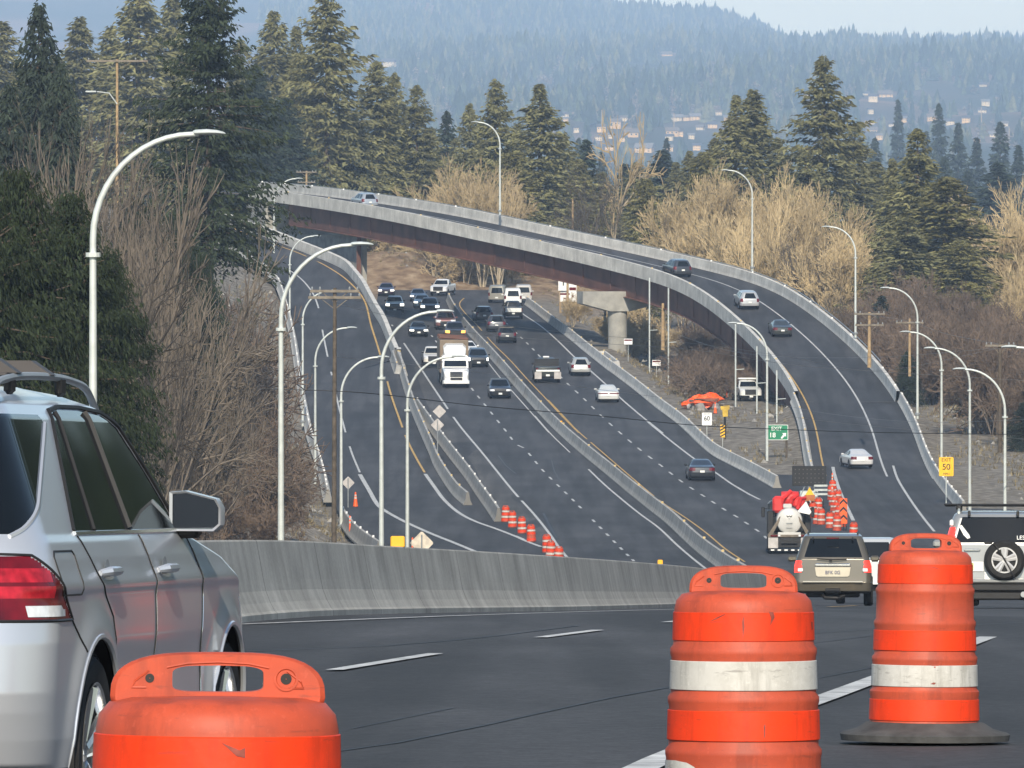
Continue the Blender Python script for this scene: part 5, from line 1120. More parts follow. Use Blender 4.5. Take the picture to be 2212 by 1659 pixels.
# ---- debris heap
def heap():
    c = TG(1522, 712); o = thing('debris_heap', c, 'heap of crumpled orange netting and rubble on the gravel beside the lanes', 'rubble heap')
    rn = random.Random(5)
    def blob(sz, cx_, cy_, cz, k=14, amp=.35):
        q = MB(); pr = []
        V_ = []; nt, npn = 10, 7
        for i in range(npn):
            ph = math.pi*i/(npn-1)
            for j in range(nt):
                a = 2*math.pi*j/nt; r = 1+rn.uniform(-amp, amp); V_.append((cx_+sz[0]*r*math.sin(ph)*math.cos(a), cy_+sz[1]*r*math.sin(ph)*math.sin(a), cz+sz[2]*r*math.cos(ph)))
        q.add(V_, [(i*nt+j, i*nt+(j+1) % nt, (i+1)*nt+(j+1) % nt, (i+1)*nt+j) for i in range(npn-1) for j in range(nt)]); return q
    for sz, x, y, z in (((.9,.8,.42),-.35,-.6,.45),((.75,.7,.35),.35,.9,.62),((.5,.4,.25),-1.0,-.3,.3)): blob(sz, x, y, z).build('orange_netting', M['sign_o'], o)
    for k in range(12): blob((rn.uniform(.15,.4),)*3, rn.uniform(-2.4,1.8), rn.uniform(-1.6,2.2), .1, amp=.25).build('rock', mat('rubble', (.25,.24,.23), .9, var=.4, scale=3) if k == 0 else bpy.data.materials['rubble'], o)
    for k in range(6): q = MB(); q.box((0,0,.08), (rn.uniform(.8,2.0),.12,.08), rz=rn.uniform(0,3)); q.build('plank', M['wood'], o, loc=(rn.uniform(-1.5,1.5),rn.uniform(-1.5,1.5),.1+.1*k))
heap(); bpy.data.objects['debris_heap'].scale = (1.3, 1.3, 1.35)

# ================================================================ signs
def text(s, size, mname, parent, loc, align='CENTER', rz=0, bold=0.0):
    return letters(s, size, M[mname], parent, loc, (math.radians(90), 0, rz), align, bold)
def rrect(w, h, r, n=5):
    out = []
    for cx_, cz, a0 in ((w/2-r, h/2-r, 0), (-w/2+r, h/2-r, 90), (-w/2+r, -h/2+r, 180), (w/2-r, -h/2+r, 270)):
        for k in range(n): a = math.radians(a0+90*k/(n-1)); out.append((cx_+r*math.cos(a), cz+r*math.sin(a)))
    return out
def post(o, x, h, r=.045, mname='steel', y=.05): q = MB(); q.tube([(x,y,-.3),(x,y,h)], r, 8); q.build('post', M[mname], o)
# exit sign in the gore: panel centre at pixel (1678, 934)
d_ = 640.; s_ = F/d_; b_ = TG(1678, d_); o = thing('exit_sign', b_, 'green EXIT 18 sign with white arrow on two posts in the gore', 'road sign')
zc = float(P(0, 934, d_)[2])-b_[2]
for x in (-.75, .75): post(o, x, zc+.4, .08, 'wood', .08)
q = MB(); q.prism([(a, zc+c) for a, c in rrect(1.74, 1.18, .1)], -.03, .0); q.build('border', M['sign_w'], o)
q = MB(); q.prism([(a, zc+c) for a, c in rrect(1.66, 1.10, .08)], -.036, -.028); q.build('panel', M['sign_g'], o)
text('EXIT', .40, 'sign_w', o, (-.02,-.042,zc+.28), bold=.006); text('18', .52, 'sign_w', o, (-.34,-.042,zc-.22), bold=.006)
q = MB(); q.prism([(.30,zc-.42),(.40,zc-.50),(.62,zc-.26),(.70,zc-.34),(.72,zc-.04),(.42,zc-.06),(.50,zc-.15)], -.05, -.038); q.build('arrow', M['sign_w'], o)
# advisory exit speed
d_ = 560.; b_ = TG(2044, d_); zc = float(P(0, 1008, d_)[2])-b_[2]; o = thing('exit_speed_sign', b_, 'yellow EXIT 50 MPH sign outside the right ramp barrier', 'road sign'); post(o, 0, zc+.7, .04)
q = MB(); q.prism([(a, zc+c) for a, c in rrect(.98, 1.28, .08)], -.03, 0); q.build('panel', M['sign_y'], o)
text('EXIT', .32, 'ink', o, (0,-.04,zc+.44)); text('50', .56, 'ink', o, (0,-.04,zc-.03), bold=.004); text('MPH', .22, 'ink', o, (0,-.04,zc-.5))
# speed limit
d_ = 672.; b_ = TG(1527, d_); zc = float(P(0, 905, d_)[2])-b_[2]; o = thing('speed_limit_sign', b_, 'white speed limit 60 sign behind the right roadside barrier', 'road sign'); post(o, 0, zc+.3, .035)
q = MB(); q.prism([(a, zc+c) for a, c in rrect(.80, 1.02, .06)], -.03, 0); q.build('panel', M['sign_w'], o)
text('SPEED LIMIT', .10, 'ink', o, (0,-.04,zc+.40)); text('60', .50, 'ink', o, (0,-.04,zc+.03), bold=.004); pass
# striped object marker with a bagged barrel cushion behind
d_ = 655.; b_ = TG(1561, d_); zc = float(P(0, 931, d_)[2])-b_[2]; o = thing('object_marker', b_, 'narrow yellow and black striped marker on a post by the barrier', 'road sign'); post(o, 0, zc+.3, .03)
q = MB(); q.prism([(a, zc+c) for a, c in rrect(.36, 1.0, .03)], -.03, 0); q.build('panel', M['sign_y'], o)
q = MB()
for k in range(4): z = zc-.42+.25*k; q.prism([(-.175,z-.08),(.175,z+.12),(.175,z+.24),(-.175,z+.04)], -.036, -.031)
q.build('stripe', M['ink'], o)
d_ = 668.; b_ = TG(1566, d_); zc = float(P(0, 887, d_)[2])-b_[2]; o = thing('covered_sign', b_, 'yellow bagged sign with a black post above the striped marker', 'road sign'); post(o, 0, zc, .09, 'black')
q = MB(); q.prism([(-.36,zc+.36),(.38,zc+.42),(.36,zc+.12),(.24,zc+.05),(.22,zc-.46),(-.16,zc-.50),(-.22,zc+.02),(-.34,zc+.08)], -.12, .08); q.build('yellow_cover', mat('faded_yellow_cover', (.50,.33,.03), .6, var=.3, scale=3), o)
# backs of diamond signs
def diamond(x, d, yc, w, label, mname='sign_back', two=None, post_m='steel_dk', base=None):
    b_ = base if base is not None else TG(x, d); zc = float(P(0, yc, d)[2])-b_[2]
    o = thing('diamond_sign', b_, label, 'road sign'); post(o, 0, zc+w*.35, .04, post_m, -.05)
    for dz, dx in ([(0, 0)] if not two else [(0, 0), two]):
        q = MB(); r = w/2; q.prism([(dx-r,zc+dz),(dx-r*.93,zc+dz-r*.07),(dx-r*.07,zc+dz-r*.93),(dx+r*.07,zc+dz-r*.93),(dx+r*.93,zc+dz-r*.07),(dx+r*.93,zc+dz+r*.07),(dx+r*.07,zc+dz+r*.93),(dx-r*.07,zc+dz+r*.93),(dx-r*.93,zc+dz+r*.07)], -.015, .015); q.build('panel', M[mname], o)
    return o
b_ = G(945, 996); dd_ = b_[1]
diamond(945, dd_, 918, 1.02, 'pair of grey sign backs, one diamond above another, between the two left barriers', two=(1.02,.15), base=b_)
b_ = G(752, 1096); o = diamond(752, b_[1], 1043, .88, 'small grey diamond sign back on the left ramp beside a cone', base=b_)
M['sign_worn'] = mat('worn_pale_sign', (.55,.49,.40), .6, var=.35, scale=2.5)
b_ = P(911, 1230, 440.); diamond(911, 440, 1173, 1.28, 'pale stained diamond sign standing just behind the near concrete barrier', 'sign_worn', base=np.array((b_[0], 440., float(ZN(440)))))
# chevron board and panels in the drum cluster
b_ = G(1822, 1146); o = thing('chevron_board', b_, 'narrow orange board with black chevrons in front of the drum cluster', 'road sign'); post(o, 0, 1.9, .03, 'black'); post(o, .2, .3, .03, 'black')
q = MB(); q.prism([(a, 1.2+c) for a, c in rrect(.46, 1.55, .03)], -.03, 0); q.build('panel', M['sign_o'], o)
q = MB()
for k in range(3): z = .62+.48*k; q.prism([(-.22,z),(0,z+.22),(.22,z),(.22,z+.16),(0,z+.38),(-.22,z+.16)], -.036, -.031)
q.build('chevron', M['ink'], o)
# message board trailer
b_ = G(1748, 1100); d_ = b_[1]; o = thing('message_board', b_, 'dark unlit arrow board on a trailer behind the tank truck', 'message board')
zc = float(P(0, 1028, d_)[2])-b_[2]
q = MB(); q.box((0,0,zc), (2.25,.16,1.32), ch=.03); q.build('board', M['black'], o)
q = MB()
for i in range(8):
    for k in range(4): q.lathe([(.001,-.085),(.035,-.085),(.04,-.08)], 8, axis='y', c=(-.92+.26*i,0,zc-.42+.28*k), caps=False)
q.build('lamp_dots', mat('unlit_lamp', (.07,.07,.075), .5, var=0), o)
q = MB(); q.tube([(0,.1,.5),(0,.1,zc)], .09, 8); q.tube([(-.7,.1,.6),(-.2,.1,zc-.5)], .04, 6); q.tube([(.7,.1,.6),(.2,.1,zc-.5)], .04, 6); q.build('mast', M['steel_dk'], o)
q = MB(); q.box((0,.3,.62), (1.7,2.4,.16), ch=.03); q.box((0,.6,.95), (1.2,1.0,.5), ch=.05); q.tube([(0,-.9,.6),(0,-2.2,.55)], .05, 6)
for k in range(3): q.box((.75,-.2,1.0+.28*k), (.9,.06,.13), rz=.2)
q.build('trailer', M['steel'], o)
for s in (-1, 1): wheel(o, s*.85, .3, .33, .2, 'steel')
q = MB(); q.prism([(-.35,.85),(.35,.85),(.0,1.5)], -.95, -.92); q.build('warning_triangle', M['sign_y'], o); q = MB(); q.box((0,-.97,.78), (.7,.03,.4)); q.build('warning_panel', mat('rusty_panel', (.38,.12,.03), .7, var=.2), o)
# white and red boards past the crossing
for x, y0, y1, w, mm, lb, red in ((1217,594,628,22,'sign_w','tall white board on posts left of the pale pole beyond the overpass',False),(1220,628,652,24,'sign_w','white board with red writing below the tall white board',True),(1237,612,652,17,'sign_w','white and red board right of the pale pole beyond the overpass',True)):
    d_ = 905.+(x-1200)*.1; b_ = TG(x, d_); o = thing('sign_board', b_, lb, 'sign board'); z0, z1 = float(P(0, y1, d_)[2])-b_[2], float(P(0, y0, d_)[2])-b_[2]; wm = w*d_/F
    post(o, -wm*.35, z1-.1, .05, 'wood_lt'); post(o, wm*.35, z1-.1, .05, 'wood_lt')
    q = MB(); q.box((0,0,(z0+z1)/2), (wm,.05,z1-z0), ch=.01); q.build('panel', M[mm], o)
    q = MB()
    if red: q.box((0,-.032,z0+(z1-z0)*.70), (wm*.86,.01,(z1-z0)*.16)); q.box((0,-.032,z0+(z1-z0)*.3), (wm*.25,.01,(z1-z0)*.12)); q.build('red_writing', M['red_lens'], o)
    else: q.box((0,-.032,z0+(z1-z0)*.45), (wm*.12,.01,(z1-z0)*.25)); q.build('black_mark', M['ink'], o)
for x, y, lb in ((1357,738,'small white board with red stripe on the pier of the overpass'),(1418,784,'small white board with red stripe standing on the gravel right of the pier')):
    d_ = 790.; b_ = TG(x, d_); o = thing('sign_board', b_, lb, 'sign board'); zc = float(P(0, y, d_)[2])-b_[2]; post(o, 0, zc, .03)
    q = MB(); q.box((0,0,zc), (.8,.04,.55), ch=.01); q.build('panel', M['sign_w'], o); q = MB(); q.box((0,-.026,zc+.14), (.72,.01,.14)); q.build('red_writing', M['red_lens'], o)

# ================================================================ street lamps
def lamp(x, ytop, d, side, label, h=10.7, base=None, reach=3.0, group='curved arm street lamps along the roads', collar=True, drop=2.4):
    X = (x-CX)/F*d; zt = float(P(0, ytop, d)[2]); zb = zt-h if base is None else base
    o = thing('street_lamp', (X, d, zb), label, 'street lamp', group)
    H = zt-zb-.05; r0 = .115; rt = .06; lum = .72; rx = reach-lum
    pts = [(0,0,-.4),(0,0,H*.3),(0,0,H*.6),(0,0,H-drop)]
    for k in range(1, 13):
        a = math.pi/2*k/12; pts.append((side*(rx-rx*math.cos(a)), 0, H-drop+drop*math.sin(a)))
    pts.append((side*(rx+.12), 0, H+.005)); n = len(pts); a = arclen(np.array(pts)); rad = np.interp(a, [0, a[-1]], [r0, rt])
    q = MB(); q.tube(pts, rad, 10); q.build('pole', M['steel'], o, True)
    q = MB(); q.M = Matrix.Translation((side*(rx+lum/2), 0, H+.03)); secs = []
    vs = []; fs = []
    for u, w, t, dz in ((-.36,.06,.05,0),(-.30,.13,.075,0),(-.05,.17,.08,.01),(.18,.15,.065,.005),(.33,.08,.04,-.012),(.38,.02,.015,-.02)):
        vs += [(side*u, w*math.cos(b), dz+t*math.sin(b)*(1 if math.sin(b) > 0 else .7)) for b in np.linspace(0, 2*math.pi, 10, endpoint=False)]
    for i in range(5):
        for k in range(10): j = (k+1) % 10; fs.append((i*10+k, i*10+j, i*10+10+j, i*10+10+k))
    fs += [tuple(range(10)), tuple(range(50, 60))]; q.add(vs, fs); q.build('luminaire', M['steel'], o, True)
    if collar: q = MB(); q.lathe([(.10,-.05),(.17,-.05),(.17,.05),(.10,.05)], 12, c=(0,0,H-drop-.35)); q.build('collar', M['steel'], o)
    q = MB(); q.lathe([(.2,-.1),(.22,.03),(.13,.1)], 12); q.build('base_flange', M['steel_dk'], o)
    return o
lamp(201, 285, 190, 1, 'tallest left street lamp rising behind the large silver SUV')
lamp(607, 526, 272, 1, 'left street lamp whose arm crosses below the overpass end'); lamp(824, 671, 346, 1, 'left street lamp with its head above the oncoming cars'); lamp(880, 769, 430, 1, 'street lamp beside the pale diamond sign, its head by the white truck')
lamp(737, 770, 520, 1, 'street lamp at the left ramp beside the dark wooden pole', base=float(ZN(520))); lamp(681, 707, 600, 1, 'left ramp street lamp partly behind the dark wooden pole', base=float(ZN(600)))
lamp(654, 627, 680, 1, 'left ramp street lamp just right of a tall lamp pole'); lamp(626, 509, 800, 1, 'left ramp street lamp with its head below the overpass girder'); lamp(592, 385, 872, 1, 'left street lamp standing in front of the overpass abutment')
GR = 'curved arm street lamps along the roads'
lamp(1080, 263, 862, -1, 'lamp rising from the middle of the overpass parapet', h=9.2); lamp(1625, 367, 803, -1, 'lamp on the overpass in front of the pale bare trees', h=9.4); lamp(1848, 489, 741, -1, 'lamp on the outer curve of the overpass', h=9.5)
lamp(1982, 621, 672, -1, 'lamp with a visible foot on the gravel right of the exit ramp', h=10.2); lamp(2034, 716, 600, -1, 'lamp behind the yellow exit speed sign', h=11.); lamp(2095, 751, 545, -1, 'lamp behind the roof bar of the silver spare wheel SUV', h=10.7); lamp(2171, 796, 480, -1, 'rightmost lamp whose foot is hidden by the spare wheel SUV', h=10.7)
lamp(2300, 748, 395, -1, 'lamp reaching in from the right edge with only its head showing', h=10.7); lamp(1657, 697, 636, -1, 'lamp standing behind the green exit sign below the overpass', h=10.7)
# thin steel posts by the crossing
for x, y0, y1, d_, lb in ((1403,600,678,790,'steel post under the overpass left of another one'),(1444,622,712,775,'steel post with a short bracket in front of the girder'),(1589,700,765,720,'steel post below the overpass beside the abutment'),(1635,748,810,705,'steel post left of the parked white pickup'),(1678,800,862,690,'steel post at the end of the girder')):
    b_ = P(x, y1, d_); b_[2] = min(b_[2], TZ(b_[0], d_)+.0) ; o = thing('steel_post', b_, lb, 'post', 'thin steel posts along the inner side of the overpass'); h = float(P(0, y0, d_)[2])-b_[2]
    q = MB(); q.tube([(0,0,0),(0,0,h)], .07, 8); q.build('shaft', M['steel'], o); q = MB(); q.tube([(0,0,h*.45),(.75,0,h*.45+.05)], .035, 6); q.build('bracket', M['steel'], o)

# ================================================================ utility poles and wires
def upole(x, ytop, d, ybase, label, arms=((.35, 2.6),), r=.16, mm='wood', lampd=False, grp=None, lean=0.):
    zb = TZ((x-CX)/F*d, d) if ybase is None else float(P(0, ybase, d)[2])
    b_ = np.array(((x-CX)/F*d, d, zb)); h = float(P(0, ytop, d)[2])-zb; o = thing('utility_pole', b_, label, 'utility pole', grp)
    q = MB(); q.tube([(0,0,-.5),(lean*.5,0,h*.5),(lean,0,h)], [r, r*.85, r*.65], 10); q.build('pole', M[mm], o, True)
    for dz, L in arms:
        q = MB(); q.box((lean,-.14,h-dz), (L,.10,.13), ch=.01); q.tube([(lean-L*.28,-.12,h-dz),(lean,-.02,h-dz-.55)], .02, 5); q.tube([(lean+L*.28,-.12,h-dz),(lean,-.02,h-dz-.55)], .02, 5); a = q.build('crossarm', M['crossarm'], o)
        for u in (-.46,-.3,.3,.46): q = MB(); q.lathe([(.03,0),(.05,.07),(.035,.13),(.01,.16)], 8, c=(lean+u*L,-.14,h-dz+.06)); q.build('insulator', M['steel_dk'], a)
    if lampd: q = MB(); q.tube([(0,-.1,h-2.9),(-.5,-.1,h-2.2),(-1.3,-.1,h-2.1)], .04, 6); q.box((-1.7,-.1,h-2.1), (.7,.25,.12), ch=.04); q.build('lamp_arm', M['steel'], o)
    return o
upole(253, 128, 540, None, 'pale utility pole with a long crossarm among the left conifers', ((.12, 4.0),), .13, 'wood_lt', True)
upole(721, 622, 390, None, 'dark wooden utility pole standing in front of the left ramp', ((.15, 2.3),(.45, 2.5)), .13, 'wood', lean=.05)
upole(662, 369, 940, 470, 'utility pole with two crossarms behind the left end of the overpass', ((.15, 2.3),(1.3, 2.0)), .15, 'wood_lt')
upole(1878, 674, 640, 780, 'wooden utility pole right of the overpass curve', ((.15, 2.4),(1.0, 2.2)), .16, 'wood_lt'); upole(1965, 688, 690, 800, 'utility pole half hidden behind a street lamp', ((.35, 2.3),), .13, 'wood_lt'); upole(2160, 738, 520, 960, 'utility pole at the right in front of the brown thicket', ((.25, 1.85),), .15, 'wood')
for x, y0, y1, d_, lb in ((1226,580,700,880,'pale wooden pole in front of the white boards'),(1432,655,745,800,'stout pale pole under the overpass right of the pier'),(1307,650,720,850,'wooden pole left of the pier under the overpass'),(1133,590,640,1000,'wooden pole in front of the tan shed'),(1152,600,650,1004,'thin wooden pole right of the tan shed'),(1237,430,490,1010,'pale wooden pole behind the far overpass parapet'),(648+600,592,690,884,'second pale wooden pole beside the white boards'),(1655,790,850,735,'dark pole at the foot of the overpass abutment')):
    upole(x, y0, d_, y1, lb, (), .15 if x != 1432 else .2, 'wood_lt' if x not in (1655,1307) else 'wood')
def wire(name, pts, r, mm, label):
    p = spath(pts, 1.2); o = thing('overhead_cable', p[0], label, 'cable', 'overhead cables crossing the freeway'); q = MB(); q.tube(p-p[0], r, 5, cap=True); q.build('strand', M[mm], o)
wire('', [P(560,840,392), P(752,846,392), P(1030,876,400), P(1290,898,410), P(1483,917,420), P(1704,928,440), P(1950,935,460), P(2260,939,480)], .022, 'wire', 'thick black cable sagging right across the freeway lanes')
def kwire(pts, d0, d1, label, r=.010, mm='wire_lt'): n = len(pts); wire('', [P(x, y, d0+(d1-d0)*i/(n-1)) for i, (x, y) in enumerate(pts)], r, mm, label)
kwire([(721,770),(1000,800),(1300,842),(1500,868),(1800,912),(2230,950)], 392, 500, 'thin cable below the white truck, sloping to the right', .008)
kwire([(721,640),(1000,690),(1240,720),(1500,742),(1700,770),(1900,800),(2160,752)], 392, 520, 'thin cable passing behind the middle outbound cars', .008)
kwire([(721,655),(1000,716),(1240,738),(1500,756),(1750,792),(2212,822)], 392, 500, 'thin cable just below the pier foot')
kwire([(1400,700),(1600,762),(1878,772),(2160,752),(2260,755)], 640, 515, 'thin cable from the overpass pier to the right pole'); kwire([(1650,866),(1800,895),(2000,912),(2230,906)], 560, 500, 'thin cable crossing the exit ramp', .009)
kwire([(1878,680),(1965,694),(2040,720),(2160,744)], 640, 520, 'short cable between the right hand utility poles')
# ================================================================ trees
def foliage(name, col, var=.35, rnd=.12, trans=.25):
    m, t, b = nodes(name); N, L = t.nodes, t.links
    b.inputs['Roughness'].default_value = .7; b.inputs['Specular IOR Level'].default_value = .15
    g = N.new("ShaderNodeNewGeometry"); n = N.new("ShaderNodeTexNoise"); n.inputs['Scale'].default_value = .45; n.inputs['Detail'].default_value = 5; L.new(g.outputs['Position'], n.inputs['Vector'])
    oi = N.new("ShaderNodeObjectInfo")
    def rng(a, x0, x1, lo, hi):
        r = N.new("ShaderNodeMapRange"); r.inputs[1].default_value = x0; r.inputs[2].default_value = x1; r.inputs[3].default_value = lo; r.inputs[4].default_value = hi; L.new(a, r.inputs[0]); return r.outputs[0]
    k = N.new("ShaderNodeMath"); k.operation = 'MULTIPLY'; L.new(rng(n.outputs[0], .3, .7, 1-var, 1+var), k.inputs[0]); L.new(rng(oi.outputs['Random'], 0, 1, 1-rnd, 1+rnd), k.inputs[1])
    k2 = N.new("ShaderNodeMath"); k2.operation = 'MULTIPLY'; L.new(k.outputs[0], k2.inputs[0]); L.new(rng(g.outputs['Random Per Island'], 0, 1, .65, 1.35), k2.inputs[1])
    s = N.new("ShaderNodeVectorMath"); s.operation = 'SCALE'; s.inputs[0].default_value = col; L.new(k2.outputs[0], s.inputs['Scale']); L.new(s.outputs[0], b.inputs['Base Color'])
    return m
M['fir'] = foliage('fir_needles', (.152,.148,.068)); M['fir_dk'] = foliage('dark_shaded_needles', (.034,.046,.024)); M['fir_blue'] = foliage('blue_and_shaded_needles', (.034,.047,.033)); M['cedar'] = foliage('cedar_needles', (.155,.145,.058)); M['hedge'] = foliage('dark_hedge_needles', (.022,.032,.014)); M['ivy'] = foliage('ivy_leaves', (.095,.12,.035))  # fir_dk: dark species tone with the trees' shade put into the colour
M['bark'] = mat('conifer_bark', (.085,.065,.05), .9, var=.3, scale=2, rnd=.15); M['alder'] = mat('alder_bark', (.34,.285,.20), .9, var=.3, scale=1.2, rnd=.2); M['twig_tan'] = mat('tan_twigs', (.40,.31,.175), .9, var=.2, scale=1, rnd=.18); M['twig_grey'] = mat('grey_twigs', (.058,.048,.038), .9, var=.25, scale=1, rnd=.2); M['twig_brown'] = mat('brown_twigs', (.125,.09,.065), .9, var=.25, scale=1, rnd=.2); M['vase_bark'] = mat('pale_grey_bark', (.135,.112,.088), .9, var=.3, scale=2, rnd=.1); M['bark_grey'] = mat('grey_bark', (.14,.115,.09), .9, var=.3, scale=2, rnd=.15)

def conifer(seed, H=30., R=5.2, nb=330, sp=17, size=.62, droop=.35, base=.08, power=.8, gap=0., wild=.25):
    r = np.random.default_rng(seed)
    u = np.sort(r.random(nb)**.92); az = np.arange(nb)*2.399963 + r.normal(0, .5, nb)
    keep = r.random(nb) > gap*(.4+.6*np.sin(u*23+seed)**2); u, az = u[keep], az[keep]; nb = len(u)
    ln = R*np.clip((1-u), 0, 1)**power*(1-wild+2*wild*r.random(nb)**1.5) + .25
    ln *= np.where(u < .1, .75+2.5*u, 1)
    # lopsided: some sectors grow longer
    ln *= 1 + .22*np.sin(az*2+seed+u*9)
    zb = H*(base+(1-base)*u)
    el = .55*u**2 - droop*(1-u)*.9 + r.normal(0, .1, nb)
    cnt = np.maximum(3, (sp*(.35+.9*ln/R)).astype(int)); bi = np.repeat(np.arange(nb), cnt); n = len(bi)
    s = r.random(n)**.62
    L_ = ln[bi]*s; a = az[bi]; dx, dy = np.cos(a), np.sin(a)
    z = zb[bi] + L_*np.sin(el[bi]) - .028*L_**2*droop*3 + .10*np.maximum(0, L_-ln[bi]*.7)
    side = r.normal(0, 1, n)*.13*(ln[bi]+.5)*(.35+s*.6)
    px = dx*L_*np.cos(el[bi]) - dy*side; py = dy*L_*np.cos(el[bi]) + dx*side; z = z - .12*np.abs(side) + r.normal(0, .12, n)
    c = np.c_[px, py, z]
    sz = size*(.6+.8*r.random(n))*(1.15-.35*s)*np.where(u[bi] > .85, .75, 1)
    oa = a + r.normal(0, .75, n); tilt = r.normal(-.30, .35, n)
    d = np.c_[np.cos(oa)*np.cos(tilt), np.sin(oa)*np.cos(tilt), np.sin(tilt)]; w = np.cross(d, r.normal(0, 1, (n, 3))); w /= np.linalg.norm(w, axis=1)[:, None]
    d *= sz[:, None]; w *= sz[:, None]*.26
    nrm = np.cross(d, w); nrm /= np.maximum(np.linalg.norm(nrm, axis=1), 1e-9)[:, None]
    V = np.stack([c-d*.35, c+w+d*.1-nrm*(sz*.10)[:, None], c+d*.9-[0, 0, .1], c-w+d*.1-nrm*(sz*.10)[:, None]], 1).reshape(-1, 3)
    I = np.arange(n)*4; Ft = np.stack([np.c_[I, I+1, I+2], np.c_[I, I+2, I+3]], 1).reshape(-1, 3)
    # trunk and limbs
    tv = []; q = MB(); q.tube([(0,0,-.6),(0,0,H*.3),(.05,0,H*.7),(0,0,H*.985)], [H*.0125, H*.010, H*.005, .03], 8)
    for i in range(0, nb, 3):
        p0 = (0, 0, zb[i]); k = ln[i]*.8; q.tube([p0, (math.cos(az[i])*k*math.cos(el[i]), math.sin(az[i])*k*math.cos(el[i]), zb[i]+k*math.sin(el[i])-.02*k*k*droop*3)], [.05+.006*ln[i], .015], 4, cap=False)
    return (V, Ft), q
def bare(seed, H=12., stems=5, spread=.5, depth=5, split=3, r0=.13, len0=.34, up=.35, wob=.22, twig=.020, shrink=.70):
    r = random.Random(seed); segs = []
    def grow(p, d, L, rad, k):
        n = 3 if k > 1 else 2; q = p
        for i in range(n):
            d = (d + Vector((r.gauss(0, wob), r.gauss(0, wob), r.gauss(0, wob*.6)+up*.16))*.5).normalized()
            e = q + d*(L/n); segs.append((tuple(q), tuple(e), max(rad*(1-.16*i), twig), max(rad*(1-.16*(i+1)), twig*.8), k))
            if k > 0 and i < n-1 and r.random() < .75:
                a = d.orthogonal().normalized(); a.rotate(Matrix.Rotation(r.uniform(0, 6.28), 3, d)); nd = (d*.72 + a*spread*r.uniform(.7, 1.3)).normalized(); grow(e, nd, L*shrink*r.uniform(.6, 1.0), rad*.5, k-1)
            q = e
        if k > 0:
            for j in range(split):
                a = d.orthogonal().normalized(); a.rotate(Matrix.Rotation(r.uniform(0, 6.28), 3, d)); nd = (d + a*spread*r.uniform(.5, 1.2)).normalized(); grow(q, nd, L*shrink*r.uniform(.75, 1.1), rad*.62, k-1)
    for i in range(stems):
        a = 6.283*i/stems + r.uniform(-.5, .5); t = r.uniform(.08, .42) if stems > 1 else .02
        grow(Vector((.25*math.cos(a)*(stems > 1), .25*math.sin(a)*(stems > 1), -.3)), Vector((math.cos(a)*t, math.sin(a)*t, 1)).normalized(), H*len0*r.uniform(.8, 1.15), r0*r.uniform(.7, 1.2), depth)
    S = np.array([(*a, *b, c, d_) for a, b, c, d_, k in segs]); K = np.array([s[4] for s in segs])
    def mesh(mask):
        A, B, ra, rb = S[mask, :3], S[mask, 3:6], S[mask, 6], S[mask, 7]; t = B-A; t /= np.maximum(np.linalg.norm(t, axis=1), 1e-9)[:, None]
        x = np.cross(t, np.where(np.abs(t[:, 2:]) < .9, [[0, 0, 1.]], [[1., 0, 0]])); x /= np.linalg.norm(x, axis=1)[:, None]; y = np.cross(t, x)
        V = []; 
        for k in range(3):
            a = 2*math.pi*k/3; o = x*math.cos(a)+y*math.sin(a); V += [A+o*ra[:, None], B+o*rb[:, None]]
        V = np.stack(V, 1).reshape(-1, 3); I = np.arange(mask.sum())*6
        Ft = np.concatenate([np.stack([I+2*k, I+(2*k+2) % 6, I+(2*k+3) % 6, I+2*k+1], 1) for k in range(3)]); return V, Ft
    zmax = np.percentile(S[:, 5], 99.5); rmax = np.percentile(np.hypot(S[:, 3], S[:, 4]), 96)
    return mesh(K >= depth-1), mesh(K < depth-1), zmax, rmax
PROTO = {}
def con_proto(key, mname, **k):
    (V, Ft), q = conifer(**k); cm = npmesh(key+'_crown', V, Ft, M[mname]); tr = q.build('trunk', M['bark'], None, True); tm = tr.data; bpy.data.objects.remove(tr)
    PROTO[key] = (tm, cm, k.get('H', 30.), k.get('R', 5.2), 'conifer')
def bare_proto(key, bark_m, twig_m, **k):
    a, b, z, r = bare(**k); PROTO[key] = (npmesh(key+"_trunk", a[0], a[1], M[bark_m], True), npmesh(key+"_twigs", b[0], b[1], M[twig_m]), z, r, 'bare')
con_proto('firA', 'fir', seed=1, R=5.6, nb=430, sp=27, size=.56, wild=.3); con_proto('firB', 'fir', seed=2, R=4.6, nb=440, sp=26, size=.54, droop=.45, power=.7); con_proto('firC', 'fir', seed=3, R=6.4, nb=380, sp=32, size=.60, gap=.3, wild=.38, droop=.3)
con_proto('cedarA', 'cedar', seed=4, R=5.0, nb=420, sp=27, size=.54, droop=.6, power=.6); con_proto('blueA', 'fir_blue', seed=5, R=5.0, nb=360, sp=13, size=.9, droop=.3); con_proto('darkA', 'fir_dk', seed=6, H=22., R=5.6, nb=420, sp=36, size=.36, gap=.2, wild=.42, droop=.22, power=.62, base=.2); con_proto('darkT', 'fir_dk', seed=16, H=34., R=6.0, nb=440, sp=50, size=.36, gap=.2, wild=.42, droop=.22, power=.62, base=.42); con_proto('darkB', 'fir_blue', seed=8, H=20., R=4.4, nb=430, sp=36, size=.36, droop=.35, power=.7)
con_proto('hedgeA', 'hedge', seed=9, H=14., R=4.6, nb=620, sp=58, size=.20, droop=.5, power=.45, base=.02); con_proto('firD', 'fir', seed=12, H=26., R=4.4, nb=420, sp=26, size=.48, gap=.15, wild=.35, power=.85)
for i in range(3): bare_proto('alder%d' % i, 'alder', 'twig_tan', seed=20+i, H=13, stems=4+i, spread=.46, r0=.14, twig=.024, depth=5 if i == 1 else 4, split=3)
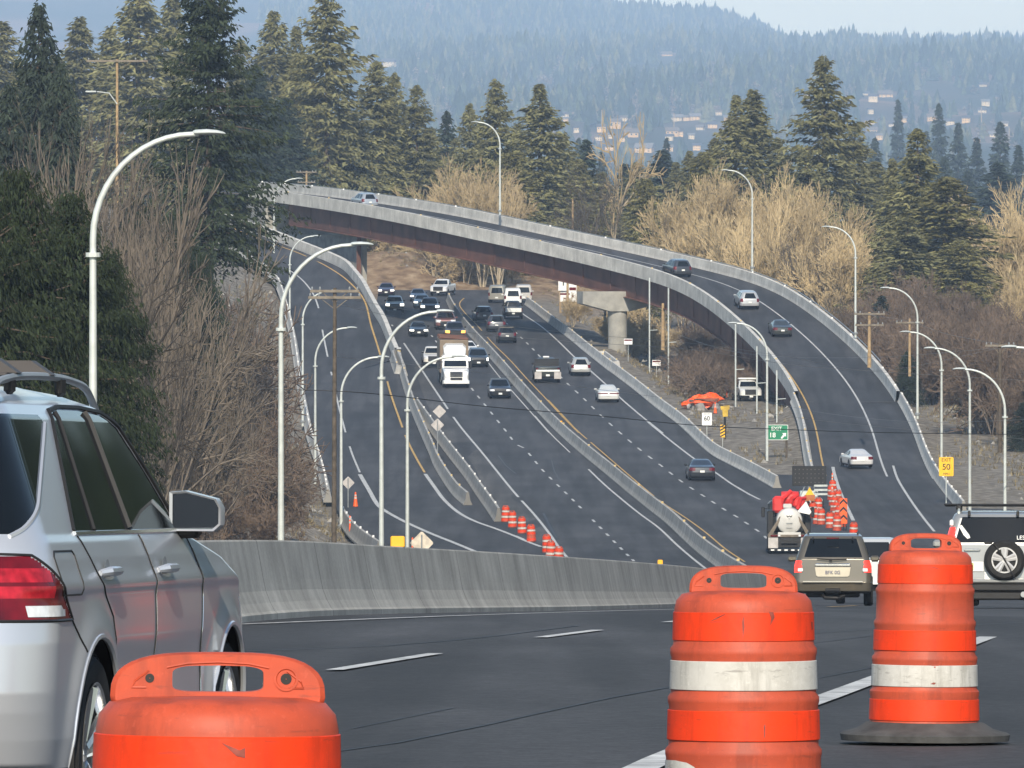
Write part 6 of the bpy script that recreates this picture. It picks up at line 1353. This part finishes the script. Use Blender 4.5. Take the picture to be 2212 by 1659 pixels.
for i in range(2): bare_proto('grey%d' % i, 'vase_bark', 'twig_grey', seed=30+i, H=13, stems=3+i, spread=.55, r0=.14, twig=.012, depth=5, split=2)
for i in range(2): bare_proto('brown%d' % i, 'bark_grey', 'twig_brown', seed=40+i, H=9, stems=7, spread=.6, r0=.07, twig=.018, wob=.3)
for i in range(2): bare_proto('vase%d' % i, 'vase_bark', 'vase_bark', seed=70+i, H=13, stems=4, spread=.46, split=3, depth=4, r0=.17, twig=.017, len0=.36, wob=.2, shrink=.74)
bare_proto('snag', 'alder', 'twig_tan', seed=50, H=24, stems=1, spread=.62, r0=.42, twig=.035, len0=.34, depth=4)
bare_proto('tall0', 'bark_grey', 'twig_grey', seed=52, H=15, stems=1, spread=.45, r0=.2, twig=.018, len0=.36)
bare_proto('brush', 'bark_grey', 'twig_brown', seed=60, H=3.4, stems=14, spread=.9, depth=3, r0=.04, twig=.014, wob=.45, up=.1, len0=.4); bare_proto('brush_tan', 'alder', 'twig_tan', seed=61, H=3., stems=14, spread=.9, depth=3, r0=.04, twig=.02, wob=.45, up=.1, len0=.4)
def tree(key, x, ytop, d, rpx, label, group=None, cat='tree', zb=None, rz=None, name=None):
    tm, cm, H0, R0, kind = PROTO[key]; X = (x-CX)/F*d; z = TZ(X, d)-.1 if zb is None else zb
    H = max(1.0, float(P(0, ytop, d)[2])-z); sz = H/H0; sr = rpx*d/F/R0*1.68
    if kind == 'bare': sr = sz*min(1.15, max(.5 if key[:4] in ('vase','grey','tall','snag') else .7, rpx*d/F/R0/sz))
    nm = name or ('conifer_tree' if kind == 'conifer' else 'bare_tree')
    o = thing(nm, (X, d, z), label, cat, group, rz=RND.uniform(0, 6.28) if rz is None else rz); o.scale = (sr, sr, sz)
    t = link('trunk', tm, o); c = link('crown', cm, o); return o
def T(*a, **k): tree(*a, **k)
# sunlit firs behind the overpass, each placed by its top
T('firA', 300, -60, 1090, 105, 'broad sunlit fir behind the long pole crossarm, top beyond the frame'); T('firB', 172, 40, 1120, 78, 'pale fir between the blue dark spruce and the broad sunlit fir'); T('firB', 4, 50, 1100, 80, 'sunlit fir cut off by the left edge'); T('firC', 375, -20, 1130, 90, 'sunlit fir just left of the tall dark fir')
T('firD', 592, 28, 1130, 80, 'thin topped sunlit fir right of the tall dark fir'); T('firC', 706, -40, 1030, 92, 'tallest sunlit fir above the left end of the overpass', 'sunlit firs beyond the overpass'); T('cedarA', 655, 120, 1060, 70, 'bushy fir filling the gap left of the tallest sunlit fir')
T('firB', 814, 134, 1045, 62, 'pointed fir right of the tallest sunlit fir'); T('firC', 850, 158, 1075, 62, 'broad fir behind the pointed one, left of the round topped fir'); T('firA', 900, 186, 1050, 58, 'round topped fir at the right end of the left fir group'); T('firB', 762, 250, 1035, 60, 'lower fir standing over the silver blue SUV')
T('firC', 1071, 172, 1040, 66, 'tall fir behind the middle overpass lamp'); T('firA', 1166, 184, 1025, 84, 'broad dense fir right of the middle overpass lamp'); T('firD', 1014, 226, 1080, 48, 'narrow fir left of the middle overpass lamp'); T('blueA', 965, 243, 1150, 38, 'small dark fir in the gap between two fir groups')
T('blueA', 1267, 304, 1120, 46, 'low fir right of the broad dense fir'); T('cedarA', 1110, 330, 1000, 60, 'olive cedar at the foot of the broad dense fir'); T('cedarA', 1394, 388, 930, 48, 'cone shaped green cedar left of the tan alders'); T('blueA', 1430, 326, 1180, 60, 'grey green fir behind the cone shaped cedar'); T('blueA', 1350, 356, 1200, 48, 'grey green fir behind the bare pale tree'); T('firD', 1490, 328, 1100, 45, 'dark conifer left of the double topped fir')
T('firA', 1590, 208, 1000, 66, 'double topped fir above the tan alders, left top'); T('firB', 1627, 196, 1004, 72, 'double topped fir above the tan alders, right top'); T('cedarA', 1520, 330, 960, 56, 'olive cedar below the double topped fir')
T('firC', 1780, 122, 985, 92, 'tallest fir on the right with a gap toothed pointed crown', zb=-13); T('firA', 1846, 268, 1000, 66, 'rounded fir right of the tallest right hand fir'); T('firA', 1740, 330, 960, 72, 'broad low fir beneath the tallest right hand fir')
T('firA', 1982, 281, 860, 92, 'dark pointed conifer over the right thicket'); T('firC', 1928, 344, 875, 60, 'dark conifer leaning on the left of the pointed one'); T('cedarA', 2045, 384, 850, 105, 'olive brown conifer right of the dark pointed one'); T('firA', 1960, 470, 840, 95, 'dense dark conifer skirt behind the right ramp lamps'); T('cedarA', 2075, 520, 835, 70, 'ragged olive conifer above the right utility pole'); T('blueA', 1905, 640, 800, 36, 'small dark conifer behind the pole right of the overpass')
T('blueA', 2156, 352, 1400, 62, 'grey fir at the right behind the pale alders')
GB = 'hazy conifers in the valley at the right'
for x, y, d, r in [(1940,218,3000,24),(2028,226,2600,26),(2070,268,2400,34),(2161,266,2300,36),(2200,316,2000,34),(2110,300,2200,34),(2000,286,2500,30),(1890,300,2100,30),(1968,330,2000,32),(2040,340,1800,34),(2090,372,1700,36),(2185,390,1650,40),(1700,330,2200,26),(1440,300,2300,24),(1300,330,2000,26),(1250,300,2400,24)]: T('blueA', x, y, d, r, 'hazy bluish conifer in the valley behind the lit trees', GB)
GBt = 'firs of the belt behind the overpass'
for x, y, d, r, k in [(930,280,1110,56,'firB'),(985,300,1130,52,'firA'),(1040,262,1120,50,'firB'),(1118,268,1110,52,'firB'),(1215,290,1120,56,'firA'),(1250,345,1080,50,'cedarA'),(1300,372,1100,50,'firA'),(1375,352,1150,50,'firB'),(1460,352,1140,52,'firA'),(1545,300,1080,52,'firB'),(1680,300,1060,56,'firA'),(1720,380,1010,54,'cedarA'),(1890,350,1020,60,'firB'),(745,230,1090,60,'firB'),(640,60,1140,70,'firA'),(238,60,1150,70,'firB'),(520,90,1140,70,'firA'),(120,120,1130,70,'firB'),(40,150,1100,80,'firA')]:
    T(k, x, y, d, r, 'olive fir in the tree belt behind the overpass, between taller named firs' if False else 'olive fir filling the tree belt behind the overpass', GBt)
# dark trees on the near left bank
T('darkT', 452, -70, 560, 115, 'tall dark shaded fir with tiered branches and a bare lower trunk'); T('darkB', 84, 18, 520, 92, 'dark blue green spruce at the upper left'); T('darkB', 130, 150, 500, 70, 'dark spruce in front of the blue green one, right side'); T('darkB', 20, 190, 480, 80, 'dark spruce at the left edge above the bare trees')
T('darkB', 548, 150, 965, 80, 'dark fir in the shade right of the tall tiered fir', zb=-8); T('darkB', 612, 215, 1000, 70, 'shaded fir directly above the left end of the overpass', zb=-8)  # shade on these two firs is put into the darker needle colour
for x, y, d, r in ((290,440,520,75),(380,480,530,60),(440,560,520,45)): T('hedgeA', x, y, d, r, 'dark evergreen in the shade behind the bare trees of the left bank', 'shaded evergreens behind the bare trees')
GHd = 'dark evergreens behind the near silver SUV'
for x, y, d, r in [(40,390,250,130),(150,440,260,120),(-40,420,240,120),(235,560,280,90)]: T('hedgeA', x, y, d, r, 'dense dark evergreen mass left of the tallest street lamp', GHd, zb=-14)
# bare trees on the left bank
GL = 'bare grey trees on the left bank'
for k, (key, x, y, d, r) in enumerate([('grey0',60,275,450,80),('grey1',140,290,450,80),('vase0',235,275,440,95),('vase1',255,330,420,80),('vase0',330,450,372,80),('grey1',240,470,350,80),('grey0',350,470,430,45),('vase1',330,540,400,45),('vase0',420,640,430,35),('grey0',330,640,345,70),('vase1',455,740,430,34)]):
    T(key, x, y, d, r, 'bare grey tree with fine upswept branches on the left bank', GL)
GS = 'leafless brush on the left bank'
for k in range(26):
    x = RND.uniform(260, 600); d = RND.uniform(330, 560); X = (x-CX)/F*d; yb = HY-TZ(X, d)*F/d
    if x > 480 and d < 440: continue
    T('brush' if k % 3 else 'brown0', x, yb-RND.uniform(2.4, 4.5)*F/d, d, RND.uniform(1.6, 3)*F/d, 'leafless brown brush on the bank left of the ramp', GS, 'shrub', name='bare_shrub')
# tan alders beyond the overpass and the thicket at the right
for k, (x, y, d) in enumerate([(505,600,640),(525,640,620),(540,700,600),(560,760,580),(515,720,560),(548,830,540),(575,880,520),(520,860,500),(590,950,500),(555,960,480),(505,950,460),(600,1010,490),(490,660,600),(470,600,620),(610,860,560),(625,960,540)]):
    T('grey%d' % (k % 2) if k % 3 else 'brush', x, y, d, 26, 'thin dark leafless sapling on the gravel bank left of the ramp', 'leafless saplings on the gravel bank', name='bare_tree')
GA = 'tan leafless alders beyond the overpass'
AL = [(1440,470,900,40),(1475,430,905,50),(1504,404,905,60),(1540,400,890,62),(1575,384,880,70),(1612,378,885,70),(1648,372,900,72),(1690,400,880,60),(1722,430,890,60),(1755,430,870,60),(1785,420,880,66),(1820,428,870,62),(1600,450,860,70),(1530,470,870,60),(1680,470,850,60),(1740,490,845,60),(1810,500,840,60),(1640,440,850,60),(1560,430,880,60),(1700,440,870,60),(1815,600,812,50)]
for k, (x, y, d, r) in enumerate(AL): T('alder%d' % (k % 3) if k % 5 else 'grey%d' % (k % 2), x, y, d, r, 'tan leafless alder in the thicket behind the overpass curve', GA)
GA2 = 'pale leafless alders at the right edge'
for k, (x, y, d, r) in enumerate([(2172,404,880,55),(2207,455,860,55),(2225,400,900,50),(2195,540,830,50),(2215,620,800,50)]): T('alder%d' % (k % 3), x, y, d, r, 'pale leafless alder at the right edge behind the utility pole', GA2)
GM = 'grey leafless trees behind the far parapet'
for k, (x, y, d, r) in enumerate([(1007,350,985,46),(1042,372,980,40),(975,360,990,44),(940,392,985,36),(1075,400,975,34),(1280,360,1000,40),(1345,420,980,34),(1250,420,985,34),(1210,430,980,34)]): T('alder%d' % (k % 3) if k < 5 else 'grey%d' % (k % 2), x, y, d, r, 'leafless tree with tan twigs behind the far parapet of the overpass', GM)
T('snag', 1322, 246, 1020, 40, 'tall pale bare tree with a forked trunk behind the overpass')
GT = 'brown thicket right of the exit ramp'
for k in range(74):
    x = RND.uniform(1850, 2260); d = RND.uniform(630, 830); X = (x-CX)/F*d
    if X < np.interp(d, [600,672,721,768,800], [38,38,36,33,31]): continue
    yb = HY-TZ(X, d)*F/d; T('brown%d' % (k % 2) if k % 4 else 'brush', x, yb-RND.uniform(5, 8.5)*F/d, d, RND.uniform(2.5, 4)*F/d, 'brown leafless thicket tree right of the exit ramp', GT, name='bare_shrub', cat='shrub')
GD2 = 'dark conifers in the brown thicket'
for x, y, d, r in [(1960,760,720,24),(2095,790,700,24),(2210,870,650,30),(2010,720,740,24)]: T('darkB', x, y, d, r, 'small dark conifer inside the brown thicket', GD2)
# under the crossing and at the end of the works
GU = 'brush under and beyond the overpass'
for k in range(46):
    d = RND.uniform(985, 1045); x = RND.uniform(790, 1240); X = (x-CX)/F*d; yb = HY-TZ(X, d)*F/d
    if x < 930 and d < 1012: continue
    T(['brush_tan','brown1','brush','alder0'][k % 4], x, yb-RND.uniform(1.8, 5.0)*F/d, d, RND.uniform(1.6, 3.)*F/d, 'scrubby brush on the dirt slope beyond the freeway bend', GU, 'shrub', name='bare_shrub')
for k in range(26):
    d = RND.uniform(715, 860); x = RND.uniform(1490, 1660); X = (x-CX)/F*d
    if d < 740 and x > 1560: continue
    yb = HY-TZ(X, d)*F/d; T(['brown0','brush','brown1'][k % 3], x, yb-RND.uniform(2.2, 4.6)*F/d, d, RND.uniform(1.8, 3.0)*F/d, 'tangled brown brush under the overpass curve', 'tangled brush under the overpass', 'shrub', name='bare_shrub')
for k in range(16):
    d = RND.uniform(830, 900); x = RND.uniform(1225, 1440); X = (x-CX)/F*d; yb = HY-TZ(X, d)*F/d
    T(['brush_tan','alder1'][k % 2], x, yb-RND.uniform(1.6, 4)*F/d, d, RND.uniform(1.2, 2.6)*F/d, 'dry yellow brush beside the pier of the overpass', 'dry brush by the pier', 'shrub', name='bare_shrub')
for x, y, d, r in ((1062,500,1060,36),(985,520,1075,42),(930,500,1080,42),(1120,520,1070,42),(1180,540,1075,40),(865,500,1090,40),(1240,560,1060,36)): T('cedarA', x, y, d, r, 'olive green tree seen under the overpass girder', 'trees seen under the girder')
for x, y0, y1, w, lb in ((963,570,628,9,'ivy covered trunk under the girder, left one'),(1005,572,628,11,'ivy covered trunk under the girder, right one')):
    d = 1030.; b_ = P(x, y1+14, d); o = thing('ivy_trunk', b_, lb, 'tree'); h = float(P(0, y0-14, d)[2])-b_[2]; rn = np.random.default_rng(x); n = 900
    q = MB(); q.tube([(0,0,-1),(0,0,h)], .25, 8); q.build('trunk', M['bark'], o)
    a = rn.random(n)*6.283; z = rn.random(n)*h; r_ = w*d/F*(.8+.4*rn.random(n)); c = np.c_[np.cos(a)*r_, np.sin(a)*r_, z]; e1 = rn.normal(0, .16, (n, 3)); e2 = rn.normal(0, .16, (n, 3)); V_ = np.stack([c-e1, c+e2, c+e1, c-e2], 1).reshape(-1, 3); link('crown', npmesh('ivy', V_, np.arange(4*n).reshape(n, 4), M['ivy']), o)

# ================================================================ shed and houses
def house(loc, w, dep, h, wall, roof, label, name='house', rz=0., win=3, cat='house', storeys=1, group=None):
    o = thing(name, loc, label, cat, group, rz=rz); q = MB(); q.box((0,0,h/2-1.5), (w,dep,h+3)); q.build('wall', wall, o)
    r = MB(); rh = w*.16 if w < dep else dep*.42; e = .7
    r.prism([(-dep/2-e,h-.12),(dep/2+e,h-.12),(dep/2+e,h+.06),(0,h+rh),(-dep/2-e,h+.06)], -w/2-e, w/2+e, plane='yz'); r.build('roof', roof, o)
    for s in range(storeys):
        for i in range(win):
            x = -w/2+w*(i+.5)/win; q = MB(); q.box((x,-dep/2-.03,h*(s+.55)/storeys), (w/win*.45,.08,h/storeys*.42)); fr = q.build('window', M['sign_w'], o)
            q = MB(); q.box((x,-dep/2-.08,h*(s+.55)/storeys), (w/win*.38,.04,h/storeys*.34)); q.build('pane', M['glass'], fr)
    return o
wl_ = [mat('cream_siding', (.66,.42,.19), .8, var=.1), mat('white_siding', (.62,.48,.30), .8, var=.1), mat('tan_siding', (.55,.34,.15), .8, var=.1), mat('grey_siding', (.40,.40,.40), .8, var=.1)]
rf_ = [mat('pale_roof', (.13,.10,.07), .8, var=.2), mat('dark_roof', (.06,.055,.055), .8, var=.2), mat('grey_roof', (.16,.145,.13), .7, var=.1)]
d_ = 1002.; house(TG(1130, d_), 7.6, 5, 2.3, wl_[2], rf_[1], 'tan shed with dark roof and white framed windows past the freeway bend', 'shed', win=3, cat='shed')
d_ = 1012.; house(TG(1106, d_)+[0,0,1.4], 4.6, 4, 2.6, mat('brown_boards', (.16,.10,.065), .85, var=.3), rf_[2], 'small brown shack with a pale flat roof behind the tan shed', 'shed', win=1, cat='shed')
hd = np.linspace(4200, 12500, 1200)
def hillpt(x, y):
    X = (x-CX)/F*hd; yy = HY-terrain(X, hd)*F/hd; i = int(np.argmax(yy <= y)); i = i if yy[i] <= y else len(hd)-1; return np.array((X[i], hd[i], float(terrain(X[i:i+1], hd[i:i+1])[0])))
HS = [(1440,124,32,2,0,0,'cream house high on the wooded hill left of centre right'),(1462,262,36,2,1,2,'wide pale house in the middle of the hillside village, left half'),(1500,260,36,2,0,2,'wide pale house in the middle of the hillside village, right half'),(1299,284,28,0,0,1,'cream house at the left end of the hillside village'),(1330,272,34,0,2,0,'house with a tan roof right of the leftmost village house'),(1362,296,46,0,2,0,'long tan roofed house in the hillside village'),(1452,292,40,0,2,0,'house with a pale gable below the wide pale house'),(1446,304,24,1,1,1,'small white house at the foot of the hillside village'),(1912,212,44,1,0,0,'long cream house above the brown field'),(1744,212,24,1,1,1,'small white house left of the tall right hand fir on the hill'),(1870,210,22,3,1,1,'grey house at the top of the brown field'),(2122,246,26,1,1,1,'white house on the right hillside beneath the wood'),(1882,290,36,0,2,0,'tan gabled house below the brown field'),(2122,190,24,1,1,1,'white house in the wood at the upper right'),(2014,260,34,2,2,0,'tan roofed house at the right end of the field'),(2052,270,26,1,1,1,'white roofed house beside the right end of the field'),(792,134,30,1,1,1,'white building on the far hill right of the tallest sunlit fir'),(842,140,36,1,1,1,'long white building on the far hill above the pointed fir'),(965,276,26,1,1,2,'white house in the gap between the fir groups'),(1392,330,56,1,0,2,'long low white shed below the hillside village'),(2150,300,40,1,1,2,'low white shed in the right valley'),(1560,300,30,2,2,0,'small tan house left of the double topped fir')]
rn_ = random.Random(23)
for k in range(30):
    x = rn_.choice([rn_.uniform(1215,1580), rn_.uniform(1850,2205), rn_.uniform(1240,1560)]); y = rn_.uniform(248,330) if x < 1600 else rn_.uniform(206,312)
    if all(abs(x-h[0]) > 15 or abs(y-h[1]) > 9 for h in HS): HS.append((x, y, rn_.uniform(16,30), rn_.randrange(4), rn_.randrange(2), rn_.randrange(3), 'small pale house among the trees of the far hillside'))
HR = []
for x, y, w, a, b, c, lb in HS:
    p = hillpt(x, y); wm = w*p[1]/F; HR.append((x, y, w, p[1])); wm *= .66; house(p, wm, wm*.7, max(3.0, wm*.26), wl_[b], rf_[c], lb, rz=RND.uniform(-.35, .35), win=3, storeys=2 if a else 1, group='houses scattered over the far hillside')
# ================================================================ far woods
def woods():
    rn = np.random.default_rng(11); out = []; N_ = 30000
    d = 2300 + (12600-2300)*rn.random(N_)**.85; a = rn.uniform(560, 2330, N_); X = (a-CX)/F*d; keep = np.ones(N_, bool)
    z = np.concatenate([terrain(X[i:i+500], d[i:i+500]) for i in range(0, N_, 500)]); y = HY-z*F/d
    h = rn.uniform(11, 22, N_)*np.where(rn.random(N_) < .10, 1.35, 1); h = np.where(d < 4500, h*.9, h)
    ytop = y-h*F/d
    clr = (np.sin(a*.021+d*.0012)+np.sin(a*.008-d*.0021+1)+.7*np.sin(d*.0045+a*.01)) > 1.35
    keep &= ~(clr & (d < 9000))
    fields = ((1820,262,1990,206),(1240,330,1560,268),(2040,270,2300,212),(1280,345,1700,305),(1960,250,2100,225))
    for x0, y0, x1, y1 in fields: keep &= ~((a > x0) & (a < x1) & (y < y0) & (y > y1) & (rn.random(N_) < .72))
    for hx, hy, hw, hdp in HR: keep &= ~((abs(a-hx) < hw*.5+5) & (d < hdp+25) & (y > hy-20) & (ytop < hy-4) & (y < hy+70))
    keep &= ~((d > 2300) & (d < 4700) & (rn.random(N_) < .35))
    X, d, z, h = X[keep], d[keep], z[keep], h[keep]; n = len(X); kind = rn.random(n)
    br = (kind > .82) & (d < 8500)
    V = []; Fc = []; mi = []; o = 0
    nl, ns = 5, 6; th = np.arange(ns)*2*np.pi/ns
    t = np.linspace(0, 1, nl)
    for j in range(n):
        if br[j]: 
            m = 34; H = h[j]*.62; c = rn.normal(0, 1, (m, 3)); c /= np.linalg.norm(c, axis=1)[:, None]; c *= (rn.random(m)**.4)[:, None]*[H*.34, H*.34, H*.42]; c[:, 2] += H*.58
            e1 = rn.normal(0, .8, (m, 3)); e2 = rn.normal(0, .8, (m, 3)); v = np.stack([c-e1, c+e2, c+e1], 1).reshape(-1, 3); f = np.arange(3*m).reshape(m, 3); k = 3
        else:
            R = h[j]*rn.uniform(.18, .30); v = []; f = []
            for l in range(nl):
                z0 = h[j]*(.10+.80*l/nl)+rn.uniform(-.4, .4); zt = z0+h[j]*(.34 if l < nl-1 else .22); r = R*(1-.84*l/nl)*rn.uniform(.75, 1.25, ns)
                ph = rn.uniform(0, 6.28); b = l*(ns+1); v += [(r[i]*math.cos(th[i]+ph), r[i]*math.sin(th[i]+ph), z0-rn.uniform(0, .09)*h[j]) for i in range(ns)]+[(rn.uniform(-.3,.3), rn.uniform(-.3,.3), zt)]; f += [(b+i, b+(i+1) % ns, b+ns) for i in range(ns)]
            v = np.array(v); f = np.array(f); k = 0 if kind[j] < .45 else (1 if kind[j] < .7 else 2)
        V.append(v+[X[j], d[j], z[j]-.5]); Fc.append(f+o); o += len(v); mi += [k]*len(f)
    for j in range(420):                                  # unseen trees added beyond the right edge as a dark reflection
        dd = rn.uniform(120, 760); x = .072*dd+rn.uniform(24, 130); R = rn.uniform(2.5, 4); hh = rn.uniform(16, 28); zz = TZ(x, dd); v = []; f = []
        for l in range(nl):
            z0 = hh*(.10+.80*l/nl); r = R*(1-.84*l/nl)*rn.uniform(.75, 1.25, ns); b = l*(ns+1)
            v += [(x+r[i]*math.cos(th[i]+l), dd+r[i]*math.sin(th[i]+l), zz+z0) for i in range(ns)]+[(x, dd, zz+z0+hh*.3)]; f += [(b+i, b+(i+1) % ns, b+ns) for i in range(ns)]
        V.append(np.array(v)); Fc.append(np.array(f)+o); o += len(v); mi += [0]*len(f)
    ms = [foliage('wood_dark', (.018,.030,.014), rnd=0), foliage('wood_mid', (.05,.064,.028), rnd=0), foliage('wood_olive', (.10,.098,.045), rnd=0), foliage('wood_bare', (.17,.13,.095), rnd=0)]
    tag(link('far_and_unseen_woods', npmesh('far_and_unseen_woods', np.concatenate(V), np.concatenate(Fc), ms, mi=mi)), 'blue hazed conifer wood covering the far hills, with unseen added trees at the right', 'woods', kind='stuff')
woods()
# pale poles of the village
for x, y0, y1, lb in ((1300,244,300,''),(1456,250,290,''),(1932,270,318,''),(2120,238,292,''),(2180,280,322,''),(2160,276,322,'')):
    p = hillpt(x, y1-6); p[1] = min(p[1], 5200) if False else p[1]; hh = (y1-y0)*p[1]/F
    o = thing('utility_pole', p, 'thin pale pole standing on the far hillside', 'utility pole', 'thin poles on the far hillside'); q = MB(); q.tube([(0,0,-2),(0,0,hh)], p[1]/F*.9, 5); q.build('pole', M['wood_lt'], o)

# ---- grass tufts and stones of the verges
def verge():
    rn = np.random.default_rng(5); V = []; n = 0; pts = []
    while len(pts) < 9000:
        d = rn.uniform(330, 1030); a = rn.uniform(-80, 2290); X = (a-CX)/F*d
        l = np.interp(d, ll2[::-1, 1], ll2[::-1, 0]) if d > 600 else np.interp(d, [200,350,430,505,600], [-14,-15,-13.5,lroad_l[-1, 0],ll2[:, 0].max() if False else np.interp(600, _ll[_ll[:, 1].argsort(), 1], _ll[_ll[:, 1].argsort(), 0])])
        rr = np.interp(d, [590,640,800,960], [21,17,9.2,2.5])+1.2; di = np.hypot(X-_rc[:, 0], d-_rc[:, 1]).min()
        ok = (X < l-1.5) or (600 < d and X > rr and di > RW/2+1.2 and d < 975) or d > 990 or (d < 600 and X > 36)
        if ok and math.sin(X*.5+1)+math.sin(d*.11)+rn.normal(0, .8) > -.2: pts.append((X, d))
    p = np.array(pts); z = np.concatenate([terrain(p[i:i+900, 0], p[i:i+900, 1]) for i in range(0, len(p), 900)]); k = 7
    c = np.repeat(np.c_[p, z], k, 0); m = len(c); az = rn.random(m)*6.283; h = rn.uniform(.12, .5, m); w = .035
    c[:, :2] += rn.normal(0, .12, (m, 2)); tip = c + np.c_[np.cos(az)*h*.6, np.sin(az)*h*.6, h]; s = np.c_[-np.sin(az)*w, np.cos(az)*w, 0*az]
    V = np.stack([c-s, c+s, tip], 1).reshape(-1, 3)
    tag(link('dry_grass', npmesh('dry_grass', V, np.arange(3*m).reshape(m, 3), foliage('dry_grass_blades', (.20,.165,.095), rnd=0))), 'dry grass tufts scattered on the gravel verges', 'grass', kind='stuff')
    q = rn.permutation(len(p))[:2500]; c = np.c_[p[q], z[q]]; V = []; base = np.array([(1,0,0),(0,1,0),(-1,0,0),(0,-1,0),(0,0,1),(0,0,-.4)]); fs = np.array([(0,1,4),(1,2,4),(2,3,4),(3,0,4)])
    sz = rn.uniform(.08, .30, len(c)); V = c[:, None]+rn.uniform(-1.5, 1.5, (len(c), 1, 3))*[1, 1, 0]+base[None]*sz[:, None, None]*rn.uniform(.6, 1.3, (len(c), 6, 1)); Fs = (np.arange(len(c))*6)[:, None, None]+fs[None]
    tag(link('gravel_stones', npmesh('gravel_stones', V.reshape(-1, 3), Fs.reshape(-1, 3), foliage('loose_stone', (.24,.23,.21), rnd=0))), 'loose stones scattered on the gravel verges', 'gravel', kind='stuff')
verge()
# ================================================================ air
def haze():
    q = MB(); q.box((0, 7000, 160), (5200, 14400, 470)); m = bpy.data.materials.new('air'); m.use_nodes = True; t = m.node_tree; t.nodes.clear()
    v = t.nodes.new("ShaderNodeVolumePrincipled"); v.inputs['Color'].default_value = (.48,.68,1.0,1); v.inputs['Density'].default_value = .000095; v.inputs['Anisotropy'].default_value = -.25
    o = t.nodes.new("ShaderNodeOutputMaterial"); t.links.new(v.outputs[0], o.inputs['Volume'])
    tag(q.build('haze', m), kind='stuff')
haze()
